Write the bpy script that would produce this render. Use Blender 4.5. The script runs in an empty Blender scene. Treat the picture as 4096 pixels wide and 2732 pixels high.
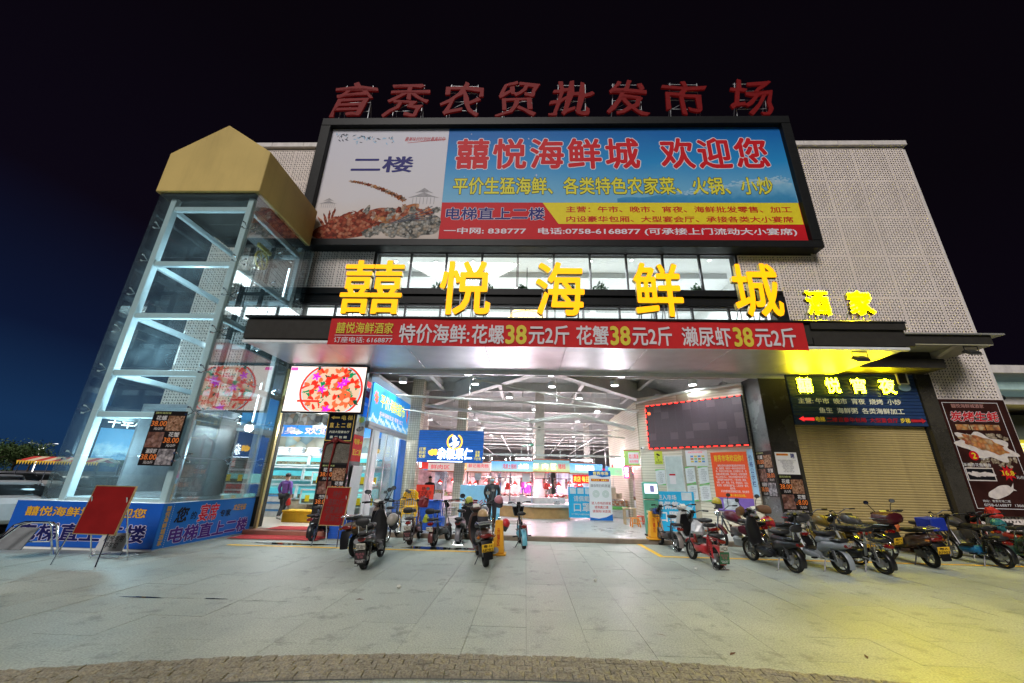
import bpy, bmesh, math, random
from mathutils import Vector, Matrix, Euler
R = math.radians
rnd = random.Random(7)
sc = bpy.context.scene
COL = sc.collection

# ------------------------------------------------------------------ camera
cd = bpy.data.cameras.new('camera')
cam = bpy.data.objects.new('camera', cd)
COL.objects.link(cam)
pit, yaw, rol = R(18.685), R(1.786), R(1.2914)
fw = Vector((-math.sin(yaw)*math.cos(pit), math.cos(yaw)*math.cos(pit), math.sin(pit)))
r0 = Vector((math.cos(yaw), math.sin(yaw), 0))
u0 = r0.cross(fw)
rt = r0*math.cos(rol) + u0*math.sin(rol)
up = u0*math.cos(rol) - r0*math.sin(rol)
cam.matrix_world = Matrix(((rt.x, up.x, -fw.x, 0), (rt.y, up.y, -fw.y, 0), (rt.z, up.z, -fw.z, 1.7), (0, 0, 0, 1)))
cd.sensor_width = 36.0
cd.lens = 13.354
cd.shift_x, cd.shift_y = -0.0040, 0.00807
cd.clip_start, cd.clip_end = 0.05, 3000
sc.camera = cam

# ------------------------------------------------------------------ night sky, soft city glow
W = bpy.data.worlds.new('World')
sc.world = W
W.use_nodes = True
nt = W.node_tree
nt.nodes.clear()
wo = nt.nodes.new('ShaderNodeOutputWorld')
bg = nt.nodes.new('ShaderNodeBackground')
sky = nt.nodes.new('ShaderNodeTexSky')
sky.sky_type = 'NISHITA'
sky.sun_disc = False
sky.sun_elevation = R(-4)
sky.sun_rotation = R(200)
bg.inputs['Strength'].default_value = 0.01
nt.links.new(sky.outputs[0], bg.inputs[0])
# city light on the night haze: navy at the horizon, black overhead
tc = nt.nodes.new('ShaderNodeTexCoord')
sp = nt.nodes.new('ShaderNodeSeparateXYZ')
cr = nt.nodes.new('ShaderNodeValToRGB')
nt.links.new(tc.outputs['Generated'], sp.inputs[0])
# the town lies to the left: its glow reaches higher there
mz = nt.nodes.new('ShaderNodeMath')
mz.operation = 'MULTIPLY_ADD'
mz.inputs[1].default_value = .22
nt.links.new(sp.outputs[0], mz.inputs[0])
nt.links.new(sp.outputs[2], mz.inputs[2])
m3 = nt.nodes.new('ShaderNodeMath')
m3.operation = 'ADD'
m3.inputs[1].default_value = .10
nt.links.new(mz.outputs[0], m3.inputs[0])
nt.links.new(m3.outputs[0], cr.inputs[0])
e = cr.color_ramp.elements
e[0].position = 0.0
e[0].color = (0.006, 0.024, 0.070, 1)
e[1].position = 0.75
e[1].color = (0.0019, 0.0011, 0.0024, 1)
q = cr.color_ramp.elements.new(0.15)
q.color = (0.0030, 0.0065, 0.024, 1)
q = cr.color_ramp.elements.new(0.38)
q.color = (0.0026, 0.0016, 0.0046, 1)
bg2 = nt.nodes.new('ShaderNodeBackground')
bg2.inputs['Strength'].default_value = 1.0
nt.links.new(cr.outputs[0], bg2.inputs[0])
ad = nt.nodes.new('ShaderNodeAddShader')
nt.links.new(bg.outputs[0], ad.inputs[0])
nt.links.new(bg2.outputs[0], ad.inputs[1])
nt.links.new(ad.outputs[0], wo.inputs[0])

sd = bpy.data.lights.new('sun', 'SUN')
sd.energy = 1.95
sd.angle = R(24)
sd.color = (1.0, 0.94, 0.9)
sun = bpy.data.objects.new('sun', sd)
COL.objects.link(sun)
sun.rotation_euler = Euler((R(50), 0, R(-12)))

vs = sc.view_settings
sc.display_settings.display_device = 'sRGB'
vs.view_transform = 'Standard'
vs.look = 'None'
vs.exposure = 0.38
vs.gamma = 1.0
cy = sc.cycles
cy.max_bounces = 7
cy.diffuse_bounces = 3
cy.glossy_bounces = 4
cy.transmission_bounces = 4
cy.transparent_max_bounces = 32
cy.sample_clamp_indirect = 4.0
cy.caustics_reflective = False
cy.caustics_refractive = False
cy.use_denoising = True

# ------------------------------------------------------------------ materials
MATS = {}

def mat(name, col=(.5, .5, .5), rough=.55, metal=0.0, var=.10, vs=6.0, bump=0.0, bs=60.0, emit=0.0, ecol=None, coat=0.0, dirt=0.0, spec=.35, streak=False):
    if name in MATS:
        return MATS[name]
    if name.split('_')[0] in ('print', 'billboard', 'banner', 'letter', 'poster', 'red', 'black', 'fascia', 'base', 'gold', 'window', 'sign', 'board'):
        spec = min(spec, .10)
    m = bpy.data.materials.new(name)
    m.use_nodes = True
    n = m.node_tree.nodes
    l = m.node_tree.links
    b = n['Principled BSDF']
    b.inputs['Roughness'].default_value = rough
    b.inputs['Metallic'].default_value = metal
    b.inputs['Specular IOR Level'].default_value = spec
    if coat:
        b.inputs['Coat Weight'].default_value = coat
        b.inputs['Coat Roughness'].default_value = .08
    if var > 0 or bump > 0:
        t = n.new('ShaderNodeTexCoord')
        ns = n.new('ShaderNodeTexNoise')
        ns.inputs['Scale'].default_value = vs
        ns.inputs['Detail'].default_value = 5
        l.new(t.outputs['Object'], ns.inputs['Vector'])
        mx = n.new('ShaderNodeMix')
        mx.data_type = 'RGBA'
        mx.inputs[6].default_value = (*[max(0, c*(1-var)) for c in col], 1)
        mx.inputs[7].default_value = (*[min(1, c*(1+var)) for c in col], 1)
        rp = n.new('ShaderNodeMapRange')
        rp.inputs[1].default_value = .3
        rp.inputs[2].default_value = .7
        l.new(ns.outputs[0], rp.inputs[0])
        l.new(rp.outputs[0], mx.inputs[0])
        out = mx.outputs[2]
        if dirt > 0:
            n2 = n.new('ShaderNodeTexNoise')
            src = t.outputs['Object']
            if streak:      # rain runs down the wall, laid out over the whole facade
                gp = n.new('ShaderNodeNewGeometry')
                mp = n.new('ShaderNodeMapping')
                mp.inputs['Scale'].default_value = (1.6, 1.6, .22)
                l.new(gp.outputs['Position'], mp.inputs[0])
                src = mp.outputs[0]
            n2.inputs['Scale'].default_value = 1.3
            n2.inputs['Detail'].default_value = 8
            n2.inputs['Roughness'].default_value = .65
            l.new(src, n2.inputs['Vector'])
            r2 = n.new('ShaderNodeMapRange')
            r2.inputs[1].default_value = .48
            r2.inputs[2].default_value = .72
            r2.inputs[4].default_value = dirt
            l.new(n2.outputs[0], r2.inputs[0])
            m2 = n.new('ShaderNodeMix')
            m2.data_type = 'RGBA'
            l.new(r2.outputs[0], m2.inputs[0])
            l.new(out, m2.inputs[6])
            m2.inputs[7].default_value = (col[0]*.35+.01, col[1]*.33+.01, col[2]*.3+.01, 1)
            out = m2.outputs[2]
        l.new(out, b.inputs['Base Color'])
        if bump > 0:
            nb = n.new('ShaderNodeTexNoise')
            nb.inputs['Scale'].default_value = bs
            nb.inputs['Detail'].default_value = 4
            l.new(t.outputs['Object'], nb.inputs['Vector'])
            bn = n.new('ShaderNodeBump')
            bn.inputs['Strength'].default_value = bump
            bn.inputs['Distance'].default_value = .01
            l.new(nb.outputs[0], bn.inputs['Height'])
            l.new(bn.outputs[0], b.inputs['Normal'])
    else:
        b.inputs['Base Color'].default_value = (*col, 1)
    if emit > 0:
        b.inputs['Emission Color'].default_value = (*(ecol or col), 1)
        b.inputs['Emission Strength'].default_value = emit
    MATS[name] = m
    return m

def glow(name, col, s):
    return mat(name, tuple(c*.6 for c in col), rough=.5, var=0, emit=s, ecol=col)

def glassmat(name, tint=(.86, .95, .95), gloss=.03, haze=0.0, ior=1.5):
    if name in MATS:
        return MATS[name]
    m = bpy.data.materials.new(name)
    m.use_nodes = True
    n = m.node_tree.nodes
    l = m.node_tree.links
    n.clear()
    o = n.new('ShaderNodeOutputMaterial')
    tr = n.new('ShaderNodeBsdfTransparent')
    tr.inputs[0].default_value = (*tint, 1)
    gl = n.new('ShaderNodeBsdfGlossy')
    gl.inputs['Roughness'].default_value = gloss
    fr = n.new('ShaderNodeFresnel')
    geo = n.new('ShaderNodeNewGeometry')     # same reflectance from both faces of a thin pane
    ir = n.new('ShaderNodeMapRange')
    ir.inputs[3].default_value = ior
    ir.inputs[4].default_value = 1/ior
    l.new(geo.outputs['Backfacing'], ir.inputs[0])
    l.new(ir.outputs[0], fr.inputs[0])
    mx = n.new('ShaderNodeMixShader')
    l.new(fr.outputs[0], mx.inputs[0])
    l.new(tr.outputs[0], mx.inputs[1])
    l.new(gl.outputs[0], mx.inputs[2])
    last = mx
    if haze > 0:     # dust film, tinted and made translucent so the pane glows when lit behind
        d1 = n.new('ShaderNodeBsdfDiffuse')
        d1.inputs[0].default_value = (.60, .76, .80, 1)
        d2 = n.new('ShaderNodeBsdfTranslucent')
        d2.inputs[0].default_value = (.60, .80, .86, 1)
        df = n.new('ShaderNodeMixShader')
        l.new(d1.outputs[0], df.inputs[1])
        l.new(d2.outputs[0], df.inputs[2])
        ns = n.new('ShaderNodeTexNoise')
        ns.inputs['Scale'].default_value = 2.2
        ns.inputs['Detail'].default_value = 7
        tcn = n.new('ShaderNodeTexCoord')
        l.new(tcn.outputs['Object'], ns.inputs['Vector'])
        rp = n.new('ShaderNodeMapRange')
        rp.inputs[1].default_value = .35
        rp.inputs[2].default_value = .75
        rp.inputs[3].default_value = haze*.5
        rp.inputs[4].default_value = haze*1.5
        l.new(ns.outputs[0], rp.inputs[0])
        m2 = n.new('ShaderNodeMixShader')
        l.new(rp.outputs[0], m2.inputs[0])
        l.new(mx.outputs[0], m2.inputs[1])
        l.new(df.outputs[0], m2.inputs[2])
        last = m2
    l.new(last.outputs[0], o.inputs[0])
    MATS[name] = m
    return m

def tiled(name, col, mortar, w, h, rough=.3, msize=.02, bump=.4, swap=False, dirt=.12):
    """small glazed wall tiles, too many to pick apart: brick texture in metres"""
    if name in MATS:
        return MATS[name]
    m = bpy.data.materials.new(name)
    m.use_nodes = True
    n = m.node_tree.nodes
    l = m.node_tree.links
    b = n['Principled BSDF']
    b.inputs['Roughness'].default_value = rough
    t = n.new('ShaderNodeTexCoord')
    s = n.new('ShaderNodeSeparateXYZ')
    c = n.new('ShaderNodeCombineXYZ')
    a = n.new('ShaderNodeMath')
    a.operation = 'ADD'
    l.new(t.outputs['Object'], s.inputs[0])
    l.new(s.outputs[0], a.inputs[0])
    l.new(s.outputs[1], a.inputs[1])
    l.new(a.outputs[0], c.inputs[0])
    l.new(s.outputs[2], c.inputs[1])
    k = n.new('ShaderNodeTexBrick')
    k.offset = 0
    k.inputs['Scale'].default_value = 1
    k.inputs['Brick Width'].default_value = w
    k.inputs['Row Height'].default_value = h
    k.inputs['Mortar Size'].default_value = msize*min(w, h)
    k.inputs['Color1'].default_value = (*col, 1)
    k.inputs['Color2'].default_value = (*[x*.9 for x in col], 1)
    k.inputs['Mortar'].default_value = (*mortar, 1)
    l.new(c.outputs[0], k.inputs['Vector'])
    l.new(k.outputs[0], b.inputs['Base Color'])
    bn = n.new('ShaderNodeBump')
    bn.invert = True
    bn.inputs['Strength'].default_value = bump
    bn.inputs['Distance'].default_value = .004
    l.new(k.outputs[1], bn.inputs['Height'])
    l.new(bn.outputs[0], b.inputs['Normal'])
    MATS[name] = m
    return m

def food(name, cols, scale=14, rough=.6, emit=0):
    """printed picture of food: cells of several colours"""
    if name in MATS:
        return MATS[name]
    m = bpy.data.materials.new(name)
    m.use_nodes = True
    n = m.node_tree.nodes
    l = m.node_tree.links
    b = n['Principled BSDF']
    b.inputs['Roughness'].default_value = rough
    b.inputs['Specular IOR Level'].default_value = .1
    t = n.new('ShaderNodeTexCoord')
    ns = n.new('ShaderNodeTexNoise')
    ns.inputs['Scale'].default_value = scale*.5
    l.new(t.outputs['Object'], ns.inputs['Vector'])
    va = n.new('ShaderNodeVectorMath')
    va.operation = 'MULTIPLY_ADD'
    l.new(ns.outputs[1], va.inputs[0])
    va.inputs[1].default_value = (.08, .08, .08)
    l.new(t.outputs['Object'], va.inputs[2])
    v = n.new('ShaderNodeTexVoronoi')
    v.inputs['Scale'].default_value = scale
    l.new(va.outputs[0], v.inputs['Vector'])
    sx = n.new('ShaderNodeSeparateColor')
    l.new(v.outputs['Color'], sx.inputs[0])
    r = n.new('ShaderNodeValToRGB')
    r.color_ramp.interpolation = 'LINEAR'
    el = r.color_ramp.elements
    el[0].color = (*cols[0], 1)
    el[1].color = (*cols[-1], 1)
    for i, cc in enumerate(cols[1:-1]):
        x = el.new((i+1)/(len(cols)-1))
        x.color = (*cc, 1)
    l.new(sx.outputs[0], r.inputs[0])
    mm = n.new('ShaderNodeMix')
    mm.data_type = 'RGBA'
    mm.blend_type = 'MULTIPLY'
    mm.inputs[0].default_value = .8
    l.new(r.outputs[0], mm.inputs[6])
    mr = n.new('ShaderNodeMapRange')
    mr.inputs[1].default_value = 0
    mr.inputs[2].default_value = .9
    mr.inputs[3].default_value = 1.1
    mr.inputs[4].default_value = .25
    l.new(v.outputs['Distance'], mr.inputs[0])
    l.new(mr.outputs[0], mm.inputs[7])
    l.new(mm.outputs[2], b.inputs['Base Color'])
    if emit:
        l.new(mm.outputs[2], b.inputs['Emission Color'])
        b.inputs['Emission Strength'].default_value = emit
    MATS[name] = m
    return m

# ------------------------------------------------------------------ mesh builder
class MB:
    def __init__(s, M=None):
        s.v, s.f, s.m, s.M = [], [], [], M

    def add(s, vs, fs, mi=0):
        o = len(s.v)
        for p in vs:
            p = Vector(p)
            s.v.append(tuple(s.M @ p) if s.M else tuple(p))
        for f in fs:
            s.f.append([i+o for i in f])
            s.m.append(mi)
        return s

    def box(s, x0, x1, y0, y1, z0, z1, mi=0):
        return s.add([(x0, y0, z0), (x1, y0, z0), (x1, y1, z0), (x0, y1, z0), (x0, y0, z1), (x1, y0, z1), (x1, y1, z1), (x0, y1, z1)],
                     [(0, 3, 2, 1), (4, 5, 6, 7), (0, 1, 5, 4), (1, 2, 6, 5), (2, 3, 7, 6), (3, 0, 4, 7)], mi)

    def obox(s, c, size, rot=(0, 0, 0), mi=0, taper=1.0):
        m = Matrix.Translation(c) @ Euler(rot).to_matrix().to_4x4()
        a, b, h = [x/2 for x in size]
        vs = [(sx*a*(t if sz > 0 else 1), sy*b*(t if sz > 0 else 1), sz*h) for t in (taper,) for sz in (-1, 1) for sx, sy in ((-1, -1), (1, -1), (1, 1), (-1, 1))]
        return s.add([m @ Vector(p) for p in vs], [(0, 3, 2, 1), (4, 5, 6, 7), (0, 1, 5, 4), (1, 2, 6, 5), (2, 3, 7, 6), (3, 0, 4, 7)], mi)

    def tube(s, pts, r, n=8, mi=0, closed=False):
        pts = [Vector(p) for p in pts]
        N = len(pts)
        rr = r if isinstance(r, (list, tuple)) else [r]*N
        rings = []
        prev = None
        for i, p in enumerate(pts):
            if closed:
                t = pts[(i+1) % N]-pts[i-1]
            else:
                t = pts[min(i+1, N-1)]-pts[max(i-1, 0)]
            t.normalize()
            if prev is None:
                a = Vector((0, 0, 1)) if abs(t.z) < .9 else Vector((1, 0, 0))
                prev = (a-t*a.dot(t)).normalized()
            else:
                prev = (prev-t*prev.dot(t)).normalized()
            b = t.cross(prev)
            rings.append([p+(prev*math.cos(2*math.pi*j/n)+b*math.sin(2*math.pi*j/n))*rr[i] for j in range(n)])
        vs = [q for g in rings for q in g]
        fs = []
        for i in range(N if closed else N-1):
            k = (i+1) % N
            for j in range(n):
                fs.append((i*n+j, i*n+(j+1) % n, k*n+(j+1) % n, k*n+j))
        if not closed:
            fs.append(tuple(range(n-1, -1, -1)))
            fs.append(tuple((N-1)*n+j for j in range(n)))
        return s.add(vs, fs, mi)

    def loft(s, secs, n=12, p=2.4, mi=0, caps=True):
        """secs: (centre, half-width vector, half-height vector)"""
        rings = []
        for c, a, b in secs:
            c, a, b = Vector(c), Vector(a), Vector(b)
            g = []
            for j in range(n):
                th = 2*math.pi*(j+.5)/n
                x, y = math.cos(th), math.sin(th)
                k = (abs(x)**p+abs(y)**p)**(-1/p)
                g.append(c+a*(x*k)+b*(y*k))
            rings.append(g)
        vs = [q for g in rings for q in g]
        fs = []
        for i in range(len(secs)-1):
            for j in range(n):
                fs.append((i*n+j, i*n+(j+1) % n, (i+1)*n+(j+1) % n, (i+1)*n+j))
        if caps:
            fs.append(tuple(range(n-1, -1, -1)))
            fs.append(tuple((len(secs)-1)*n+j for j in range(n)))
        return s.add(vs, fs, mi)

    def yloft(s, secs, n=12, p=2.6, mi=0):
        """sections along y: (y, z, half width, half height[, x])"""
        return s.loft([((t[4] if len(t) > 4 else 0, t[0], t[1]), (t[2], 0, 0), (0, 0, t[3])) for t in secs], n, p, mi)

    def zloft(s, secs, n=12, p=2.6, mi=0):
        """sections along z: (z, x, y, half x, half y)"""
        return s.loft([((t[1], t[2], t[0]), (t[3], 0, 0), (0, t[4], 0)) for t in secs], n, p, mi)

    def ell(s, c, r, u=12, v=8, mi=0, zmin=-1.0):
        c = Vector(c)
        vs, fs = [], []
        for i in range(v+1):
            a = math.asin(zmin)+(math.pi/2-math.asin(zmin))*i/v
            for j in range(u):
                b = 2*math.pi*j/u
                vs.append(c+Vector((r[0]*math.cos(a)*math.cos(b), r[1]*math.cos(a)*math.sin(b), r[2]*math.sin(a))))
        for i in range(v):
            for j in range(u):
                fs.append((i*u+j, i*u+(j+1) % u, (i+1)*u+(j+1) % u, (i+1)*u+j))
        return s.add(vs, fs, mi)

    def prism(s, poly, a, b, axis='y', mi=0):
        """poly in the plane normal to axis, extruded from a to b"""
        def P(u, w, t):
            return (u, t, w) if axis == 'y' else ((t, u, w) if axis == 'x' else (u, w, t))
        n = len(poly)
        vs = [P(u, w, a) for u, w in poly]+[P(u, w, b) for u, w in poly]
        fs = [tuple(range(n)), tuple(range(2*n-1, n-1, -1))]+[(i, i+n, (i+1) % n+n, (i+1) % n) for i in range(n)]
        return s.add(vs, fs, mi)

    def poly(s, pts, mi=0):
        return s.add(pts, [tuple(range(len(pts)))], mi)

    def disc(s, c, r, y, n=20, mi=0, rz=None, a0=0):
        return s.poly([(c[0]+r*math.cos(2*math.pi*i/n+a0), y, c[1]+(rz or r)*math.sin(2*math.pi*i/n+a0)) for i in range(n)], mi)

    def build(s, name, mats, parent=None, smooth=False, bevel=0, seg=1, fixn=True):
        me = bpy.data.meshes.new(name)
        me.from_pydata(s.v, [], s.f)
        if not isinstance(mats, (list, tuple)):
            mats = [mats]
        for m in mats:
            me.materials.append(m)
        if len(mats) > 1:
            me.polygons.foreach_set('material_index', s.m)
        if fixn:
            bm = bmesh.new()
            bm.from_mesh(me)
            bmesh.ops.recalc_face_normals(bm, faces=bm.faces)
            bm.to_mesh(me)
            bm.free()
        if smooth:
            me.polygons.foreach_set('use_smooth', [True]*len(me.polygons))
            try:
                me.set_sharp_from_angle(angle=R(38))
            except Exception:
                pass
        me.update()
        return put(name, me, parent, bevel, seg)

def put(name, me, parent=None, bevel=0, seg=1):
    o = bpy.data.objects.new(name, me)
    COL.objects.link(o)
    if parent:
        o.parent = parent
    if bevel:
        b = o.modifiers.new('bevel', 'BEVEL')
        b.width = bevel
        b.segments = seg
        b.limit_method = 'ANGLE'
    return o

def tag(o, label, cat, group=None, kind=None):
    o['label'] = label
    if cat:
        o['category'] = cat
    if group:
        o['group'] = group
    if kind:
        o['kind'] = kind
    return o

def struct(o, label=None):
    o['kind'] = 'structure'
    if label:
        o['label'] = label
    return o

def thing(name, label, cat, loc=(0, 0, 0), rz=0, group=None):
    o = bpy.data.objects.new(name, None)
    COL.objects.link(o)
    o.location = loc
    o.rotation_euler = (0, 0, rz)
    o.empty_display_size = .2
    return tag(o, label, cat, group)

def merge_into(src, dst):
    """hand the parts of a helper frame over to the thing they belong to"""
    def mw(o):
        return Matrix.Translation(o.location) @ o.rotation_euler.to_matrix().to_4x4()
    rel = mw(dst).inverted() @ mw(src)
    for ch in list(src.children):
        ch.parent = dst
        ch.matrix_local = rel
    bpy.data.objects.remove(src)

def copy_tree(o, parent=None):
    c = o.copy()
    COL.objects.link(c)
    c.parent = parent
    for ch in list(o.children):
        copy_tree(ch, c)
    return c

# ------------------------------------------------------------------ lettering
TC = {}

def glyphs(s, bold=0.0, extrude=0.0, shear=0.0, gap=1.0, bev=0.0, line=1.0):
    key = (s, bold, extrude, shear, gap, bev, line)
    if key not in TC:
        c = bpy.data.curves.new('t', 'FONT')
        c.body = s
        c.offset = bold
        c.extrude = extrude
        c.shear = shear
        c.bevel_depth = bev
        c.space_character = gap
        c.space_line = line
        c.align_x = 'CENTER'
        c.resolution_u = 3
        o = bpy.data.objects.new('t', c)
        COL.objects.link(o)
        dg = bpy.context.evaluated_depsgraph_get()
        me = bpy.data.meshes.new_from_object(o.evaluated_get(dg))
        vs = [tuple(v.co) for v in me.vertices]
        fs = [tuple(p.vertices) for p in me.polygons]
        bpy.data.objects.remove(o)
        bpy.data.curves.remove(c)
        bpy.data.meshes.remove(me)
        TC[key] = (vs, fs)
    return TC[key]

def text(parent, s, box, y, m, bold=0.0, depth=0.0, shear=0.0, gap=1.0, name='lettering', keep=False, line=1.0):
    """lettering fitted to box (x0, z0, x1, z1) in the sign's own plane, facing -y; front at y.
    Heavy weights are built up from shifted copies of each stroke, light ones by growing the outline."""
    x0, z0, x1, z1 = box
    big = (z1-z0)/(1+s.count('\n')) > .19
    stamp = bold > .004
    vs, fs = glyphs(s, 0, .5 if depth else 0.0, shear, gap, 0, line)
    if not vs:
        return None
    xs = [v[0] for v in vs]
    ys = [v[1] for v in vs]
    e = bold if stamp else 0
    mnx, mxx, mny, mxy = min(xs)-e, max(xs)+e, min(ys)-e, max(ys)+e
    sx = (x1-x0)/max(1e-6, mxx-mnx)
    sy = (z1-z0)/max(1e-6, mxy-mny)
    ox, oy = x0, z0
    if keep:
        k = min(sx, sy)
        ox = (x0+x1)/2-k*(mxx-mnx)/2
        oy = (z0+z1)/2-k*(mxy-mny)/2
        sx = sy = k
    b = MB()
    n = ((8 if bold > .03 else 6) if big else 3) if stamp else 1
    for i in range(n):
        dx = e*math.cos(2*math.pi*i/n+.4)
        dy = e*math.sin(2*math.pi*i/n+.4)
        b.add([(ox+(v[0]+dx-mnx)*sx, (y+(.5-v[2])*depth if depth else y)+i*.0002, oy+(v[1]+dy-mny)*sy) for v in vs], fs)
    return b.build(name, m, parent, fixn=False)

def otext(parent, s, box, y, m, mo, bold=.01, out=.03, **k):
    """lettering with an outline"""
    vs, fs = glyphs(s, 0, 0, k.get('shear', 0), k.get('gap', 1), 0, k.get('line', 1))
    xs = [v[0] for v in vs]
    ys = [v[1] for v in vs]
    g = out*(box[2]-box[0])/(max(xs)-min(xs))
    h = out*(box[3]-box[1])/(max(ys)-min(ys))
    text(parent, s, (box[0]-g, box[1]-h, box[2]+g, box[3]+h), y+.003, mo, bold=bold+out, name='letter_outline', **k)
    return text(parent, s, box, y, m, bold=bold, **k)

def lamp(name, kind, loc, energy, col=(1, 1, 1), size=.1, parent=None, rot=(0, 0, 0), **k):
    d = bpy.data.lights.new(name, kind)
    d.energy = energy
    d.color = col
    if kind == 'AREA':
        d.shape = 'RECTANGLE'
        d.size = size
        d.size_y = k.get('sy', size)
    else:
        d.shadow_soft_size = size
        if kind == 'SPOT':
            d.spot_size = k.get('spot', R(120))
            d.spot_blend = .6
    o = bpy.data.objects.new(name, d)
    COL.objects.link(o)
    o.location = loc
    o.rotation_euler = rot
    if parent:
        o.parent = parent
    return o
# ================================================================== ground
def granite(name, c0, c1, speck, rough=.5):
    if name in MATS:
        return MATS[name]
    m = bpy.data.materials.new(name)
    m.use_nodes = True
    n = m.node_tree.nodes
    l = m.node_tree.links
    b = n['Principled BSDF']
    t = n.new('ShaderNodeTexCoord')
    g = n.new('ShaderNodeNewGeometry')
    oi = n.new('ShaderNodeObjectInfo')
    big = n.new('ShaderNodeTexNoise')
    big.inputs['Scale'].default_value = .55
    big.inputs['Detail'].default_value = 9
    big.inputs['Roughness'].default_value = .68
    l.new(g.outputs['Position'], big.inputs['Vector'])
    fine = n.new('ShaderNodeTexNoise')
    fine.inputs['Scale'].default_value = 55
    fine.inputs['Detail'].default_value = 6
    l.new(g.outputs['Position'], fine.inputs['Vector'])
    mx = n.new('ShaderNodeMix')
    mx.data_type = 'RGBA'
    mx.inputs[6].default_value = (*c0, 1)
    mx.inputs[7].default_value = (*c1, 1)
    r1 = n.new('ShaderNodeMapRange')
    r1.inputs[1].default_value = .3
    r1.inputs[2].default_value = .72
    l.new(big.outputs[0], r1.inputs[0])
    l.new(r1.outputs[0], mx.inputs[0])
    m2 = n.new('ShaderNodeMix')
    m2.data_type = 'RGBA'
    m2.blend_type = 'MULTIPLY'
    m2.inputs[0].default_value = 1
    l.new(mx.outputs[2], m2.inputs[6])
    r2 = n.new('ShaderNodeMapRange')
    r2.inputs[1].default_value = .3
    r2.inputs[2].default_value = .7
    r2.inputs[3].default_value = 1-speck
    r2.inputs[4].default_value = 1+speck
    l.new(fine.outputs[0], r2.inputs[0])
    # each slab its own tone
    r3 = n.new('ShaderNodeMapRange')
    r3.inputs[3].default_value = .96
    r3.inputs[4].default_value = 1.04
    l.new(oi.outputs['Random'], r3.inputs[0])
    mm = n.new('ShaderNodeMath')
    mm.operation = 'MULTIPLY'
    l.new(r2.outputs[0], mm.inputs[0])
    l.new(r3.outputs[0], mm.inputs[1])
    l.new(mm.outputs[0], m2.inputs[7])
    # worn stains with hard shapes
    st = n.new('ShaderNodeTexNoise')
    st.inputs['Scale'].default_value = 2.6
    st.inputs['Detail'].default_value = 10
    st.inputs['Roughness'].default_value = .72
    l.new(g.outputs['Position'], st.inputs['Vector'])
    r4 = n.new('ShaderNodeMapRange')
    r4.inputs[1].default_value = .54
    r4.inputs[2].default_value = .66
    r4.inputs[4].default_value = .62
    l.new(st.outputs[0], r4.inputs[0])
    m3 = n.new('ShaderNodeMix')
    m3.data_type = 'RGBA'
    l.new(r4.outputs[0], m3.inputs[0])
    l.new(m2.outputs[2], m3.inputs[6])
    m3.inputs[7].default_value = (*[x*.55 for x in c0], 1)
    # trodden-in gum and oil spots
    vo = n.new('ShaderNodeTexVoronoi')
    vo.inputs['Scale'].default_value = 2.1
    l.new(g.outputs['Position'], vo.inputs['Vector'])
    sp2 = n.new('ShaderNodeSeparateColor')
    l.new(vo.outputs['Color'], sp2.inputs[0])
    th_ = n.new('ShaderNodeMath')
    th_.operation = 'MULTIPLY_ADD'
    th_.inputs[1].default_value = .13
    th_.inputs[2].default_value = -.05
    l.new(sp2.outputs[0], th_.inputs[0])
    lt_ = n.new('ShaderNodeMath')
    lt_.operation = 'LESS_THAN'
    l.new(vo.outputs['Distance'], lt_.inputs[0])
    l.new(th_.outputs[0], lt_.inputs[1])
    ls_ = n.new('ShaderNodeMath')
    ls_.operation = 'MULTIPLY'
    ls_.inputs[1].default_value = .5
    l.new(lt_.outputs[0], ls_.inputs[0])
    m5 = n.new('ShaderNodeMix')
    m5.data_type = 'RGBA'
    l.new(ls_.outputs[0], m5.inputs[0])
    l.new(m3.outputs[2], m5.inputs[6])
    m5.inputs[7].default_value = (*[x*.35 for x in c0], 1)
    l.new(m5.outputs[2], b.inputs['Base Color'])
    rr = n.new('ShaderNodeMapRange')
    rr.inputs[1].default_value = .35
    rr.inputs[2].default_value = .68
    rr.inputs[3].default_value = rough-.16
    rr.inputs[4].default_value = rough+.14
    l.new(big.outputs[0], rr.inputs[0])
    l.new(rr.outputs[0], b.inputs['Roughness'])
    bn = n.new('ShaderNodeBump')
    bn.inputs['Strength'].default_value = .55
    bn.inputs['Distance'].default_value = .006
    l.new(fine.outputs[0], bn.inputs['Height'])
    l.new(bn.outputs[0], b.inputs['Normal'])
    MATS[name] = m
    return m

M_slab = granite('slab_granite', (.22, .25, .215), (.42, .455, .405), .32, .55)
M_cob = granite('cobble_granite', (.17, .155, .115), (.30, .275, .215), .42, .7)
M_grout = mat('grout', (.18, .185, .165), .9, bump=.4)
M_asph = mat('asphalt', (.06, .06, .062), .85, var=.3, vs=3, bump=.5, bs=90)
M_yel = mat('yellow_road_paint', (.80, .48, .02), .6, var=.15, vs=9, dirt=.22)

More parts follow.
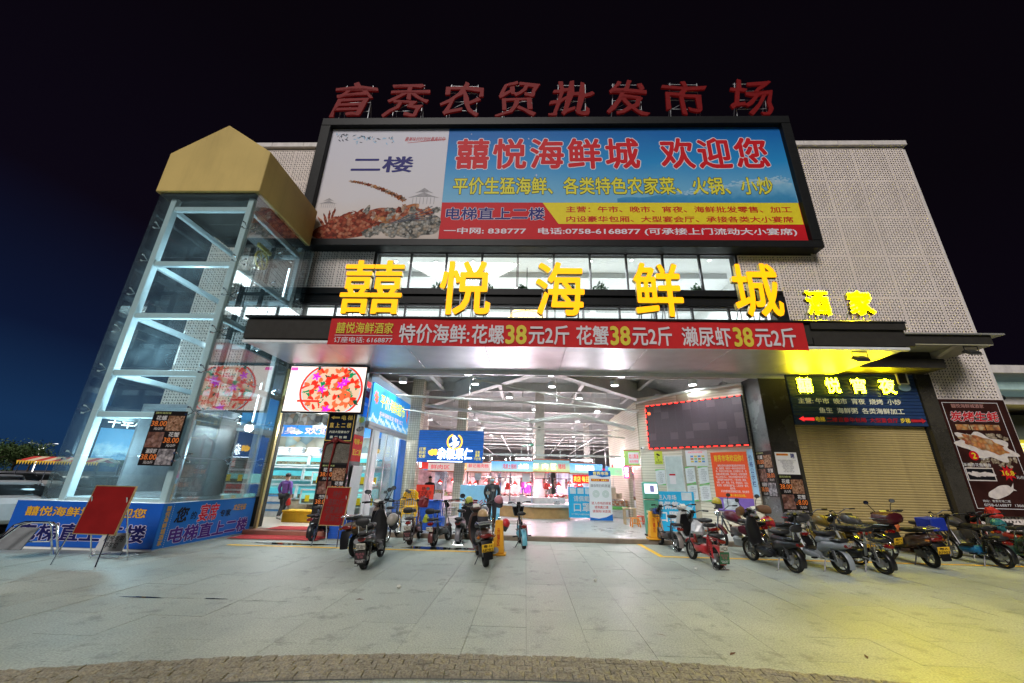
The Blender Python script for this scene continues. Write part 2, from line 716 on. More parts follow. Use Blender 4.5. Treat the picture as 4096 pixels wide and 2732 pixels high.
g = MB().box(-300, 300, -120, 500, -.4, -.06).build('ground', M_asph)
struct(g)
bed = MB().box(-14.1, 15.3, -1.0, 12.08, -.2, -.02).build('plaza_pavement', M_grout)
struct(bed)
slabs = {}
cols = 42
for i in range(cols):
    x = -13.98+i*.667
    off = .665 if i % 2 else 0
    yy = 2.75-off
    while yy < 12.07:
        y1 = min(yy+1.33, 12.075)
        d = round(y1-yy, 2)
        if d not in slabs:
            b = MB().box(.002, .665, .002, d-.002, -.03, 0)
            slabs[d] = b.build('paving_slab', M_slab, None)
            o = slabs[d]
            o.parent = bed
        else:
            o = slabs[d].copy()
            COL.objects.link(o)
        o.location = (x, yy, rnd.uniform(-.0012, .0012))
        o.rotation_euler = (rnd.uniform(-.0012, .0012), rnd.uniform(-.0012, .0012), 0)
        yy += 1.33
far = MB().box(-14.1, 15.3, -12, 2.0, -.06, -.004).build('near_pavement', M_slab)
struct(far)

# curved band of rough-hewn setts
band_c, band_r = Vector((.3, -13.02)), 17.6
bd = MB()
pts = []
for i in range(61):
    a = math.radians(90+20-40*i/60)
    for rr_ in (band_r+.02, band_r-.45):
        pts.append((band_c.x+rr_*math.cos(a), band_c.y+rr_*math.sin(a)))
bd.add([(p[0], p[1], .005) for p in pts], [(2*i, 2*i+1, 2*i+3, 2*i+2) for i in range(60)])
band = bd.build('sett_band', M_grout)
struct(band)
variants = []
for k in range(18):
    b = bmesh.new()
    n = 4
    vs_ = [[b.verts.new(((i/n-.5)*.137, (j/n-.5)*.105, 0)) for j in range(n+1)] for i in range(n+1)]
    for i in range(n+1):
        for j in range(n+1):
            edge = i in (0, n) or j in (0, n)
            vs_[i][j].co.z = rnd.uniform(.010, .019) if edge else rnd.uniform(.012, .032)
            if not edge:
                vs_[i][j].co.x += rnd.uniform(-.01, .01)
    for i in range(n):
        for j in range(n):
            a, c2, d, f = vs_[i][j], vs_[i+1][j], vs_[i+1][j+1], vs_[i][j+1]
            if rnd.random() < .5:
                b.faces.new((a, c2, d))
                b.faces.new((a, d, f))
            else:
                b.faces.new((a, c2, f))
                b.faces.new((c2, d, f))
    ring = [vs_[i][0] for i in range(n+1)]+[vs_[n][j] for j in range(1, n+1)]+[vs_[i][n] for i in range(n-1, -1, -1)]+[vs_[0][j] for j in range(n-1, 0, -1)]
    low = [b.verts.new((v.co.x*1.03, v.co.y*1.03, -.02)) for v in ring]
    for i in range(len(ring)):
        j = (i+1) % len(ring)
        b.faces.new((ring[i], low[i], low[j], ring[j]))
    bmesh.ops.recalc_face_normals(b, faces=b.faces)
    me = bpy.data.meshes.new('sett')
    b.to_mesh(me)
    b.free()
    me.materials.append(M_cob)
    variants.append(me)
for row in range(4):
    rr_ = band_r-.05-row*.112
    n = 74
    for i in range(n):
        s_ = (i-n/2+.5*(row % 2))*.1445
        a = math.radians(90)-s_/rr_
        p = (band_c.x+rr_*math.cos(a), band_c.y+rr_*math.sin(a), .008+rnd.uniform(-.003, .006))
        o = put('sett', variants[rnd.randrange(18)], band)
        o.location = p
        o.rotation_euler = (rnd.uniform(-.05, .05), rnd.uniform(-.05, .05), a-math.pi/2+rnd.choice((0, math.pi))+rnd.uniform(-.04, .04))

# parking bay lines
def line(pts, w, name, label):
    b = MB()
    for i in range(len(pts)-1):
        p, q2 = Vector(pts[i]), Vector(pts[i+1])
        d = (q2-p).normalized()
        nn = Vector((-d.y, d.x))*w/2
        e0 = d*w/2 if i else Vector((0, 0))
        b.add([(*(p-nn-e0), .004+.0006*i), (*(q2-nn+d*w/2*0), .004+.0006*i), (*(q2+nn), .004+.0006*i), (*(p+nn-e0), .004+.0006*i)], [(0, 1, 2, 3)])
    return tag(b.build(name, M_yel), label, 'road marking')
line([(-7.3, 10.2), (-.85, 10.2), (-.85, 12.06)], .13, 'bay_marking', 'yellow painted parking bay line along the puddle before the left bikes')
line([(3.24, 12.06), (3.27, 10.25), (12.5, 10.3)], .13, 'bay_marking', 'yellow painted bay line with a bent corner before the shutter bikes')

# puddles behind the left line
M_pud = mat('puddle_water', (.015, .017, .018), .03, var=0, spec=.6)
def puddle(cx_, cy_, rx, ry, label, seed):
    r_ = random.Random(seed)
    ph = [r_.uniform(0, 6.28) for _ in range(5)]
    pts = []
    for i in range(72):
        a = 2*math.pi*i/72
        k = 1+.18*math.sin(3*a+ph[0])+.12*math.sin(5*a+ph[1])+.07*math.sin(11*a+ph[2])
        pts.append((cx_+rx*k*math.cos(a), cy_+ry*k*math.sin(a), .0055))
    o = MB().poly(pts).build('puddle', M_pud)
    o['kind'] = 'structure'
    o['label'] = label
puddle(-5.9, 10.55, 1.0, .13, 'thin wet strip reflecting the shop light by the red mat', 1)
puddle(-3.9, 10.5, .55, .09, 'wet strip under the bicycle', 2)
puddle(-2.0, 10.52, 1.1, .17, 'dark puddle under the grey bikes', 3)
puddle(-5.35, 6.05, .28, .022, 'drying wet trace on the open paving', 5)
puddle(-4.35, 6.08, .16, .02, 'small damp spot on the open paving', 8)

# litter on the paving
M_lit = mat('litter_paper', (.6, .6, .55), .8)
M_leaf = mat('dry_leaf', (.12, .05, .03), .8)
for i, (x, y, c, lab) in enumerate([(1.25, 7.7, 0, 'crumpled white paper ball on the paving before the entrance'), (3.5, 8.9, 0, 'scrap of white paper near the bay corner'), (-2.0, 6.9, 0, 'small crumpled wrapper left of the paving centre'),
                                    (-2.35, 6.25, 1, 'dark dry leaf lying left of the paving centre'), (2.2, 4.85, 1, 'dry leaf just beyond the sett band'), (3.6, 4.9, 1, 'twig on the yellow lit paving'), (1.6, 5.3, 1, 'thin dry stalk on the paving')]):
    b = MB()
    if c == 0:
        b.ell((0, 0, .02), (.035, .028, .022), 9, 6)
        b.v = [tuple(Vector(v)*rnd.uniform(.8, 1.25)) for v in b.v]
    else:
        b.add([(-.07, 0, .004), (-.02, .018, .014), (.06, .006, .006), (-.01, -.016, .009)], [(0, 1, 3), (1, 2, 3)])
    o = b.build('paper_scrap' if c == 0 else 'dry_leaf', M_lit if c == 0 else M_leaf)
    o.location = (x, y, .001)
    o.rotation_euler = (0, 0, rnd.uniform(0, 3))
    tag(o, lab, 'litter')

# ================================================================== market building shell
M_wall = mat('dark_backing_wall', (.035, .034, .03), .8)
M_blk = mat('black_aluminium', (.014, .015, .016), .4, metal=.0, var=.15, dirt=.2)
M_fas = mat('fascia_cladding', (.035, .033, .030), .55, var=.12, dirt=.25, streak=True)
M_panel = mat('perforated_panel', (.80, .715, .665), .55, var=.05, vs=1.5, dirt=.24, streak=True)
M_cap = mat('parapet_coping', (.66, .62, .60), .5, dirt=.3, streak=True)
M_wht = mat('white_plaster', (.80, .81, .80), .6, var=.03)
M_ceil = mat('room_ceiling', (.86, .87, .87), .7, var=.03)
M_steel = mat('white_steel', (.70, .70, .67), .45, var=.05, dirt=.15)
M_alu = mat('silver_aluminium', (.62, .64, .66), .38, metal=.75, var=.08, vs=2)
M_floor = granite('hall_floor_granite', (.30, .32, .31), (.40, .42, .41), .10, .38)
M_cream = tiled('cream_wall_tile', (.72, .66, .52), (.42, .36, .26), .1, .1, .25, .09)
M_stone = granite('polished_black_granite', (.035, .033, .026), (.055, .05, .04), .5, .28)
M_grey = granite('polished_grey_granite', (.10, .10, .10), (.17, .17, .165), .35, .28)

bld = thing('market_building', 'two storey market hall clad in pale perforated panels with open ground floor', 'building', (0, 12.4, 0))
YB = 12.4
def bpart(name, boxes, m, parent=None, bevel=0):
    b = MB(Matrix.Translation((0, -YB, 0)))
    for t in boxes:
        b.box(*t)
    return b.build(name, m, parent or bld, bevel=bevel)

front_wall = bpart('wall', [(-12.3, 15.15, 12.66, 12.9, 9.86, 14.7), (-8.3, 8.8, 12.66, 12.9, 7.64, 8.23), (-12.3, -8.3, 12.66, 12.9, 5.2, 9.85), (-8.29, -5.8, 12.66, 12.9, 8.24, 9.85),
                      (7.7, 15.15, 12.66, 12.9, 8.24, 9.85), (8.81, 15.15, 12.66, 12.9, 5.42, 8.23), (-8.3, 8.8, 12.66, 12.9, 5.62, 5.96), (12.62, 15.15, 12.66, 12.9, 0, 5.41)], M_wall)
# side walls, roof, slab between the storeys
bpart('side_wall', [(-12.3, -12.1, 12.91, 44, 0, 14.7)], M_wall)
bpart('side_wall', [(14.95, 15.15, 12.91, 44, 0, 14.7)], M_wall)
bpart('roof', [(-12.1, 14.95, 12.91, 44, 14.4, 14.7)], M_wall)
bpart('floor_slab', [(-12.1, 14.95, 12.95, 44, 5.96, 6.12)], M_steel)
bpart('back_wall', [(-12.1, 14.95, 43.8, 44, 0, 5.95)], mat('hall_back_wall', (.62, .6, .58), .7))
# hall floor and kerb
bpart('hall_floor', [(-5.2, 14.9, 12.30, 43.8, -.1, .12)], M_floor)
kerb = bpart('kerb', [(-4.9, 7.55, 12.10, 12.298, -.1, .12)], mat('kerb_stone', (.20, .16, .12), .5, var=.2, dirt=.3), bevel=.012)

# perforated panels -------------------------------------------------
PM = {}
def perf(w, h):
    key = (round(w, 2), round(h, 2))
    if key in PM:
        return PM[key]
    p = .095
    nx, nz = max(1, int((w-.05)/p)), max(1, int((h-.05)/p))
    px, pz = (w-.05)/nx, (h-.05)/nz
    b = MB()
    V = {}
    def vid(i, j):
        if (i, j) not in V:
            V[(i, j)] = len(b.v)
            b.v.append((.025+i*px, 0, .025+j*pz))
        return V[(i, j)]
    for i in range(nx):
        for j in range(nz):
            c = [vid(i, j), vid(i+1, j), vid(i+1, j+1), vid(i, j+1)]
            mx_, mz_ = .025+(i+.5)*px, .025+(j+.5)*pz
            flip = (i+j) % 2
            L, S = .46, .20
            if (i*3+j*5) % 4 == 0:
                L, S = .40, .27
            k = [L, S, L, S] if flip else [S, L, S, L]
            dirs = [(-1, -1), (1, -1), (1, 1), (-1, 1)]
            base = len(b.v)
            for d, kk in zip(dirs, k):
                b.v.append((mx_+d[0]*px*kk*.92, 0, mz_+d[1]*pz*kk*.92))
            for d, kk in zip(dirs, k):
                b.v.append((mx_+d[0]*px*kk*.92, .02, mz_+d[1]*pz*kk*.92))
            for a in range(4):
                n_ = (a+1) % 4
                b.f.append([c[a], c[n_], base+n_, base+a])
                b.f.append([base+a, base+n_, base+4+n_, base+4+a])
    b.m = [0]*len(b.f)
    # plain margin
    o = len(b.v)
    x1, z1, x2, z2 = .025, .025, w-.025, h-.025
    b.v += [(0, 0, 0), (w, 0, 0), (w, 0, h), (0, 0, h), (x1, 0, z1), (x2, 0, z1), (x2, 0, z2), (x1, 0, z2), (0, .03, 0), (w, .03, 0), (w, .03, h), (0, .03, h)]
    for a in range(4):
        n_ = (a+1) % 4
        b.f.append([o+a, o+n_, o+4+n_, o+4+a])
        b.f.append([o+8+a, o+8+n_, o+n_, o+a])
    b.m += [0]*8
    me = bpy.data.meshes.new('facade_panel')
    me.from_pydata(b.v, [], b.f)
    me.materials.append(M_panel)
    me.update()
    PM[key] = me
    return me

def panel(x0, x1, z0, z1, y=12.4):
    o = put('facade_panel', perf(x1-x0-.014, z1-z0-.014), front_wall)
    o.location = (x0+.007, y-YB+rnd.uniform(-.002, .002), z0+.007)
rowsR = [14.78, 13.11, 11.40, 9.70, 8.0, 6.28]
colsR = [7.72, 9.1, 10.43, 11.77, 13.1, 14.44, 15.18]
for r in range(5):
    for c in range(6):
        z0, z1 = rowsR[r+1], rowsR[r]
        x0, x1 = colsR[c], colsR[c+1]
        if x1 < 10.5 and z0 > 9.6:
            continue
        if x1 < 9.2 and z0 < 8.1:
            if z0 < 7.9:
                continue
            z0 = 8.24
        panel(x0, x1, z0, z1)
for c in range(3, 6):
    panel(colsR[c], colsR[c+1], 4.40, 6.27)
for c in range(4, 6):
    panel(colsR[c]-.0, colsR[c+1], .1, 1.2)
    panel(colsR[c]-.0, colsR[c+1], 1.2, 2.8)
    panel(colsR[c]-.0, colsR[c+1], 2.8, 4.39)
colsL = [-12.33, -11.3, -9.95, -8.6]
for r in range(5):
    for c in range(3):
        panel(colsL[c], colsL[c+1], rowsR[r+1], rowsR[r])
        if r < 4 and c < 2:
            panel(colsL[c], min(colsL[c+1], -8.62), .06+r*1.555, .06+(r+1)*1.555)
panel(-8.28, -7.22, 8.24, 9.84)
panel(-7.22, -5.86, 8.24, 9.84)
for c in range(7):
    x = -12.35+c*1.36
    if x < -8.3:
        bpart('coping', [(x+.005, x+1.355, 12.28, 12.95, 14.84, 15.07)], M_cap, front_wall, .01)
for c in range(4):
    x = 9.85+c*1.36
    bpart('coping', [(x+.005, min(x+1.355, 15.3), 12.28, 12.95, 14.84, 15.07)], M_cap, front_wall, .01)
# terracotta louvre ends on the right corner
M_terra = mat('terracotta_louvre', (.35, .19, .11), .6)
for i in range(22):
    z = 1.0+i*.62
    bpart('louvre', [(15.2, 15.44, 12.62, 13.1, z, z+.16)], M_terra, front_wall)
bpart('corner_trim', [(15.19, 15.28, 12.42, 12.61, 0, 14.75)], M_cap, front_wall)

# ------------------------------------------------------------------ second floor glazing
M_pane = glassmat('window_glass', (.93, .97, .97), .02)
M_mul = mat('window_frame_dark', (.05, .05, .055), .35, metal=.3)
def windows(xs, z0, z1):
    for i in range(len(xs)-1):
        x0, x1 = xs[i], xs[i+1]
        w = bpart('window', [(x0+.008, x0+.035, 12.46, 12.56, z0, z1), (x1-.035, x1-.008, 12.46, 12.56, z0, z1), (x0+.036, x1-.036, 12.46, 12.56, z0, z0+.04), (x0+.036, x1-.036, 12.46, 12.56, z1-.06, z1)], M_mul)
        bpart('pane', [(x0+.037, x1-.037, 12.50, 12.512, z0+.041, z1-.061)], M_pane, w)
windows([-5.8+1.35*i for i in range(11)], 8.24, 9.80)
windows([-8.3+1.285*i for i in range(14)], 5.97, 7.61)
bpart('band', [(-8.35, 8.85, 12.36, 12.65, 7.98, 8.22), (-8.35, 8.85, 12.40, 12.65, 7.63, 7.78), (-8.35, 8.85, 12.44, 12.65, 7.79, 7.97)], M_blk, bevel=.006)
bpart('window_head', [(-8.35, 7.75, 12.3, 12.65, 9.86, 9.98)], M_blk)
bpart('window_jamb', [(-8.42, -8.31, 12.32, 12.65, 5.97, 9.85)], M_blk)
bpart('window_jamb', [(8.7, 9.1, 12.38, 12.65, 5.97, 8.0)], M_blk)

# the dining room behind the glass
room = bpart('dining_room', [(-8.6, 9.0, 20, 20.1, 6.12, 10.2), (-8.7, -8.6, 12.95, 20.1, 6.12, 10.2), (9.0, 9.1, 12.95, 20.1, 6.12, 10.2)], M_wht)
bpart('ceiling', [(-8.7, 9.1, 12.95, 20.1, 10.2, 10.3)], M_ceil, room)
bpart('ceiling_cove', [(-8.0, 8.5, 14.6, 14.9, 9.95, 10.19), (-8.0, 8.5, 18.2, 18.5, 9.95, 10.19), (-3.2, -2.9, 14.91, 18.19, 9.95, 10.19), (3.2, 3.5, 14.91, 18.19, 9.95, 10.19)], M_ceil, room)
M_dl = glow('downlight_lens', (1, .98, .92), 9)
k = 0
for x in (-7.0, -5.4, -3.9, -2.2, -.6, 1.0, 2.6, 4.3, 5.8, 7.4):
    for y in (13.7, 16.1, 19.0):
        t = thing('downlight', 'small round recessed downlight in the upstairs dining room ceiling', 'ceiling light', (x+rnd.uniform(-.15, .15), y+rnd.uniform(-.2, .2), 10.185), 0, 'downlights of the upstairs dining room')
        b = MB()
        b.zloft([(0, 0, 0, .09, .09), (-.02, 0, 0, .09, .09)], 14, 2)
        b.build('trim_ring', M_wht, t)
        MB().zloft([(-.021, 0, 0, .065, .065), (-.028, 0, 0, .06, .06)], 12, 2).build('lens', M_dl, t)
for x in (-6.6, -2.2, 2.2, 6.6):
    lamp('dining_room_light', 'AREA', (x, 16.2, 9.7), 260, (.93, .97, 1), 3.6, sy=5.5)
# plants along the window sill
M_pl = mat('potted_plant_leaf', (.05, .13, .05), .5, var=.3)
M_pot = mat('plant_pot', (.5, .45, .4), .6)
def leafy(b, c, r, n, seed, size=.09):
    r_ = random.Random(seed)
    for _ in range(n):
        d = Vector((r_.gauss(0, 1), r_.gauss(0, 1), abs(r_.gauss(0, .9)))).normalized()*r_.uniform(.35, 1)
        p = Vector(c)+Vector((d.x*r, d.y*r, d.z*r*1.2))
        a = Vector((r_.gauss(0, 1), r_.gauss(0, 1), r_.gauss(0, 1))).normalized()*size
        q2 = a.cross(Vector((r_.gauss(0, 1), r_.gauss(0, 1), r_.gauss(0, 1)))).normalized()*size*.38
        b.add([p-a, p+q2, p+a, p-q2], [(0, 1, 2, 3)])
for i, x in enumerate((-5.0, -3.4, -1.6, -.2, 1.6, 2.7, 4.5, 6.3)):
    t = thing('potted_plant', 'small green potted plant on the upstairs window ledge', 'plant', (x, 12.82, 8.235), 0, 'plants on the upstairs ledge')
    MB().zloft([(.0, 0, 0, .07, .07), (.16, 0, 0, .1, .1)], 10, 2).build('pot', M_pot, t)
    b = MB()
    leafy(b, (0, 0, .18), .2+.05*(i % 3), 70, i)
    b.build('foliage', M_pl, t)
# ring chandelier seen through the lower glazing
M_gold = glow('chandelier_amber', (1, .68, .30), 2.6)
t = thing('chandelier', 'round tiered amber chandelier glowing behind the lower upstairs windows', 'chandelier', (-.05, 14.2, 7.75))
for q2, (rr_, z) in enumerate(((.75, .0), (.62, .2), (.45, .38))):
    for i in range(int(26*rr_/.75)):
        a = 2*math.pi*i/int(26*rr_/.75)
        MB(Matrix.Translation((rr_*math.cos(a), rr_*math.sin(a), z)) @ Matrix.Rotation(a, 4, 'Z')).box(-.012, .012, -.07, .07, -.09, .09).build('crystal', M_gold, t)
MB().tube([(0, 0, .4), (0, 0, 2.44)], .015, 6).build('rod', M_mul, t)
MB().tube([(.76*math.cos(i*.314), .76*math.sin(i*.314), .1) for i in range(20)], .015, 6, closed=True).tube([(-.75, 0, .1), (0, 0, .5), (.75, 0, .1)], .012, 6).build('hoop', mat('brass', (.6, .42, .18), .3, metal=1), t)

# ------------------------------------------------------------------ canopy
can = bpart('canopy', [(-7.88, 10.03, 9.76, 12.39, 5.18, 5.84)], M_fas)
bpart('fascia_board', [(-7.9, 10.05, 9.70, 9.757, 5.24, 5.80)], M_fas, can)
bpart('fascia_cap', [(-7.95, 10.1, 9.62, 12.35, 5.842, 5.90)], M_blk, can, .008)
bpart('fascia_lip', [(-7.9, 10.05, 9.68, 9.80, 5.10, 5.178)], mat('white_lip', (.66, .67, .68), .4), can, .008)
bpart('fascia_step', [(7.6, 10.08, 9.64, 9.699, 5.66, 5.838), (7.6, 10.2, 9.66, 9.699, 5.2, 5.42)], M_fas, can)
x = -7.86
while x < 10.0:
    x1 = min(x+2.23, 10.02)
    bpart('soffit_panel', [(x+.006, x1-.006, 9.81, 12.385, 5.13, 5.17)], M_alu, can, .004)
    x = x1
bpart('soffit_trim', [(-7.86, 8.5, 12.386, 12.46, 5.0, 5.17)], M_alu, can)
# wing canopy on the right
wing = bpart('wing_canopy', [(10.06, 13.95, 11.05, 12.39, 5.80, 6.08)], M_fas)
bpart('fascia_cap', [(10.06, 14.3, 10.98, 12.38, 6.082, 6.13)], mat('grey_flashing', (.24, .24, .23), .45), wing)
bpart('soffit_panel', [(10.07, 13.94, 11.06, 12.38, 5.77, 5.798)], mat('wing_soffit_cream', (.42, .40, .30), .6), wing)
b = MB(Matrix.Translation((0, -YB, 0)))
b.prism([(11.1, 5.76), (12.38, 5.76), (12.38, 5.35)], 12.8, 12.95, 'x')
b.build('bracket', mat('cream_bracket', (.55, .5, .4), .5), wing)
bpart('fascia_step', [(10.04, 12.95, 11.6, 12.39, 5.20, 5.50), (10.04, 12.75, 11.75, 12.39, 5.51, 5.765)], M_fas, wing)

# ------------------------------------------------------------------ columns at ground level
b = MB(Matrix.Translation((0, -YB, 0)))
b.box(7.62, 8.50, 12.4, 13.38, 0, 5.12)
b.build('granite_column', M_grey, bld, bevel=.006)
bpart('shaded_front_sheet', [(7.625, 8.50, 12.38, 12.398, 0.02, 5.0)], M_stone)  # front of the same granite column, its shade put into a darker colour
bpart('dark_pier', [(12.62, 13.10, 12.30, 12.65, 0, 5.19)], M_stone)
pier = bpart('sign_pier', [(-6.36, -5.46, 12.1, 12.9, 0, 5.11)], mat('pier_black', (.018, .017, .016), .35))
# roller shutter, slat by slat
M_sh = mat('shutter_slat', (.46, .36, .16), .5, metal=.1, var=.05, dirt=.3, streak=True)
shut = thing('roller_shutter', 'closed beige roller shutter below the blue slatted night snack sign', 'shutter', (8.5, 12.5, 0))
prof = [(0, 0), (-.012, .008), (-.022, .03), (-.02, .052), (-.006, .066), (0, .07), (.006, .07), (.006, 0)]
sm = MB().prism([(p[0], p[1]) for p in prof], .02, 4.1, 'x')
s0 = sm.build('slat', M_sh, shut, smooth=False)
for i in range(1, 49):
    o = s0.copy()
    COL.objects.link(o)
    o.location = (0, rnd.uniform(-.001, .001), .045+i*.0715)
s0.location = (0, 0, .045)
MB().box(.0, 4.12, -.03, .02, 0, .044).build('bottom_bar', mat('shutter_bar', (.25, .22, .15), .4, metal=.5), shut)
bpart('shutter_backing', [(8.5, 12.62, 12.54, 12.6, 0, 5.2)], M_wall)
for x in (8.5, 12.60):
    MB().box(x-8.5-.01, x-8.5+.02, -.05, .03, 0, 3.5).build('guide_rail', M_blk, shut)
# ================================================================== signs on the facade
M_bbw = mat('billboard_white', (.62, .60, .64), .5, var=.03, vs=.6)
M_red = mat('print_red', (.52, .012, .02), .5, var=.04)
M_navy = mat('print_navy', (.02, .02, .16), .5, var=0)
M_yelp = mat('print_yellow', (.72, .60, .03), .5, var=.04)
M_whp = mat('print_white', (.72, .72, .74), .5, var=0)
M_blkp = mat('print_black', (.01, .01, .012), .5, var=0)
M_bb1 = mat('print_blue_deep', (.01, .13, .42), .5, var=.06, vs=.8)
M_bb2 = mat('print_blue_mid', (.03, .22, .52), .5, var=.06, vs=.8)
M_bb3 = mat('print_blue_sky', (.10, .34, .60), .5, var=.06, vs=.8)
M_bb4 = mat('print_blue_pale', (.28, .48, .66), .5, var=.08, vs=1.2)

def gradient(name, stops, axis=2, lo=0.0, hi=1.0, noise=0.0, ns=2.0, emit=0.0, rough=.5):
    """printed colour run along a local axis"""
    if name in MATS:
        return MATS[name]
    m = bpy.data.materials.new(name)
    m.use_nodes = True
    n = m.node_tree.nodes
    l = m.node_tree.links
    b_ = n['Principled BSDF']
    b_.inputs['Roughness'].default_value = rough
    b_.inputs['Specular IOR Level'].default_value = .1
    t = n.new('ShaderNodeTexCoord')
    s = n.new('ShaderNodeSeparateXYZ')
    l.new(t.outputs['Object'], s.inputs[0])
    mr = n.new('ShaderNodeMapRange')
    mr.inputs[1].default_value = lo
    mr.inputs[2].default_value = hi
    nz = n.new('ShaderNodeTexNoise')
    nz.inputs['Scale'].default_value = ns
    nz.inputs['Detail'].default_value = 6
    l.new(t.outputs['Object'], nz.inputs['Vector'])
    ma = n.new('ShaderNodeMath')
    ma.operation = 'MULTIPLY_ADD'
    l.new(nz.outputs[0], ma.inputs[0])
    ma.inputs[1].default_value = noise*(hi-lo)
    l.new(s.outputs[axis], ma.inputs[2])
    l.new(ma.outputs[0], mr.inputs[0])
    r_ = n.new('ShaderNodeValToRGB')
    el = r_.color_ramp.elements
    el[0].position, el[0].color = stops[0][0], (*stops[0][1], 1)
    el[1].position, el[1].color = stops[-1][0], (*stops[-1][1], 1)
    for p, c in stops[1:-1]:
        x_ = el.new(p)
        x_.color = (*c, 1)
    l.new(mr.outputs[0], r_.inputs[0])
    l.new(r_.outputs[0], b_.inputs['Base Color'])
    if emit:
        l.new(r_.outputs[0], b_.inputs['Emission Color'])
        b_.inputs['Emission Strength'].default_value = emit
    MATS[name] = m
    return m

# ------------------------------------------------------------------ the big billboard
bb = thing('billboard', 'huge framed roadside billboard in white, blue, yellow and red above the windows', 'billboard', (0, 12.12, 0))
fr = MB()
X0, X1, Z0, Z1 = -8.80, 10.58, 9.74, 16.02
fr.box(X0, X1, -.2, .25, Z0, Z0+.30).box(X0, X1, -.2, .25, Z1-.40, Z1).box(X0, X0+.42, -.2, .25, Z0+.301, Z1-.401).box(X1-.36, X1, -.2, .25, Z0+.301, Z1-.401)
fr.build('frame', M_blk, bb, bevel=.02)
MB().box(-8.37, 10.21, .05, .2, 10.045, 15.615).build('backing', M_wall, bb)
M_wg = gradient('billboard_ink_wash', [(0, (.40, .34, .32)), (.25, (.60, .52, .47)), (.5, (.60, .58, .62)), (1, (.60, .60, .68))], 2, 10.05, 15.6, .25, .5)
MB().box(-8.38, -3.402, .0, .045, 10.05, 15.61).build('printed_sheet', M_wg, bb)
M_sea = gradient('billboard_sea', [(0, (.20, .44, .62)), (.3, (.12, .36, .60)), (.62, (.02, .24, .56)), (1, (.008, .13, .42))], 2, 11.83, 15.6, .18, .5)
MB().box(-3.398, 10.22, .0, .045, 11.832, 15.61).build('printed_sheet', M_sea, bb)
MB().box(-3.398, 10.22, .0, .045, 10.05, 11.828).build('printed_sheet', M_red, bb)
MB().poly([(.52, -.003, 11.826), (1.12, -.003, 10.85), (10.2, -.003, 10.85), (10.2, -.003, 11.826)]).build('yellow_field', M_yelp, bb)
text(bb, '二楼', (-7.28, 13.30, -4.73, 14.13), -.004, M_navy, .025)
text(bb, '最美味的时刻给最美的你', (-5.23, 14.93, -3.52, 15.16), -.004, M_red, 0, shear=.3)
MB().poly([(-5.1, -.004, 14.83), (-3.5, -.004, 15.02), (-3.5, -.004, 15.045), (-5.1, -.004, 14.85)]).build('underline', M_red, bb)
M_lil = mat('letter_edge_white', (.70, .66, .74), .5, var=0)
otext(bb, '囍悦海鲜城', (-3.03, 13.46, 4.44, 15.06), -.006, M_red, M_lil, .028, .022, gap=1.15)
otext(bb, '欢迎您', (5.25, 13.46, 9.53, 15.06), -.006, M_red, M_lil, .028, .022, gap=1.15)
M_ylb = mat('print_yellow_green', (.66, .62, .06), .5, var=0)
otext(bb, '平价生猛海鲜、各类特色农家菜、火锅、小炒', (-3.02, 12.21, 9.41, 13.05), -.006, M_ylb, M_blkp, .02, .03)
otext(bb, '电梯直上二楼', (-3.2, 11.02, .60, 11.60), -.006, M_navy, M_lil, .02, .028)
text(bb, '主营：午市、晚市、宵夜、海鲜批发零售、加工', (1.41, 11.37, 9.89, 11.66), -.006, M_red, .018)
text(bb, '内设豪华包厢、大型宴会厅、承接各类大小宴席', (1.42, 10.93, 9.87, 11.21), -.006, M_red, .018)
text(bb, '一中网: 838777   电话:0758-6168877 (可承接上门流动大小宴席)', (-3.22, 10.34, 9.88, 10.68), -.006, M_lil, .02)
# printed wave
M_wave = gradient('print_wave', [(0, (.02, .16, .38)), (.4, (.05, .25, .48)), (.75, (.18, .42, .62)), (1, (.5, .6, .68))], 2, 11.85, 13.4, .5, 3.0)
wv = [(3.4, 11.84)]
for i in range(40):
    u = i/39
    z = 12.02+.3*math.sin(u*2.2)+1.15*max(0, u-.45)**.8+.04*math.sin(u*31)
    if u > .93:
        z -= (u-.93)*3
    wv.append((3.4+u*6.78, min(z, 13.42)))
wv.append((10.19, 11.84))
MB().poly([(x, -.0015, z) for x, z in wv]).build('printed_wave', M_wave, bb)
# foam and stars
b = MB()
r_ = random.Random(3)
for i in range(230):
    u = r_.uniform(.35, 1)
    z = 12.05+.3*math.sin(u*2.2)+1.15*max(0, u-.45)**.8+r_.gauss(0, .07)
    s_ = r_.uniform(.02, .09)
    if 11.95 < z < 13.5:
        b.disc((3.4+u*6.7, z), s_, -.0022-.00001*i, 7, rz=s_*.5)
b.build('printed_foam', M_bb4, bb)
b = MB()
for i in range(14):
    x, z, s_ = r_.uniform(-3.3, .4), r_.uniform(12.6, 15.4), r_.uniform(.03, .08)
    b.poly([(x+(s_ if j % 2 == 0 else s_*.22)*math.sin(j*math.pi/4), -.002, z+(s_ if j % 2 == 0 else s_*.22)*math.cos(j*math.pi/4)) for j in range(8)])
b.build('printed_stars', M_lil, bb)
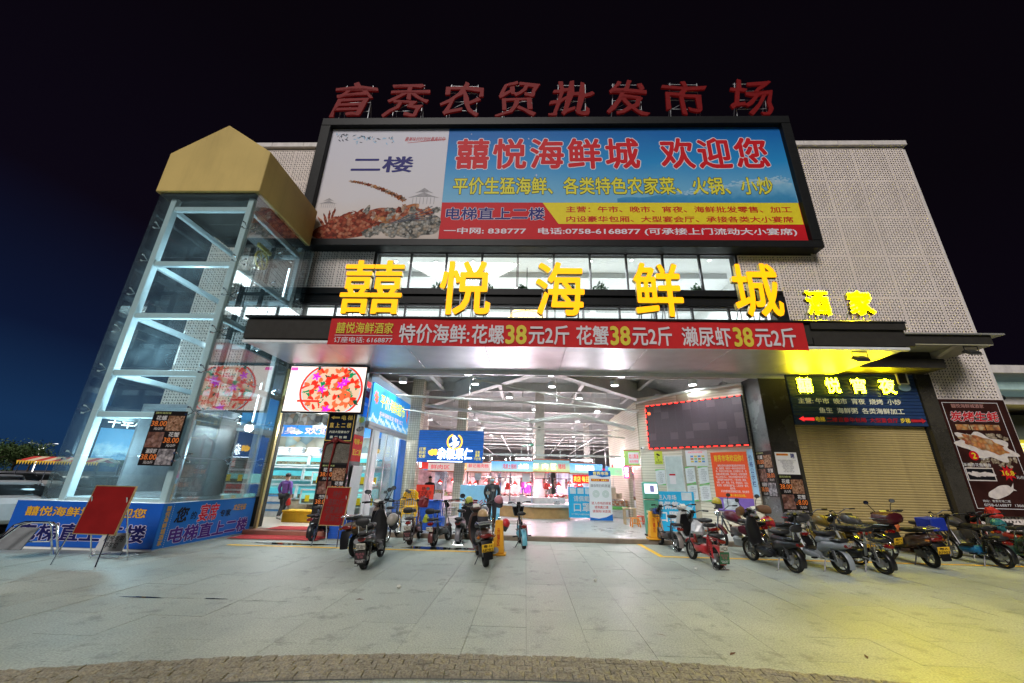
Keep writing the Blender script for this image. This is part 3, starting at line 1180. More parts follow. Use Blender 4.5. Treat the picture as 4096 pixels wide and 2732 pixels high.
# printed lobster, shells and ink branches in the white field
M_lob = food('print_lobster', [(.12, .02, .01), (.30, .04, .02), (.40, .10, .05), (.50, .2, .12)], 8)
M_shl = food('print_shells', [(.06, .06, .06), (.22, .22, .2), (.45, .44, .42), (.36, .28, .2)], 10)
M_ink = mat('print_ink', (.08, .09, .12), .6, var=0)
M_orn = food('print_crab', [(.45, .08, .02), (.55, .25, .1), (.6, .5, .42), (.3, .05, .02)], 6)
def blob(b, cx_, cz, rx, rz, rot, seed, y, n=46, rough=.12, mi=0):
    r_ = random.Random(seed)
    ph = [(r_.uniform(0, 6.3), r_.choice((2, 3, 4, 5, 7, 9))) for _ in range(4)]
    pts = []
    for i in range(n):
        a = 2*math.pi*i/n
        k_ = 1+sum(rough/(j+1)*math.sin(f*a+p) for j, (p, f) in enumerate(ph))
        u, w = rx*k_*math.cos(a), rz*k_*math.sin(a)
        pts.append((cx_+u*math.cos(rot)-w*math.sin(rot), y, cz+u*math.sin(rot)+w*math.cos(rot)))
    b.poly(pts, mi)
b = MB()
blob(b, -6.9, 10.62, 1.25, .50, .12, 1, -.0015, mi=0)
blob(b, -6.4, 10.95, 1.2, .42, .35, 2, -.0020, mi=0)
blob(b, -5.2, 11.1, 1.3, .5, .25, 3, -.0012, mi=2)
blob(b, -4.3, 10.75, .85, .62, .1, 4, -.0018, mi=1)
blob(b, -7.5, 10.75, .55, .30, .9, 9, -.0026, mi=0)
for i in range(9):
    blob(b, -6.1+i*.3, 10.42+.12*((i*7) % 3), .24, .2, i, 20+i, -.003-.0003*i, mi=1)
for i in range(7):
    blob(b, -5.6+i*.28, 11.05+.16*((i*5) % 4), .26, .12, i*.8, 50+i, -.0032-.0003*i, mi=(2, 1, 0)[i % 3])
for i in range(12):      # legs, claws and shells piled round the lobster
    blob(b, -8.0+.13*i, 10.9+.12*((i*5) % 4), .30, .05, 2.2-.25*i, 200+i, -.0036-.0002*i, rough=.15, mi=0)
    blob(b, -6.9+.3*i, 11.2+.14*((i*7) % 3), .22, .10, .6*i, 230+i, -.0037-.0002*i, rough=.25, mi=(2, 0, 1)[i % 3])
for i in range(16):
    u = i/15
    blob(b, -7.15+u*2.2, 12.85-.75*u**1.6-.12*u, .10+.03*u, .055+.05*u, -.35-.5*u, 70+i, -.0045, rough=.2, mi=2)
for i in range(5):
    p, q2 = Vector((-5.4+.2*i, 10.8+.05*i)), Vector((-3.75+.05*i, 11.65-.16*i))
    nn = Vector((-(q2-p).y, (q2-p).x)).normalized()*.016
    b.poly([(p.x-nn.x, -.006, p.y-nn.y), (q2.x-nn.x, -.006, q2.y-nn.y), (q2.x+nn.x, -.006, q2.y+nn.y), (p.x+nn.x, -.006, p.y+nn.y)], 3)
# pavilion
for k_ in range(2):
    cx_, cz, s_ = ((-4.15, 12.05, 1.0), (-7.9, 11.75, .6))[k_]
    for t_ in range(2):
        z = cz+t_*.22*s_
        w = (.62-.25*t_)*s_
        b.poly([(cx_-w, -.0055, z), (cx_-w*.55, -.0055, z+.1*s_), (cx_, -.0055, z+.26*s_), (cx_+w*.55, -.0055, z+.1*s_), (cx_+w, -.0055, z), (cx_+w*.5, -.0055, z+.05*s_), (cx_-w*.5, -.0055, z+.05*s_)], 4)
    for i in range(7):
        b.poly([(cx_+(-.42+.14*i)*s_, -.0056, cz-.3*s_), (cx_+(-.40+.14*i)*s_, -.0056, cz-.3*s_), (cx_+(-.40+.14*i)*s_, -.0056, cz+.02), (cx_+(-.42+.14*i)*s_, -.0056, cz+.02)], 4)
b.build('printed_seafood', [M_lob, M_shl, M_orn, M_ink, mat('print_grey_ink', (.32, .31, .33), .6, var=.2, vs=8)], bb)
b = MB()
r_ = random.Random(11)
for i in range(60):
    u = r_.random()
    x, z = -8.2+u*2.5, 15.35-.25*u-abs(r_.gauss(0, .17))
    a = r_.uniform(0, 6.3)
    s_ = r_.uniform(.04, .12)
    b.poly([(x+s_*math.cos(a), -.002-.00002*i, z+s_*math.sin(a)), (x+.3*s_*math.cos(a+1.6), -.002-.00002*i, z+.3*s_*math.sin(a+1.6)), (x-s_*math.cos(a), -.002-.00002*i, z-s_*math.sin(a)), (x+.3*s_*math.cos(a-1.6), -.002-.00002*i, z+.3*s_*math.sin(a-1.6))], i % 2)
b.build('printed_branches', [M_ink, M_bb4], bb)

# ------------------------------------------------------------------ red brush letters on the roof
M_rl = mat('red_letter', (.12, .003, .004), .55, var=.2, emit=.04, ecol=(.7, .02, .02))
M_tr = mat('galvanised_truss', (.42, .44, .46), .5, metal=.3)
xs_roof = [(-8.05, 16.03), (-5.75, 16.03), (-3.38, 16.03), (-1.0, 16.03), (1.3, 16.03), (3.65, 16.03), (6.1, 16.03), (8.85, 16.03)]
for (x, z), ch, py_ in zip(xs_roof, '育秀农贸批发市场', ('yu, a cross stroke over a moon', 'xiu, grain over a hook', 'nong, sweeping like clothes', 'mao, a boxed shell', 'pi, hand beside two spoons', 'fa, crossed strokes like a friend', 'shi, a hanging towel', 'chang, earth beside waves')):
    t = thing('roof_letter', f'dark red roof character reading {py_}', 'sign letter', (x+.42, 11.9, z), R(rnd.uniform(-2, 2)), 'red characters along the roof')
    h = 1.95
    o = text(t, ch, (-.95, .04, .95, .04+h), 0, M_rl, .010, .07, shear=.14, name='character')
    ph = rnd.uniform(0, 6)
    for v in o.data.vertices:       # brush-drawn, uneven strokes
        x_, z_ = v.co.x, v.co.z
        v.co.x += .07*math.sin(z_*3.1+ph)+.035*math.sin(z_*8.3+x_*4+ph)
        v.co.z += .08*math.sin(x_*3.3+ph*2)+.03*math.sin(x_*9.1+z_*3)
        v.co.z = max(v.co.z, .01)
    b = MB()
    w = .58
    b.tube([(-w-.05, .25, .0), (-w+.08, .14, h+.05)], .022, 6).tube([(w+.05, .25, .0), (w+.08, .14, h+.05)], .022, 6)
    for zz in (.08, .55, 1.05, 1.55, h):
        b.tube([(-w+.02, .2-.04*zz/h, zz), (w+.06, .2-.04*zz/h, zz)], .016, 6)
    b.tube([(-w, .75, .0), (-w+.05, .17, 1.3)], .02, 6).tube([(w+.04, .75, .0), (w+.06, .17, 1.3)], .02, 6).tube([(-w, .75, 0), (-w, .25, 0)], .02, 6).tube([(w+.04, .75, 0), (w+.04, .25, 0)], .02, 6)
    b.tube([(-w+.02, .19, .55), (w*.3, .19, 1.05)], .012, 5)
    b.build('frame', M_tr, t)

# ------------------------------------------------------------------ yellow channel letters on the canopy
M_yl = glow('letter_face_yellow', (1.0, .405, .003), 1.05)
M_yl2 = glow('letter_face_lemon', (1.0, .82, .0), 480)
M_ret = mat('letter_return', (.30, .22, .05), .3, metal=.8)
for (ch, x0, x1, z0, z1, small), py_ in zip((('囍', -5.57, -3.72, 6.13, 7.91, 0), ('悦', -2.62, -1.09, 6.13, 7.9, 0), ('海', .22, 1.65, 6.13, 7.89, 0), ('鲜', 3.08, 4.48, 6.13, 7.88, 0), ('城', 5.93, 7.28, 6.15, 7.88, 0), ('酒', 7.92, 8.56, 6.24, 6.99, 1), ('家', 9.10, 9.77, 6.25, 6.99, 1)), ('xi, two identical towers', 'yue, a heart beside a mouth on legs', 'hai, three water drops', 'xian, fish beside sheep', 'cheng, earth beside a halberd', 'jiu, water drops beside a jar', 'jia, a roof over slanting strokes')):
    t = thing('channel_letter', f'{"small lemon" if small else "tall golden"} yellow lit canopy character reading {py_}', 'sign letter', ((x0+x1)/2, 10.0, 5.9), 0, 'yellow characters on the canopy')
    w, h = (x1-x0)/2, z1-z0
    z = z0-5.9
    bo = .010 if ch == '囍' else .018
    text(t, ch, (-w, z, w, z+h), -.004, M_yl2 if small else M_yl, bo, name='character')
    text(t, ch, (-w, z, w, z+h), .0, M_ret, bo, .12, name='letter_return')
    b = MB()
    for s_ in (-.72, -.2, .25, .75):
        b.tube([(s_*w, .14, z+h*.45), (s_*w, .16, .0)], .016, 6)
        b.tube([(s_*w, .14, z+h*.3), (s_*w+.04, .7, 0)], .014, 6)
    b.tube([(-w*.8, .14, z+h*.3), (w*.8, .14, z+h*.3)], .014, 6)
    b.build('support_frame', M_tr, t)
# ------------------------------------------------------------------ red banner on the fascia
M_ban = mat('banner_red', (.50, .022, .025), .6, var=.10, vs=1.2)
M_bsil = mat('banner_silver', (.60, .56, .60), .45, var=0)
M_bgold = mat('banner_gold', (.62, .50, .06), .45, var=0)
ban = thing('fascia_banner', 'long red price banner with silver and gold lettering hung along the canopy edge', 'banner', (0, 9.66, 0))
b = MB()
n = 90
vs_, fs_ = [], []
for i in range(n+1):
    u = i/n
    x = -5.48+u*12.9
    for j in range(5):
        z = 5.055+j*.207
        vs_.append((x, .008*math.sin(u*40+j)+.006*math.sin(u*23+2*j), z-.03*(1 if j == 4 else 0)+(.01*math.sin(u*17) if j == 0 else 0)))
for i in range(n):
    for j in range(4):
        fs_.append((i*5+j, (i+1)*5+j, (i+1)*5+j+1, i*5+j+1))
b.add(vs_, fs_)
b.build('cloth', M_ban, ban, smooth=True, fixn=False)
YT = -.022
text(ban, '囍悦海鲜酒家', (-5.29, 5.38, -3.70, 5.71), YT, M_bgold, .012)
MB().box(-5.3, -3.7, YT, YT+.002, 5.315, 5.33).build('rule', M_bsil, ban)
text(ban, '订座电话: 6168877', (-5.30, 5.11, -3.68, 5.28), YT, M_bsil, .008)
for s_, a, c, m_ in (('特价海鲜:', -3.52, -1.58, M_bsil), ('花螺', -1.52, -.63, M_bsil), ('38', -.60, -.02, M_bgold), ('元2斤', .03, 1.13, M_bsil), ('花蟹', 1.32, 2.19, M_bsil), ('38', 2.23, 2.77, M_bgold), ('元2斤', 2.82, 3.88, M_bsil), ('濑尿虾', 4.14, 5.44, M_bsil), ('38', 5.50, 6.02, M_bgold), ('元2斤', 6.07, 7.14, M_bsil)):
    text(ban, s_, (a, 5.12, c, 5.68), YT, m_, .03 if s_ == '38' else .018)
# floodlights under the canopy edge
M_fl = mat('floodlight_housing', (.03, .03, .03), .4)
M_flg = mat('floodlight_glass', (.12, .12, .11), .1, var=0)
for x, y, z, lab in ((8.95, 9.95, 5.02, 'unlit square floodlight hanging from the canopy corner above the bikes'), (13.35, 11.15, 5.66, 'unlit floodlight under the wing canopy beside the big food poster')):
    t = thing('floodlight', lab, 'floodlight', (x, y, z))
    MB().obox((0, 0, -.08), (.36, .26, .09), (R(35), 0, 0), taper=.8).build('housing', M_fl, t, bevel=.008)
    MB().obox((0, -.035, -.128), (.31, .22, .012), (R(35), 0, 0)).build('glass', M_flg, t)
    MB().tube([(-.2, 0, -.08), (-.2, 0, .1), (.2, 0, .1), (.2, 0, -.08)], .012, 6).build('yoke', M_fl, t)

# ------------------------------------------------------------------ night snack sign over the shutter
M_sl = mat('navy_slat', (.018, .045, .13), .45, var=.1)
ns = thing('slat_sign', 'navy slatted sign with neon yellow characters over the beige roller shutter', 'sign', (0, 12.34, 0))
MB().box(8.52, 12.60, .06, .1, 3.50, 5.18).build('backing', M_wall, ns)
for i in range(15):
    z = 3.51+i*.1115
    MB().box(8.52, 12.60, .0+.004*(i % 2), .058, z, z+.103).build('slat', M_sl, ns, bevel=.008)
M_neon = glow('neon_yellow', (1.0, .82, .004), 125)
for ch, x0, x1 in (('囍', 8.78, 9.26), ('悦', 9.68, 10.14), ('宵', 10.50, 10.96), ('夜', 11.36, 11.87)):
    text(ns, ch, (x0, 4.52, x1, 5.02), -.07, M_neon, .022, name='neon_character')
    text(ns, ch, (x0, 4.52, x1, 5.02), -.066, M_ret, .022, .05, name='letter_return')
M_lt = mat('sign_white_letter', (.62, .62, .5), .5, var=0, emit=.12)
text(ns, '主营: 午市  晚市  宵夜  烧烤  小炒', (8.74, 4.17, 11.96, 4.36), -.012, M_lt, .02)
text(ns, '鱼生  海鲜粥  各类海鲜加工', (9.33, 3.87, 11.97, 4.06), -.012, M_lt, .02)
M_rn = glow('red_arrow_glow', (.9, .03, .03), 1.0)
M_rd = mat('red_print_dim', (.4, .02, .03), .5, var=0, emit=.12)
M_ye2 = mat('sign_yellow_letter', (.7, .5, .04), .5, var=0, emit=.2)
text(ns, '二楼设豪华包厢  大型宴会厅', (9.5, 3.60, 11.70, 3.75), -.012, M_rd, .02)
text(ns, '电梯', (9.16, 3.60, 9.45, 3.76), -.012, M_ye2, .02)
text(ns, '步梯', (11.77, 3.60, 12.07, 3.76), -.012, M_ye2, .02)
MB().poly([(8.64, -.012, 3.68), (8.80, -.012, 3.765), (8.80, -.012, 3.715), (9.12, -.012, 3.725), (9.12, -.012, 3.63), (8.80, -.012, 3.64), (8.80, -.012, 3.595)]).build('arrow', M_rn, ns)
MB().poly([(12.56, -.012, 3.68), (12.42, -.012, 3.765), (12.42, -.012, 3.715), (12.10, -.012, 3.725), (12.10, -.012, 3.63), (12.42, -.012, 3.64), (12.42, -.012, 3.595)]).build('arrow', M_rd, ns)
t = thing('square_lamp', 'square framed wall lamp over a wave badge on the slatted sign', 'lamp', (12.2, 12.28, 5.05))
MB().box(-.17, .17, .0, .05, -.2, -.17).box(-.17, .17, .0, .05, .17, .2).box(-.17, -.14, 0, .05, -.169, .169).box(.14, .17, 0, .05, -.169, .169).build('frame', M_whp, t)
MB().box(-.135, .135, .02, .045, -.165, .165).build('glass', M_fl, t)
b = MB()
b.disc((0, -.3), .2, .03, 24, rz=.13)
b.build('badge', mat('badge_blue', (.25, .4, .6), .5), t)

# ------------------------------------------------------------------ large seafood poster on the right
M_pbg = mat('poster_brown_black', (.035, .012, .01), .45, var=.4, vs=2)
pp = thing('wall_poster', 'tall dark brown poster of roasted oysters on the perforated wall', 'poster', (0, 12.31, 0))
MB().box(13.12, 15.13, .0, .06, .95, 4.38).build('sheet', M_pbg, pp)
MB().box(13.19, 14.9, -.004, -.001, 4.27, 4.285).box(13.19, 14.9, -.004, -.001, 1.15, 1.165).box(13.19, 13.205, -.004, -.001, 1.166, 4.269).box(14.885, 14.9, -.004, -.001, 1.166, 4.269).build('border_line', M_whp, pp)
text(pp, '囍悦海鲜城酒家', (13.45, 4.11, 14.45, 4.24), -.006, mat('print_pinkish', (.4, .2, .18), .5, var=0), .02)
otext(pp, '炭烤生蚝', (13.30, 3.68, 14.78, 4.00), -.008, M_red, M_whp, .03, .03, shear=.2)
b = MB()
for i in range(3):
    b.poly([(13.38+.45*i, -.004, 3.42), (13.80+.45*i, -.004, 3.42), (13.80+.45*i, -.004, 3.59), (13.38+.45*i, -.004, 3.59)], 0)
M_oy = food('print_oyster', [(.6, .3, .1), (.55, .18, .06), (.62, .45, .25), (.35, .09, .04)], 9)
M_shw = mat('print_shell_white', (.62, .56, .53), .5, var=.15, vs=6)
for i in range(26):
    blob(b, 13.30+rnd.random()*1.5, 2.35+rnd.random()*.22+(.8 if i % 3 == 0 else 0), .09, .06, i, i, -.003-.0001*i, 14, .2, 2)
blob(b, 14.05, 2.93, .82, .36, -.28, 3, -.007, mi=1)
blob(b, 13.98, 3.02, .62, .2, -.28, 5, -.009, mi=0)
blob(b, 14.3, 2.86, .35, .14, -.3, 8, -.0095, mi=0)
b.poly([(13.22, -.006, 1.92), (14.04, -.006, 1.92), (14.04, -.006, 2.30), (13.22, -.006, 2.30)], 1)
b.poly([(13.25, -.0065, 1.95), (14.01, -.0065, 1.95), (14.01, -.0065, 2.27), (13.25, -.0065, 2.27)], 3)
for i in range(5):
    blob(b, 13.42+.12*i, 2.1+.03*(i % 2), .16, .05, -.3+.1*i, 90+i, -.008-.0004*i, mi=1)
blob(b, 14.02, 1.62, .40, .15, .32, 30, -.007, rough=.05, mi=1)
b.poly([(14.3, -.0068, 1.68), (14.47, -.0068, 1.88), (14.42, -.0068, 1.72), (14.5, -.0068, 1.66)], 1)
b.poly([(14.43+(.24 if j % 2 == 0 else .13)*math.cos(j*math.pi/9), -.009, 2.16+(.24 if j % 2 == 0 else .13)*math.sin(j*math.pi/9)) for j in range(18)], 4)
b.disc((13.61, 2.65), .14, -.012, 24, 4)
b.build('printed_food', [M_oy, M_shw, food('print_clams', [(.2, .15, .1), (.45, .36, .25), (.55, .48, .38)], 16), M_blkp, M_red], pp)
text(pp, '2', (13.55, 2.56, 13.68, 2.74), -.014, M_yelp, .03)
text(pp, '元/个', (13.77, 2.53, 14.02, 2.63), -.012, M_whp)
text(pp, '深海百花鱼刺身', (13.2, 2.33, 14.02, 2.43), -.008, M_whp)
text(pp, '16.8', (14.27, 2.09, 14.6, 2.23), -.012, M_yelp, .02)
text(pp, '元/份', (14.62, 2.0, 14.85, 2.09), -.012, M_whp)
text(pp, '地址：育秀市场二楼', (13.42, 1.33, 14.2, 1.40), -.008, M_whp)
text(pp, '0758-6168877  1366099', (13.42, 1.22, 14.72, 1.29), -.008, M_whp)
# ================================================================== glass lift tower
M_gold2 = mat('gold_roof_paint', (.56, .42, .15), .5, var=.06, vs=1.0, bump=.15, bs=120, dirt=.22, streak=True)
M_tow = glassmat('tower_glass', (.92, .985, .99), .015, .03, 1.7)
M_tow2 = glassmat('tower_glass_side', (.90, .97, .98), .01, .03, 3.0)
M_post = mat('tower_white_steel', (.62, .67, .68), .4, var=.04)
M_chr = mat('chrome', (.75, .76, .78), .15, metal=1, var=0)
tw = thing('lift_tower', 'glass lift tower with white steel frame and gold gabled roof cap', 'lift tower', (-9.6, 10.6, 0))
TM = Matrix.Translation((9.6, -10.6, 0))
def tp(name, boxes, m, parent=None, bevel=0):
    b = MB(TM)
    for t_ in boxes:
        b.box(*t_)
    return b.build(name, m, parent or tw, bevel=bevel)
# roof cap
b = MB(TM)
sec = [(-11.24, 9.64), (-8.05, 9.64), (-8.05, 11.15), (-9.66, 12.25), (-11.24, 11.10)]
b.prism(sec, 9.02, 11.85, 'y')
b.build('roof', M_gold2, tw, bevel=.03, seg=2)
tp('roof_soffit', [(-11.1, -8.2, 9.1, 11.8, 9.56, 9.638)], M_wall)
# frame
xs_p, ys_p = (-10.78, -8.38), (9.30, 11.9)
for x in xs_p:
    for y in ys_p:
        tp('post', [(x-.085, x+.085, y-.085, y+.085, .9, 9.55)], M_post, bevel=.012)
for z in (9.18, 7.30, 5.68, 4.08, 3.0, 1.0):
    for y in ys_p:
        tp('beam', [(xs_p[0]+.086, xs_p[1]-.086, y-.06, y+.06, z-.075, z+.075)], M_post, bevel=.01)
    for x in xs_p:
        tp('beam', [(x-.06, x+.06, ys_p[0]+.086, ys_p[1]-.086, z-.075, z+.075)], M_post, bevel=.01)
# guide rails, cables, counterweight frame
for x in (-9.95, -9.2):
    tp('guide_rail', [(x-.04, x+.04, 11.55, 11.68, .2, 9.5)], M_blk)
for x in (-9.6, -9.5, -9.42):
    b = MB(TM)
    b.tube([(x, 11.2, .3), (x, 11.2, 9.5)], .011, 6)
    b.build('hoist_cable', M_blk, tw)
tp('hoist_beam', [(-10.6, -8.5, 11.1, 11.3, 9.2, 9.4)], M_blk)
tp('machine', [(-9.2, -8.6, 10.2, 10.9, 8.9, 9.15)], mat('winch_grey', (.15, .15, .15), .5), bevel=.03)
b = MB(TM)
for i in range(20):
    a = 2*math.pi*i/20
zz = 8.2
b.tube([(-8.62, 10.5+.28*math.cos(2*math.pi*i/22), zz+.28*math.sin(2*math.pi*i/22)) for i in range(22)], .035, 6, closed=True)
for i in range(3):
    a = i*math.pi/3
    b.tube([(-8.62, 10.5-.28*math.cos(a), zz-.28*math.sin(a)), (-8.62, 10.5+.28*math.cos(a), zz+.28*math.sin(a))], .02, 5)
b.build('pulley_wheel', mat('pulley_yellow', (.55, .40, .05), .5), tw)
tp('pulley_bar', [(-8.66, -8.58, 10.2, 10.8, 8.55, 8.66)], mat('pulley_yellow'))
for z in (2.2, 3.6, 4.9, 6.2, 7.6, 8.7):
    tp('rail_bracket', [(-10.0, -9.1, 11.69, 11.85, z, z+.06)], M_blk)
# lift car standing low in the shaft
tp('lift_car', [(-10.4, -8.8, 10.0, 11.5, 1.05, 1.15), (-10.4, -8.8, 10.0, 11.5, 3.3, 3.4), (-10.4, -10.34, 10.0, 11.5, 1.151, 3.299), (-8.86, -8.8, 10.0, 11.5, 1.151, 3.299)], mat('lift_car_steel', (.45, .45, .46), .3, metal=.8))
# panes, each with its own joints
zj = [1.01, 2.0, 3.09, 4.16, 5.24, 6.34, 7.40, 8.50, 9.62]
for i in range(8):
    z0, z1 = zj[i]+.006, zj[i+1]-.006
    tp('glass_pane', [(-11.10, -8.10, 9.08, 9.094, z0, z1)], M_tow)
    tp('glass_pane', [(-8.094, -8.08, 9.08, 10.62, z0, z1)], M_tow2)
    tp('glass_pane', [(-8.094, -8.08, 10.632, 12.2, z0, z1)], M_tow2)
    tp('glass_pane', [(-11.116, -11.102, 9.08, 12.2, z0, z1)], M_tow)
    if 0 < i:
        z = zj[i]
        for x, y, dx, dy in ((-10.95, 9.10, 0, 1), (-8.28, 9.10, 0, 1), (-8.1, 9.3, -1, 0), (-8.1, 10.62, -1, 0), (-8.1, 11.9, -1, 0)):
            b = MB(TM)
            for s_ in (-1, 1):
                b.tube([(x+dx*.16, y+dy*.16, z), (x+dx*.02, y+dy*.02, z+s_*.09)], .013, 6)
                b.tube([(x-dx*.045, y-dy*.045, z+s_*.09), (x+dx*.03, y+dy*.03, z+s_*.09)], .024, 8)
            b.build('spider_fitting', M_chr, tw)
# cold tube lamps on the frame
M_tube = glow('tube_cool_white', (.82, .93, 1.0), 7)
for x, y, z in ((-8.52, 9.46, 6.1), (-8.52, 11.7, 7.4), (-8.52, 11.7, 3.2), (-10.62, 11.7, 5.0)):
    t = thing('tube_lamp', {6.1: 'upright lit tube lamp beside the front corner post of the lift tower', 7.4: 'upright lit tube lamp high at the back post of the lift tower', 3.2: 'lit tube lamp low at the back right post of the lift tower', 5.0: 'lit tube lamp at the back left post of the lift tower'}[z], 'lamp', (x, y, z))
    MB().tube([(0, 0, 0), (0, 0, 1.2)], .016, 8).build('tube', M_tube, t)
    MB().box(-.03, .03, .018, .05, -.05, 1.25).build('fitting', M_post, t)
for z, e_ in ((2.2, 150), (4.6, 130), (7.2, 60)):
    lamp('shaft_fill_light', 'POINT', (-9.6, 9.65, z), e_, (.55, .84, 1.0), .25)  # fixtureless points added to fill the shaft and glass with cyan light
# blue printed base
M_bs = mat('base_print_blue', (.012, .10, .48), .4, var=.06, vs=1.5, coat=.3)
M_bs2 = mat('base_print_blue_light', (.015, .17, .60), .4, var=.06, vs=1.5, coat=.3)
tp('base_wall', [(-11.60, -8.18, 9.09, 12.15, 0, .985)], M_wht)
base = thing('base_sign', 'blue printed skirting sign with orange and outlined navy characters round the tower foot', 'sign', (0, 9.075, 0))
MB().box(-11.62, -8.17, 0, .012, .05, .985).build('front_sheet', M_bs, base)
M_or = mat('print_orange', (.70, .38, .03), .5, var=0)
M_ol = mat('print_outline_lilac', (.60, .55, .68), .5, var=0)
otext(base, '囍悦海鲜城   欢迎您', (-11.33, .67, -8.52, .87), -.006, M_or, M_navy, .02, .02)
otext(base, '电梯直上二楼', (-11.33, .17, -8.40, .53), -.006, mat('print_dark_navy', (.012, .012, .09), .5, var=0), M_ol, .03, .03)
sb = MB()
sb.box(-8.172, -8.16, .012, 3.07, .04, .985)
sb.build('side_sheet', M_bs2, base)
bs = thing('side_lettering', 'welcome lettering in black, red and purple on the tower foot side sheet', 'sign', (-8.155, 9.075, 0), R(90))
text(bs, '囍\n悦\n海\n鲜\n城\n酒\n家', (.09, .10, .21, .93), 0, M_or, .02)
text(bs, '您', (.36, .54, .74, .88), 0, M_blkp, .03, shear=.15)
text(bs, '的', (.82, .58, .98, .76), 0, M_blkp, .02)
otext(bs, '宴席', (1.04, .50, 1.68, .92), 0, mat('print_bright_red', (.65, .02, .05), .5, var=0), M_whp, .02, .025, shear=.15)
text(bs, '专家', (1.75, .55, 2.15, .73), 0, M_blkp, .02)
text(bs, '欢迎光临', (2.2, .68, 2.72, .84), 0, M_or, .015, shear=.2)
otext(bs, '电梯直上二楼', (.34, .10, 2.92, .46), 0, mat('print_purple', (.08, .02, .22), .5, var=0), M_ol, .03, .03)
for i in range(22):
    MB().box(.262, .268, -.001, .001, .06+i*.042, .08+i*.042).build('dash', M_whp, bs)
merge_into(bs, base)

# black price posters, used in several places
M_pbk = mat('poster_black', (.012, .010, .010), .35, var=0, coat=.2)
M_snail = food('print_snail', [(.12, .05, .02), (.35, .18, .10), (.5, .3, .2), (.22, .09, .05)], 22)
M_crab = food('print_crab_heap', [(.10, .04, .03), (.28, .14, .10), (.34, .2, .17), (.16, .06, .05)], 12)
M_shr = food('print_shrimp_heap', [(.06, .05, .06), (.3, .28, .3), (.5, .46, .48), (.12, .1, .12)], 14)
M_pr = mat('price_orange', (.62, .16, .03), .45, var=0, emit=.12)
M_pw = mat('poster_text_white', (.6, .58, .58), .5, var=0)
M_pg = mat('poster_text_green', (.45, .5, .2), .5, var=0)
def price_poster(loc, rz, w, h, label, rows=3):
    t_ = thing('price_poster', label, 'poster', loc, rz)
    MB().box(0, w, 0, .01, 0, h).build('sheet', M_pbk, t_)
    text(t_, '囍悦海鲜城', (.06*w, h*.945, .52*w, h*.985), -.003, M_pg)
    rh = h*.92/3
    for i, (nm, mm) in enumerate((('花螺', M_snail), ('花蟹', M_crab), ('濑尿虾', M_shr))[:rows]):
        z = h*.93-(i+1)*rh
        left = i != 1
        px0, px1 = (.48*w, .96*w) if left else (.02*w, .5*w)
        MB().poly([(px0, -.003, z+rh*.02), (px1, -.003, z+rh*.02), (px1, -.003, z+rh*.94), (px0, -.003, z+rh*.94)]).build('picture', mm, t_)
        tx = .04*w if left else .55*w
        text(t_, nm, (tx+.08*w, z+rh*.66, tx+.40*w, z+rh*.95), -.004, M_pw, .015)
        text(t_, '38.00', (tx-.02*w, z+rh*.30, tx+.44*w, z+rh*.62), -.004, M_pr, .015)
        text(t_, '元/2斤', (tx+.10*w, z+rh*.06, tx+.38*w, z+rh*.24), -.004, M_pw, .01)
    return t_
price_poster((-9.08, 9.06, 1.80), 0, .83, 1.27, 'black seafood price poster on the front glass of the lift tower')
price_poster((7.66, 12.365, .55), 0, .74, 1.42, 'black price poster low on the granite column front')
price_poster((-6.31, 12.085, .72), 0, .82, 1.27, 'black price poster on the pier under the stone plaque')
price_poster((7.605, 13.25, 1.33), R(-90), .85, 1.36, 'price poster on the inner side of the granite column')
# white notice above it
t = thing('paper_notice', 'white hiring notice with an orange heading on the black column', 'notice', (7.70, 12.37, 1.99))
MB().box(0, .66, 0, .006, 0, .65).build('sheet', mat('paper_white', (.72, .72, .72), .6, var=.03), t)
MB().box(.04, .4, -.003, -.001, .55, .61).build('heading', M_or, t)
text(t, '囍悦海鲜城', (.05, .555, .38, .605), -.005, M_red, .01)
text(t, '聘', (.46, .47, .58, .62), -.005, M_navy, .02)
M_gtx = mat('grey_print', (.2, .2, .22), .6, var=0)
text(t, '因业务发展需要 现诚聘以下人员\n楼面部长 数名 待遇面议\n服务员 数名 包食宿\n收银员 两名 五险\n传菜员 数名 月休四天\n洗碗工 数名 全勤奖\n厨房中工 两名\n地址 育秀市场二楼', (.06, .06, .6, .43), -.003, M_gtx, .0, line=1.1)

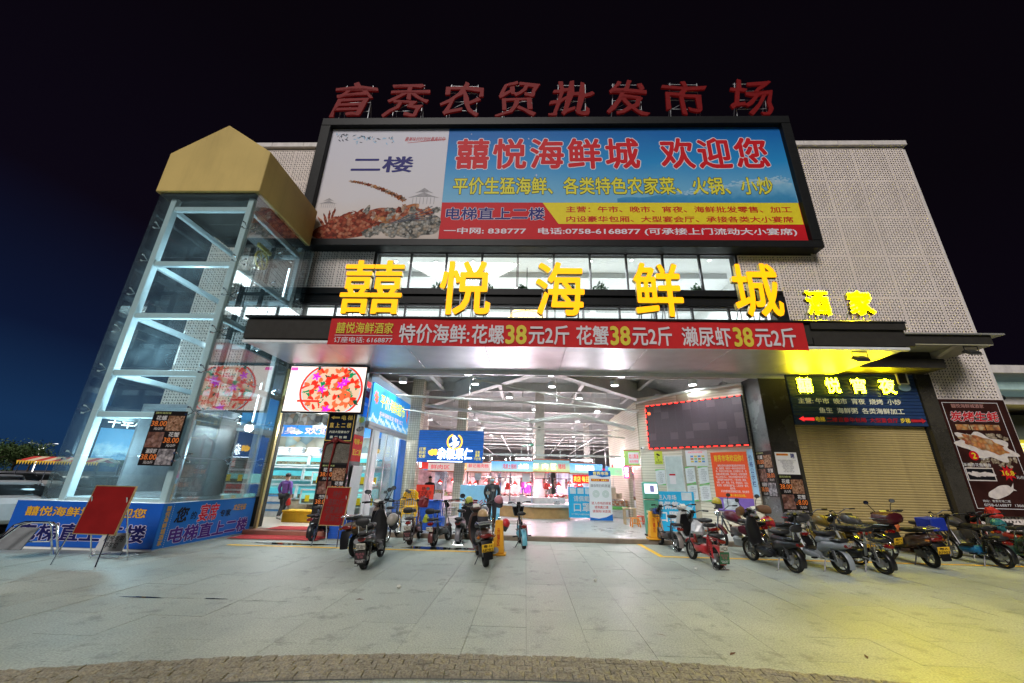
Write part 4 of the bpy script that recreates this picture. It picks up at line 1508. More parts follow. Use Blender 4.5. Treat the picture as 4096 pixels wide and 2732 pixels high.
# ------------------------------------------------------------------ screen under the canopy
def flower_dish(t_, w, h):
    """the dish shown on the screen: flat picture pieces, all lit"""
    M_b = glow('screen_cream', (1, .86, .78), .95)
    cs = [glow('screen_red', (1, .03, .01), .75), glow('screen_orange', (1, .16, .05), .8), glow('screen_shell', (1, .62, .42), .75), glow('screen_green', (.0, .28, .10), .8), glow('screen_purple', (.7, .02, .75), .9), glow('screen_pink', (1, .1, .45), .95), glow('screen_ice', (.62, .8, .85), .7), glow('screen_dark_green', (.0, .10, .05), .6)]
    MB().box(0, w, -.004, .0, 0, h).build('picture', M_b, t_)
    r_ = random.Random(5)
    b_ = MB()
    cx_, cz = w*.58, h*.47
    b_.poly([(cx_+w*.41*math.cos(a*.1571), -.0045, max(.01, min(h-.01, cz+h*.62*math.sin(a*.1571)))) for a in range(40)], 0)
    b_.poly([(cx_+w*.385*math.cos(a*.1571), -.005, max(.01, min(h-.01, cz+h*.58*math.sin(a*.1571)))) for a in range(40)], 6)
    b_.poly([(cx_+w*.37*math.cos(a*.1571), -.0055, max(.01, min(h-.01, cz+h*.55*math.sin(a*.1571)))) for a in range(40)], 2)
    k_ = 0
    spots = []
    for i in range(7):
        a = i*2*math.pi/7+.3
        spots.append((cx_+w*.27*math.cos(a), cz+h*.38*math.sin(a)))
    spots += [(cx_-.08*w, cz+.02*h), (cx_+.1*w, cz-.05*h), (cx_+.02*w, cz+.2*h)]
    for x_, z_ in spots:
        for j in range(5):
            blob(b_, x_+r_.gauss(0, .05)*w, z_+r_.gauss(0, .05)*h, .062*w, .05*h, r_.uniform(0, 3), k_, -.006-.0001*k_, 20, .2, r_.choice((3, 3, 7, 3)))
            k_ += 1
        for j in range(9):
            a = j*.7-.4+r_.gauss(0, .2)
            px, pz = x_+math.cos(a)*.062*w, z_+math.sin(a)*.08*h
            blob(b_, px, pz, .058*w, .042*h, a, k_, -.007-.0001*k_, 16, .12, r_.choice((0, 0, 0, 1, 1, 2)))
            k_ += 1
        blob(b_, x_, z_, .045*w, .05*h, .4, k_, -.0085-.0001*k_, 16, .1, 2)
        k_ += 1
    for x_, z_ in ((cx_-.22*w, cz+.3*h), (cx_+.12*w, cz+.12*h), (cx_-.02*w, cz-.42*h), (cx_+.17*w, cz+.2*h), (cx_-.12*w, cz+.02*h)):
        for j in range(5):
            blob(b_, x_+.03*w*math.cos(j*1.26), z_+.045*h*math.sin(j*1.26), .03*w, .022*h, j*1.26, k_, -.011-.0001*k_, 14, .1, 4)
            k_ += 1
    b_.v = [(min(max(v[0], .003), w-.003), v[1], min(max(v[2], .003), h-.003)) for v in b_.v]
    b_.poly([(w*.01, -.03, h*.9), (w*.1, -.03, h*.9), (w*.1, -.03, h*.97), (w*.01, -.03, h*.97)], 5)
    b_.poly([(w*.17, -.03, h*.2), (w*.46, -.03, h*.2), (w*.46, -.03, h*.245), (w*.17, -.03, h*.245)], 0)
    b_.build('dish_picture', cs, t_)
t = thing('led_screen', 'bright screen showing a platter of red clams under the canopy', 'screen', (-7.78, 11.9, 3.57))
MB().box(-.04, 2.56, .0, .14, -.05, 1.53).build('housing', M_blk, t, bevel=.01)
flower_dish(t, 2.52, 1.48)

# ------------------------------------------------------------------ pier signs
t = thing('direction_sign', 'black sign with gold border and arrow pointing to the lift upstairs', 'sign', (-6.35, 12.08, 2.68))
MB().box(0, .87, 0, .02, 0, .92).build('board', mat('sign_navy_black', (.012, .018, .04), .3, var=0), t)
M_gb = mat('sign_gold', (.65, .45, .10), .4, var=0, emit=.15)
MB().box(.012, .858, -.004, -.001, .012, .03).box(.012, .858, -.004, -.001, .89, .908).box(.012, .03, -.004, -.001, .031, .889).box(.84, .858, -.004, -.001, .031, .889).build('border', M_gb, t)
MB().poly([(.1, -.004, .74), (.2, -.004, .80), (.2, -.004, .765), (.38, -.004, .765), (.38, -.004, .715), (.2, -.004, .715), (.2, -.004, .68)]).build('arrow', M_gb, t)
text(t, '电 梯', (.44, .66, .80, .82), -.004, M_gb, .025)
text(t, '直 上 二 楼', (.09, .42, .79, .58), -.004, M_gb, .025)
text(t, '内设大型宴会厅', (.12, .25, .76, .33), -.004, M_lt, .02)
text(t, '豪 华 包 厢', (.16, .09, .70, .17), -.004, M_lt, .02)
t = thing('stone_plaque', 'grey stone plaque draped with a red silk ribbon rosette on the pier', 'plaque', (-6.32, 12.085, 2.03))
MB().box(0, .85, 0, .015, 0, .58).build('plate', granite('plaque_stone', (.10, .09, .075), (.16, .14, .11), .4, .3), t, bevel=.006)
M_silk = mat('silk_red', (.16, .015, .013), .4, var=.2, vs=12)
b = MB()
b.tube([(.3, -.02, .70), (.05, -.02, .55), (.02, -.02, .2), (.0, -.02, -.55)], [.03, .03, .022, .02], 7)
b.tube([(.35, -.02, .66), (.33, -.03, .3), (.28, -.02, -.1), (.3, -.03, -.75)], [.04, .03, .025, .02], 7)
b.tube([(.38, -.02, .70), (.62, -.02, .63), (.84, -.02, .6), (.86, -.02, .2), (.84, -.02, -.3)], [.035, .03, .03, .025, .02], 7)
b.ell((.35, -.05, .68), (.10, .05, .10), 10, 7)
b.v = [tuple(Vector(v)+Vector((rnd.uniform(-.008, .008), rnd.uniform(-.006, .006), rnd.uniform(-.008, .008)))) for v in b.v]
b.build('ribbon', M_silk, t, smooth=True)
# posters on the pier's inner side (facing the hall)
t = thing('side_poster', 'stacked blue, fish and red lift posters on the hall side of the pier', 'poster', (-5.445, 12.12, 0), R(90))
MB().box(.02, .74, 0, .006, 4.2, 4.75).build('red_header', M_red, t)
MB().box(.02, .74, 0, .006, 3.55, 4.19).build('blue_sheet', M_bs2, t)
MB().box(.02, .74, 0, .006, 2.92, 3.54).build('fish_sheet', mat('fish_sheet', (.6, .56, .48), .5, var=.2, vs=4), t)
b = MB()
blob(b, .4, 3.42, .2, .1, .1, 3, -.003)
b.build('yellow_picture', M_yelp, t)
b = MB()
blob(b, .38, 3.12, .25, .09, .2, 4, -.003)
b.build('fish_picture', M_shl, t)
MB().box(.02, .74, 0, .006, 2.1, 2.91).build('red_sheet', mat('red_sheet_bright', (.6, .03, .03), .5), t)
text(t, '电梯→', (.08, 2.62, .68, 2.80), -.003, M_yelp, .02)
text(t, '直上二楼', (.08, 2.28, .68, 2.48), -.003, M_yelp, .02)
text(t, '囍悦海鲜城', (.1, 4.4, .66, 4.56), -.003, M_whp, .02)
text(t, '平价海鲜超市', (.1, 3.9, .66, 4.02), -.003, M_whp, .02)
t = thing('a_frame_notice', 'white no smoking panel leaning at the pier foot', 'notice', (-5.40, 12.3, .12), R(86))
MB().obox((.3, .03, 1.0), (.62, .012, 1.7), (R(3), 0, 0)).build('sheet', mat('paper_white'), t)
b = MB()
b.tube([(.3+.1*math.cos(i*.4), .06, 1.55+.1*math.sin(i*.4)) for i in range(16)], .012, 5, closed=True)
b.build('symbol', mat('print_grey_red', (.45, .2, .2), .5, var=0), t)
text(t, '火警119\n禁止吸烟\n此处禁止堆放', (.1, .6, .5, 1.1), .05, M_gtx, .01)

# ------------------------------------------------------------------ seafood shop behind the pier and tower
shop = thing('seafood_shop', 'white lit seafood shop room behind the pier', 'shop room', (-8.5, 15, 0))
SM = Matrix.Translation((8.5, -15, 0))
def sp_(name, boxes, m, bevel=0):
    b_ = MB(SM)
    for q_ in boxes:
        b_.box(*q_)
    return b_.build(name, m, shop, bevel=bevel)
M_shop = mat('shop_white_tile', (.78, .80, .80), .35, var=.03)
sp_('back_wall', [(-12.0, -5.25, 17.0, 17.1, .1, 5.0)], M_shop)
sp_('side_wall', [(-12.05, -11.95, 12.95, 17.0, .1, 5.0)], M_shop)
sp_('ceiling', [(-12.0, -5.25, 12.95, 17.0, 5.0, 5.1)], M_ceil)
sp_('floor', [(-12.0, -5.22, 12.31, 17.0, -.05, .13)], mat('shop_floor', (.62, .52, .42), .35))
sp_('step', [(-8.15, -5.6, 11.85, 12.30, 0, .12)], mat('step_red_stone', (.30, .13, .09), .5), .01)
sp_('wall', [(-12.3, -8.12, 12.5, 12.65, 0, 5.2)], M_wall)
sp_('partition', [(-5.26, -5.2, 12.95, 13.6, .13, 3.3)], M_shop)
M_fish = food('print_fish_wall', [(.06, .06, .06), (.25, .25, .25), (.4, .38, .36), (.12, .14, .13), (.3, .2, .14)], 4)
M_fish2 = food('print_fish_wall_green', [(.1, .2, .2), (.3, .4, .4), (.45, .35, .2), (.15, .25, .3)], 2.5)
sp_('photo_strip', [(-11.9, -6.4, 16.96, 16.99, 3.75, 4.6)], M_fish)
sp_('photo_strip', [(-11.9, -6.4, 16.96, 16.99, 2.6, 3.24)], M_fish2)
sp_('blue_strip', [(-11.9, -6.4, 16.95, 16.99, 3.25, 3.74)], mat('strip_blue', (.03, .2, .6), .4, emit=.15, ecol=(.03, .25, .8)))
st = thing('strip_lettering', 'white lettering with pale edge on the blue strip inside the seafood shop', 'lettering', (0, 16.93, 0))
otext(st, '刺身, 欢迎订购', (-11.4, 3.34, -7.4, 3.66), 0, M_whp, M_red, .02, .015)
merge_into(st, shop)
# tanks, three shelves
M_wat = mat('tank_water', (.10, .46, .52), .08, var=.12, emit=.25, ecol=(.10, .62, .72))
M_watl = mat('tank_light_water', (.25, .6, .6), .08, var=.12, emit=.3, ecol=(.3, .85, .85))
M_tkf = mat('tank_frame_white', (.8, .82, .82), .35)
M_stn = food('tank_stock', [(.12, .1, .06), (.3, .26, .16), (.2, .24, .2)], 20)
def tank(x0, x1, y0, y1, z0, z1, label, watm, front=True):
    t_ = thing('fish_tank', label, 'fish tank', ((x0+x1)/2, (y0+y1)/2, z0), 0, 'tanks in the seafood shop')
    w, d, h = (x1-x0)/2, (y1-y0)/2, z1-z0
    MB().box(-w+.02, w-.02, -d+.02, d-.02, .04, h-.1).build('water', watm, t_)
    MB().box(-w, w, -d, d, 0, .04).build('base', M_tkf, t_)
    for s_ in (-1, 1):
        MB().box(s_*w-.02, s_*w+.02, -d-.02, -d+.02, .041, h).build('corner_post', M_tkf, t_)
    MB().box(-w-.02, w+.02, -d-.03, -d+.015, h+.001, h+.06).build('top_rail', M_tkf, t_)
    MB().box(-w+.05, w-.05, -d+.005, -d+.019, .05, .05+h*.28).build('shellfish', M_stn, t_)
zrows = [(.75, 1.25), (1.42, 1.9), (2.0, 2.42)]
for r, (z0, z1) in enumerate(zrows):
    for c in range(4):
        x0 = -11.7+c*1.42
        tank(x0, x0+1.36, 16.0-.25*(2-r), 16.9, z0, z1, f'turquoise fish tank on the {("lowest", "middle", "top")[r]} shelf at the back of the seafood shop', M_wat if (r+c) % 3 else M_watl)
for i, (x, z) in enumerate(((-10.9, 2.44), (-10.2, 2.44), (-9.6, 2.44), (-8.9, 2.44))):
    t = thing('towel_stack', 'folded white and teal cloths stacked on the top tank shelf', 'towels', (x, 16.3, z), 0, 'cloth stacks on the tanks')
    for j in range(4):
        MB().box(-.26+.02*(j % 2), .26-.02*(j % 3), -.15, .15, j*.075+.001, j*.075+.07).build('folded_cloth', mat('cloth_teal', (.1, .5, .5), .8) if i < 1 else mat('cloth_white', (.7, .72, .75), .8), t, bevel=.02)
t = thing('plastic_crate', 'blue plastic crate on the top tank shelf', 'crate', (-8.05, 16.3, 2.45))
M_crb = mat('crate_blue', (.02, .10, .48), .45)
MB().box(-.32, .32, -.2, .2, 0, .3).build('shell', M_crb, t)
MB().box(-.34, .34, -.22, .22, .301, .34).build('rim', M_crb, t)
# front tanks of shellfish beside the glazing
for i, (x0, x1, y, z0, z1, lab) in enumerate(((-8.2, -6.7, 15.2, 1.28, 1.72, 'glass shellfish tray tank with yellow price cards'), (-8.4, -6.6, 15.0, .62, 1.10, 'lower shellfish tank with yellow price cards by the shop door'), (-6.4, -5.4, 13.9, 1.3, 1.75, 'shellfish tank behind the shop side glass'), (-6.4, -5.4, 13.8, .62, 1.08, 'low green tank behind the shop side glass'))):
    tank(x0, x1, y, y+.7, z0, z1, lab, M_watl)
    for j in range(3):
        c = MB().box(0, .16, 0, .01, 0, .22).build('price_card', mat('card_yellow', (.75, .6, .02), .5, emit=.1))
        c.location = (x0+.2+.42*j, y-.045, z0+.1)
        tag(c, ('yellow price card clipped to the tray tank', 'yellow price card on the lower shellfish tank', 'yellow price card on the tank behind the side glass', 'yellow price card on the low green tank')[i], 'price card', 'price cards on tanks')
for i, (x, y, z) in enumerate(((-9.6, 15.6, .13), (-9.6, 15.6, .39), (-9.6, 15.6, .65))):
    t = thing('foam_box', 'white foam box with a blue band in the stack by the shop tanks', 'box', (x, y, z), 0, 'foam box stack')
    MB().box(-.4, .4, -.28, .28, 0, .2).build('body', mat('foam_white', (.8, .8, .78), .7), t, bevel=.015)
    MB().box(-.41, .41, -.29, .29, .201, .25).build('lid', mat('lid_blue_tape', (.1, .3, .6), .5), t)
t = thing('carton', 'brown carton standing beside the foam boxes', 'carton', (-8.75, 15.75, .13))
MB().box(-.35, .35, -.2, .2, 0, .62).build('body', mat('carton_brown', (.55, .45, .33), .75), t, bevel=.008)
MB().box(-.352, .352, -.04, .04, .605, .623).build('tape', mat('tape', (.6, .5, .3), .3), t)
t = thing('foam_box', 'orange yellow foam box on the shop floor by the mat', 'box', (-7.75, 14.05, .13))
MB().box(-.5, .5, -.25, .25, 0, .3).build('body', mat('box_orange', (.75, .42, .02), .6), t, bevel=.02)
MB().box(-.52, .52, -.27, .27, .301, .38).build('lid', mat('box_orange'), t, bevel=.02)
# ceiling lamps in the shop
for i, (x, y) in enumerate(((-7.4, 13.6), (-6.2, 13.6), (-7.6, 15.4), (-9.4, 15.6), (-10.8, 14.4))):
    t = thing('pendant_lamp', 'white cone pendant lamp lit above the seafood tanks', 'lamp', (x, y, 3.3), 0, 'pendants of the seafood shop')
    MB().zloft([(.0, 0, 0, .22, .22), (.1, 0, 0, .08, .08), (.14, 0, 0, .03, .03)], 16, 2).build('shade', M_tkf, t, smooth=True)
    MB().ell((0, 0, -.0), (.06, .06, .06), 10, 6).build('bulb', glow('bulb_white', (1, .98, .95), 8), t)
    MB().tube([(0, 0, .14), (0, 0, 1.69)], .008, 5).build('cord', M_blk, t)
    lamp('pendant_light', 'POINT', (x, y, 3.2), 95, (.95, 1, 1), .12)
# red mats
M_mat = mat('red_carpet', (.42, .05, .05), .9, var=.2, vs=14, bump=.5, bs=120)
for x0, x1, y0, y1, z, lab in ((-8.0, -5.55, 11.05, 11.84, .006, 'red door mat on the paving before the seafood shop step'), (-7.6, -5.9, 12.0, 12.75, .135, 'red carpet on the shop step')):
    b = MB()
    n = 14
    for i in range(n+1):
        for j in range(5):
            b.v.append((x0+(x1-x0)*i/n, y0+(y1-y0)*j/4+rnd.uniform(-.01, .01), z+.006+rnd.uniform(0, .006)))
    for i in range(n):
        for j in range(4):
            b.f.append([i*5+j, (i+1)*5+j, (i+1)*5+j+1, i*5+j+1])
            b.m.append(0)
    tag(b.build('door_mat', M_mat, smooth=True), lab, 'mat')
# gold door post between tower and shop
t = tag(MB().box(-8.10, -8.02, 12.22, 12.32, 0, 5.05).build('door_post', mat('gold_post', (.62, .46, .2), .35, metal=.5)), 'gold painted upright post between the lift tower and the shop door', 'post')
# shop sign on the hall side
t = thing('shop_sign', 'blue seafood supermarket fascia sign with green yellow characters inside the hall', 'sign', (-5.19, 12.5, 0), R(90))
M_sb = gradient('shop_sign_blue', [(0, (.3, .6, .75)), (.25, (.06, .35, .72)), (1, (.02, .22, .62))], 2, 3.38, 4.7, .2, 3, emit=.5)
MB().box(0, 4.25, 0, .06, 3.4, 4.7).build('board', M_sb, t)
text(t, '平价海鲜超市', (.75, 3.98, 3.6, 4.48), -.004, mat('sign_lime', (.65, .75, .08), .5, var=0, emit=.7, ecol=(.8, .9, .05)), .015)
text(t, '各种海鲜批发 零售 加工', (.8, 3.68, 3.5, 3.86), -.004, mat('sign_pinkwhite', (.8, .6, .65), .5, var=0, emit=.5), .015)
b = MB()
for i in range(26):
    blob(b, .05+i*.165, 3.45+.05*((i*7) % 4), .1, .07, i, i, -.003-.0001*i, 16, .25)
b.build('foam_print', mat('foam_print', (.6, .75, .8), .5, var=0, emit=.4), t)
b = MB()
blob(b, .35, 4.25, .16, .22, .6, 5, -.004, rough=.3)
blob(b, 3.95, 4.15, .1, .3, .2, 8, -.004, rough=.3)
b.build('lobster_print', mat('lobster_print', (.7, .12, .06), .5, var=0, emit=.4), t)
# aluminium door head, frame and glass of the shop side
t = thing('shop_glazing', 'aluminium framed side glazing of the seafood shop below the blue sign', 'glazing', (-5.2, 12.5, .12), R(90))
MB().box(0, 4.25, -.03, .12, 3.16, 3.27).build('head_rail', M_alu, t)
MB().box(0, 4.25, -.01, .10, 3.05, 3.155).build('shutter_box', mat('shutter_box_grey', (.5, .5, .5), .4), t)
for x in (.62, 1.9, 3.1, 4.2):
    MB().box(x-.03, x+.03, 0, .06, 0, 3.04).build('mullion', M_alu, t)
for x0, x1 in ((.66, 1.86), (1.94, 3.06)):
    MB().box(x0, x1, .025, .035, .02, 3.04).build('pane', M_pane, t)
t = tag(MB().box(-5.15, -5.08, 15.7, 16.4, .12, 3.1).build('blue_door', mat('blue_door', (.02, .14, .55), .4)), 'tall blue door leaf at the end of the shop side', 'door')
# ================================================================== inside the market hall
hall = thing('hall_structure', 'white steel beams, pipes and tiled pillars of the market hall', 'hall frame', (0, 20, 0))
HM = Matrix.Translation((0, -20, 0))
def hp(name, mb, m, bevel=0, smooth=False, parent=None):
    return mb.build(name, m, parent or hall, bevel=bevel, smooth=smooth)
def ibeam(p, q2, z0, z1, w, m=M_steel):
    p, q2 = Vector(p), Vector(q2)
    d = q2-p
    L = d.length
    a = math.atan2(d.y, d.x)
    M_ = HM @ Matrix.Translation((p.x, p.y, 0)) @ Matrix.Rotation(a, 4, 'Z')
    b_ = MB(M_)
    b_.box(0, L, -w/2, w/2, z0, z0+.03).box(0, L, -w/2, w/2, z1-.03, z1).box(0, L, -.012, .012, z0+.031, z1-.031)
    return hp('beam', b_, m)
# main diagonal beams and the grid
ibeam((-5.1, 19.5), (.3, 12.75), 5.12, 5.93, .3)
ibeam((1.0, 12.75), (7.2, 19.2), 5.10, 5.93, .3)
for i, y in enumerate((20.4, 24.5, 28.5, 32.5, 36.5, 40.5)):
    ibeam((-11.9, y), (14.7, y), 5.05+.02*i, 5.92, .3)
for i, x in enumerate((-9.5, -6.5, -3.4, .6, 4.3, 8.0, 11.5)):
    ibeam((x, 20.6), (x, 43.5), 5.35, 5.91, .22)
for i, x in enumerate((-3.9, -1.2, 2.4, 5.0)):
    ibeam((x, 13.0), (x, 20.2), 5.55, 5.91, .16)
ibeam((-5.1, 14.6), (7.5, 14.6), 5.5, 5.90, .16)
ibeam((-5.1, 17.3), (4.3, 17.3), 5.5, 5.90, .16)
# ribbed deck
b = MB(HM)
for i in range(72):
    y = 12.98+i*.17
    b.box(-5.1, 7.5, y, y+.085, 5.90, 5.957)
o = hp('ceiling_deck', b, mat('deck_zinc', (.66, .68, .68), .5))
o['kind'] = 'stuff'
b = MB(HM)
for i in range(60):
    y = 25.3+i*.3
    b.box(-11.9, 14.7, y, y+.15, 5.90, 5.957)
o = hp('ceiling_deck', b, mat('deck_zinc'))
o['kind'] = 'stuff'
# pillars
def pillar(x0, x1, y0, y1, m, top=5.9):
    return hp('pillar', MB(HM).box(x0, x1, y0, y1, .12, top), m, bevel=.01)
pillar(-5.2, -4.68, 16.8, 17.35, M_cream)
pillar(-3.25, -2.8, 17.9, 18.35, M_cream, 5.2)
pillar(.42, .86, 18.3, 18.75, mat('pillar_white', (.72, .68, .6), .5, dirt=.15))
pillar(4.9, 5.3, 21.0, 21.4, mat('pillar_white'))
pillar(-3.6, -3.2, 28.3, 28.7, mat('pillar_white'))
pillar(4.2, 4.6, 28.3, 28.7, mat('pillar_white'))
pillar(.5, .9, 28.3, 28.7, mat('pillar_white'))
pillar(-6.7, -6.3, 24.3, 24.7, mat('pillar_white'))
# pipes
M_pipe = mat('pipe_white', (.74, .73, .68), .4, dirt=.1)
def pipe(pts, r, m=None):
    return hp('pipe', MB(HM).tube(pts, r, 8), m or M_pipe, smooth=True)
pipe([(-4.6, 17.0, 4.75), (-1.0, 16.4, 4.25), (.2, 16.2, 3.98)], .075)
pipe([(.2, 16.2, 3.98), (2.1, 16.0, 4.25), (4.5, 16.2, 3.75)], .085)
pipe([(-4.9, 13.9, 4.55), (1.2, 14.9, 4.5), (4.6, 15.7, 4.45)], .04)
pipe([(-1.9, 13.0, 5.0), (2.2, 14.6, 4.55), (4.5, 15.6, 4.35)], .035)
pipe([(-4.9, 14.9, 4.2), (-1.4, 16.0, 3.85), (4.4, 17.5, 3.5)], .03)
pipe([(7.4, 13.0, 4.98), (5.6, 14.6, 4.9), (4.5, 15.7, 4.75)], .05)
for i in range(9):
    y = 19.2+i*1.7
    pipe([(-9, y, 4.1-.05*(i % 3)), (9.5, y+.2, 4.05-.07*(i % 2))], .03+.012*(i % 2))
for i in range(7):
    x = -4.2+i*1.5
    pipe([(x, 18.6, 3.55+.05*(i % 3)), (x+.1, 36, 3.5)], .028)
for i, (x, y, z0, z1) in enumerate([(-3.3, 16.8, 4.55, 5.5), (-1.0, 16.4, 4.25, 5.9), (1.2, 14.9, 4.5, 5.9), (-2.2, 14.3, 4.5, 5.9), (2.6, 14.8, 4.5, 5.9), (3.4, 16.05, 4.0, 5.5), (-.2, 17.3, 2.6, 5.5), (2.2, 17.4, 2.5, 5.5), (-1.7, 18.2, 2.4, 5.9), (1.6, 18.4, 2.4, 5.9), (3.2, 18.6, 2.4, 5.9), (-2.6, 19.4, 2.4, 5.9), (.1, 20.3, 2.4, 5.1), (3.9, 19.5, 2.4, 5.9), (2.7, 21.5, 2.4, 5.9), (-4.0, 20.3, 2.4, 5.1)]):
    hp('hanger_rod', MB(HM).tube([(x, y, z0), (x, y, z1)], .014, 6), M_steel)
# cable tray with a red marking
hp('cable_tray', MB(HM).box(-2.2, 4.6, 17.55, 17.72, 2.66, 2.74), M_steel)
hp('cable_tray', MB(HM).box(-2.2, .6, 16.95, 17.05, 2.62, 2.68), M_steel)
# right oblique tiled wall and its return
LW = 3.926
AW = math.atan2(-2.7, 2.85)
b = MB(HM @ Matrix.Translation((4.6, 15.9, 0)) @ Matrix.Rotation(AW, 4, 'Z'))
b.box(0, LW+.05, .02, .25, .12, 5.0)
hp('oblique_wall', b, M_cream)
hp('return_wall', MB(HM).box(4.62, 4.8, 16.08, 17.2, .12, 4.9).box(4.62, 4.8, 18.2, 22.0, .12, 4.9).box(4.62, 4.8, 17.2, 18.2, 2.3, 4.9), M_cream)
hp('rear_partition', MB(HM).box(-11.9, -5.25, 17.4, 17.5, .12, 5.9), mat('hall_back_wall'))

# ------------------------------------------------------------------ round lamps hanging from the deck
M_drum = mat('lamp_drum_white', (.75, .75, .74), .4)
M_len = glow('lamp_lens', (.93, .97, 1.0), 13)
lamps = [(-1.83, 11.43), (.77, 11.39), (2.91, 11.39), (-1.78, 12.73), (.87, 12.93), (2.96, 12.60), (-.69, 14.91), (2.08, 14.89), (-2.72, 17.67), (.38, 17.61), (3.31, 17.83), (-4.27, 11.32), (-4.26, 12.62), (5.57, 11.23), (5.45, 12.35), (6.62, 12.69), (5.09, 14.62)]
lamps = [(x*1.13, y*1.13) for x, y in lamps]
proto = None
for i, (x, y) in enumerate(lamps+[(-3.2, 24), (0, 24.2), (3.2, 24), (6.2, 24), (-6.2, 24.5), (-3.2, 28), (.2, 28.2), (3.4, 28), (6.5, 28), (-3, 33), (1, 33), (4, 33), (8, 33)]):
    if proto is None:
        proto = thing('hall_lamp', 'white drum lamp hanging on a rod under the hall deck', 'lamp', (0, 0, 0), 0, 'drum lamps of the hall')
        b = MB()
        b.zloft([(0, 0, 0, .15, .15), (.17, 0, 0, .15, .15), (.2, 0, 0, .09, .09)], 18, 2)
        b.build('drum', M_drum, proto, smooth=True)
        MB().zloft([(-.012, 0, 0, .125, .125), (-.001, 0, 0, .13, .13)], 16, 2).build('lens', M_len, proto)
        MB().tube([(0, 0, .2), (0, 0, .78)], .01, 6).build('rod', M_steel, proto)
        t = proto
    else:
        t = copy_tree(proto)
    t.location = (x, y, 5.13)
    if i < 17 or i % 2 == 0:
        lamp('hall_light', 'SPOT', (x, y, 5.09), (135 if y < 15 else 65) if i < 17 else 110, (.82, .97, 1.0), .12, spot=R(165))

# ------------------------------------------------------------------ slatted blue stall sign
t = thing('stall_sign', 'blue slatted dried goods sign with a glowing white logo and orange ring', 'sign', (0, 16.75, 0))
M_sb2 = mat('slat_blue', (.02, .11, .42), .4, emit=.18, ecol=(.02, .14, .5))
MB().box(-4.66, -1.84, .05, .08, 2.27, 3.62).build('backing', mat('slat_gap', (.005, .02, .08), .6), t)
for i in range(13):
    z = 2.28+i*.103
    MB().box(-4.66, -1.84, 0, .049, z, z+.09).build('slat', M_sb2, t)
M_gw = glow('sign_glow_white', (.95, 1, 1), 3.5)
M_go = glow('sign_glow_orange', (1, .5, .05), 1.6)
b = MB()
b.tube([(-3.08+.31*math.cos(i*.196-4.4), -.03, 3.13+.31*math.sin(i*.196-4.4)) for i in range(29)], .035, 6)
b.build('logo_ring', M_go, t)
b = MB()
for i, (x, z, rx, rz) in enumerate(((-3.08, 3.22, .09, .12), (-3.17, 3.05, .12, .06), (-2.98, 3.05, .11, .07), (-3.06, 2.98, .13, .05), (-3.12, 3.33, .05, .08))):
    blob(b, x, z, rx, rz, .3*i, i, -.03-.001*i, 20, .25)
b.build('logo', M_gw, t)
text(t, '杂粮果仁', (-3.78, 2.40, -2.30, 2.88), -.035, M_gw, .02, .03, shear=.1, name='glow_character')
b = MB()
blob(b, -3.98, 2.68, .15, .17, 0, 4, -.03, 24, .25)
b.build('gourd_logo', M_go, t)
M_yt = mat('sign_text_yellow', (.75, .6, .1), .5, var=0, emit=.6)
text(t, '红枣\n枸杞\n党参', (-4.6, 2.44, -4.3, 2.88), -.005, M_yt, .01)
text(t, '豆黄\n腰果\n干炒货', (-2.22, 2.38, -1.92, 2.78), -.005, M_yt, .01)
MB().box(-4.2, -2.7, -.03, -.005, 2.30, 2.325).build('underline', M_gw, t)

# ------------------------------------------------------------------ meat stalls
M_wood = mat('counter_wood', (.50, .30, .12), .45, var=.2, vs=3)
M_tile = mat('counter_white', (.75, .74, .72), .35, dirt=.1)
M_frm = mat('stall_frame_red', (.6, .14, .06), .5)
st1 = thing('meat_counter', 'long butcher counter with wood panel front bending round the white pillar', 'counter', (0, 18, 0))
b = MB(Matrix.Translation((0, -18, 0)))
poly = [(-1.25, 18.2), (.37, 17.15), (1.9, 17.5), (1.95, 19.3), (-1.25, 19.6)]
b.prism(poly, .12, .56, 'z')
b.build('wood_front', M_wood, st1)
b = MB(Matrix.Translation((0, -18, 0)))
b.prism([(-1.35, 18.17), (.37, 17.05), (1.98, 17.42), (2.03, 19.4), (-1.35, 19.7)], .562, .68, 'z')
b.build('top', M_tile, st1, bevel=.01)
b = MB(Matrix.Translation((0, -18, 0)))
b.prism([(-1.1, 18.6), (.4, 17.75), (1.75, 18.05), (1.8, 19.2), (-1.1, 19.5)], .682, .92, 'z')
b.build('tile_upstand', M_tile, st1)
# header boxes, picture prints, glowing characters
def header(name, p, q2, z0, z1, label, bodym, texts, loc_rz=None):
    p, q2 = Vector(p), Vector(q2)
    d = q2-p
    L = d.length
    t_ = thing(name, label, 'sign', (p.x, p.y, 0), math.atan2(d.y, d.x))
    MB().box(0, L, 0, .12, z0, z1).build('box', bodym, t_)
    MB().box(-.01, L+.01, -.012, .13, z1+.001, z1+.04).box(-.01, L+.01, -.012, .13, z0-.04, z0-.001).build('trim', M_frm, t_)
    for s_, a0, a1, c0, c1, mm, bo in texts:
        text(t_, s_, (a0*L, z0+c0*(z1-z0), a1*L, z0+c1*(z1-z0)), -.008, mm, bo)
    return t_
M_hd1 = gradient('header_sky', [(0, (.25, .45, .15)), (.4, (.4, .6, .65)), (1, (.15, .45, .75))], 2, 1.95, 2.45, .3, 4, emit=.7)
M_hd2 = gradient('header_green', [(0, (.35, .42, .1)), (.5, (.55, .6, .35)), (1, (.2, .4, .45))], 2, 1.95, 2.5, .3, 4, emit=.6)
M_hd3 = mat('header_pink', (.75, .6, .55), .5, var=.1, emit=.6)
M_rt = mat('header_red_text', (.7, .05, .08), .5, var=0, emit=.5)
M_yg = glow('header_glow_yellow', (1, .82, .25), 4.5)
M_wg2 = glow('header_glow_white', (1, .98, .92), 4.0)
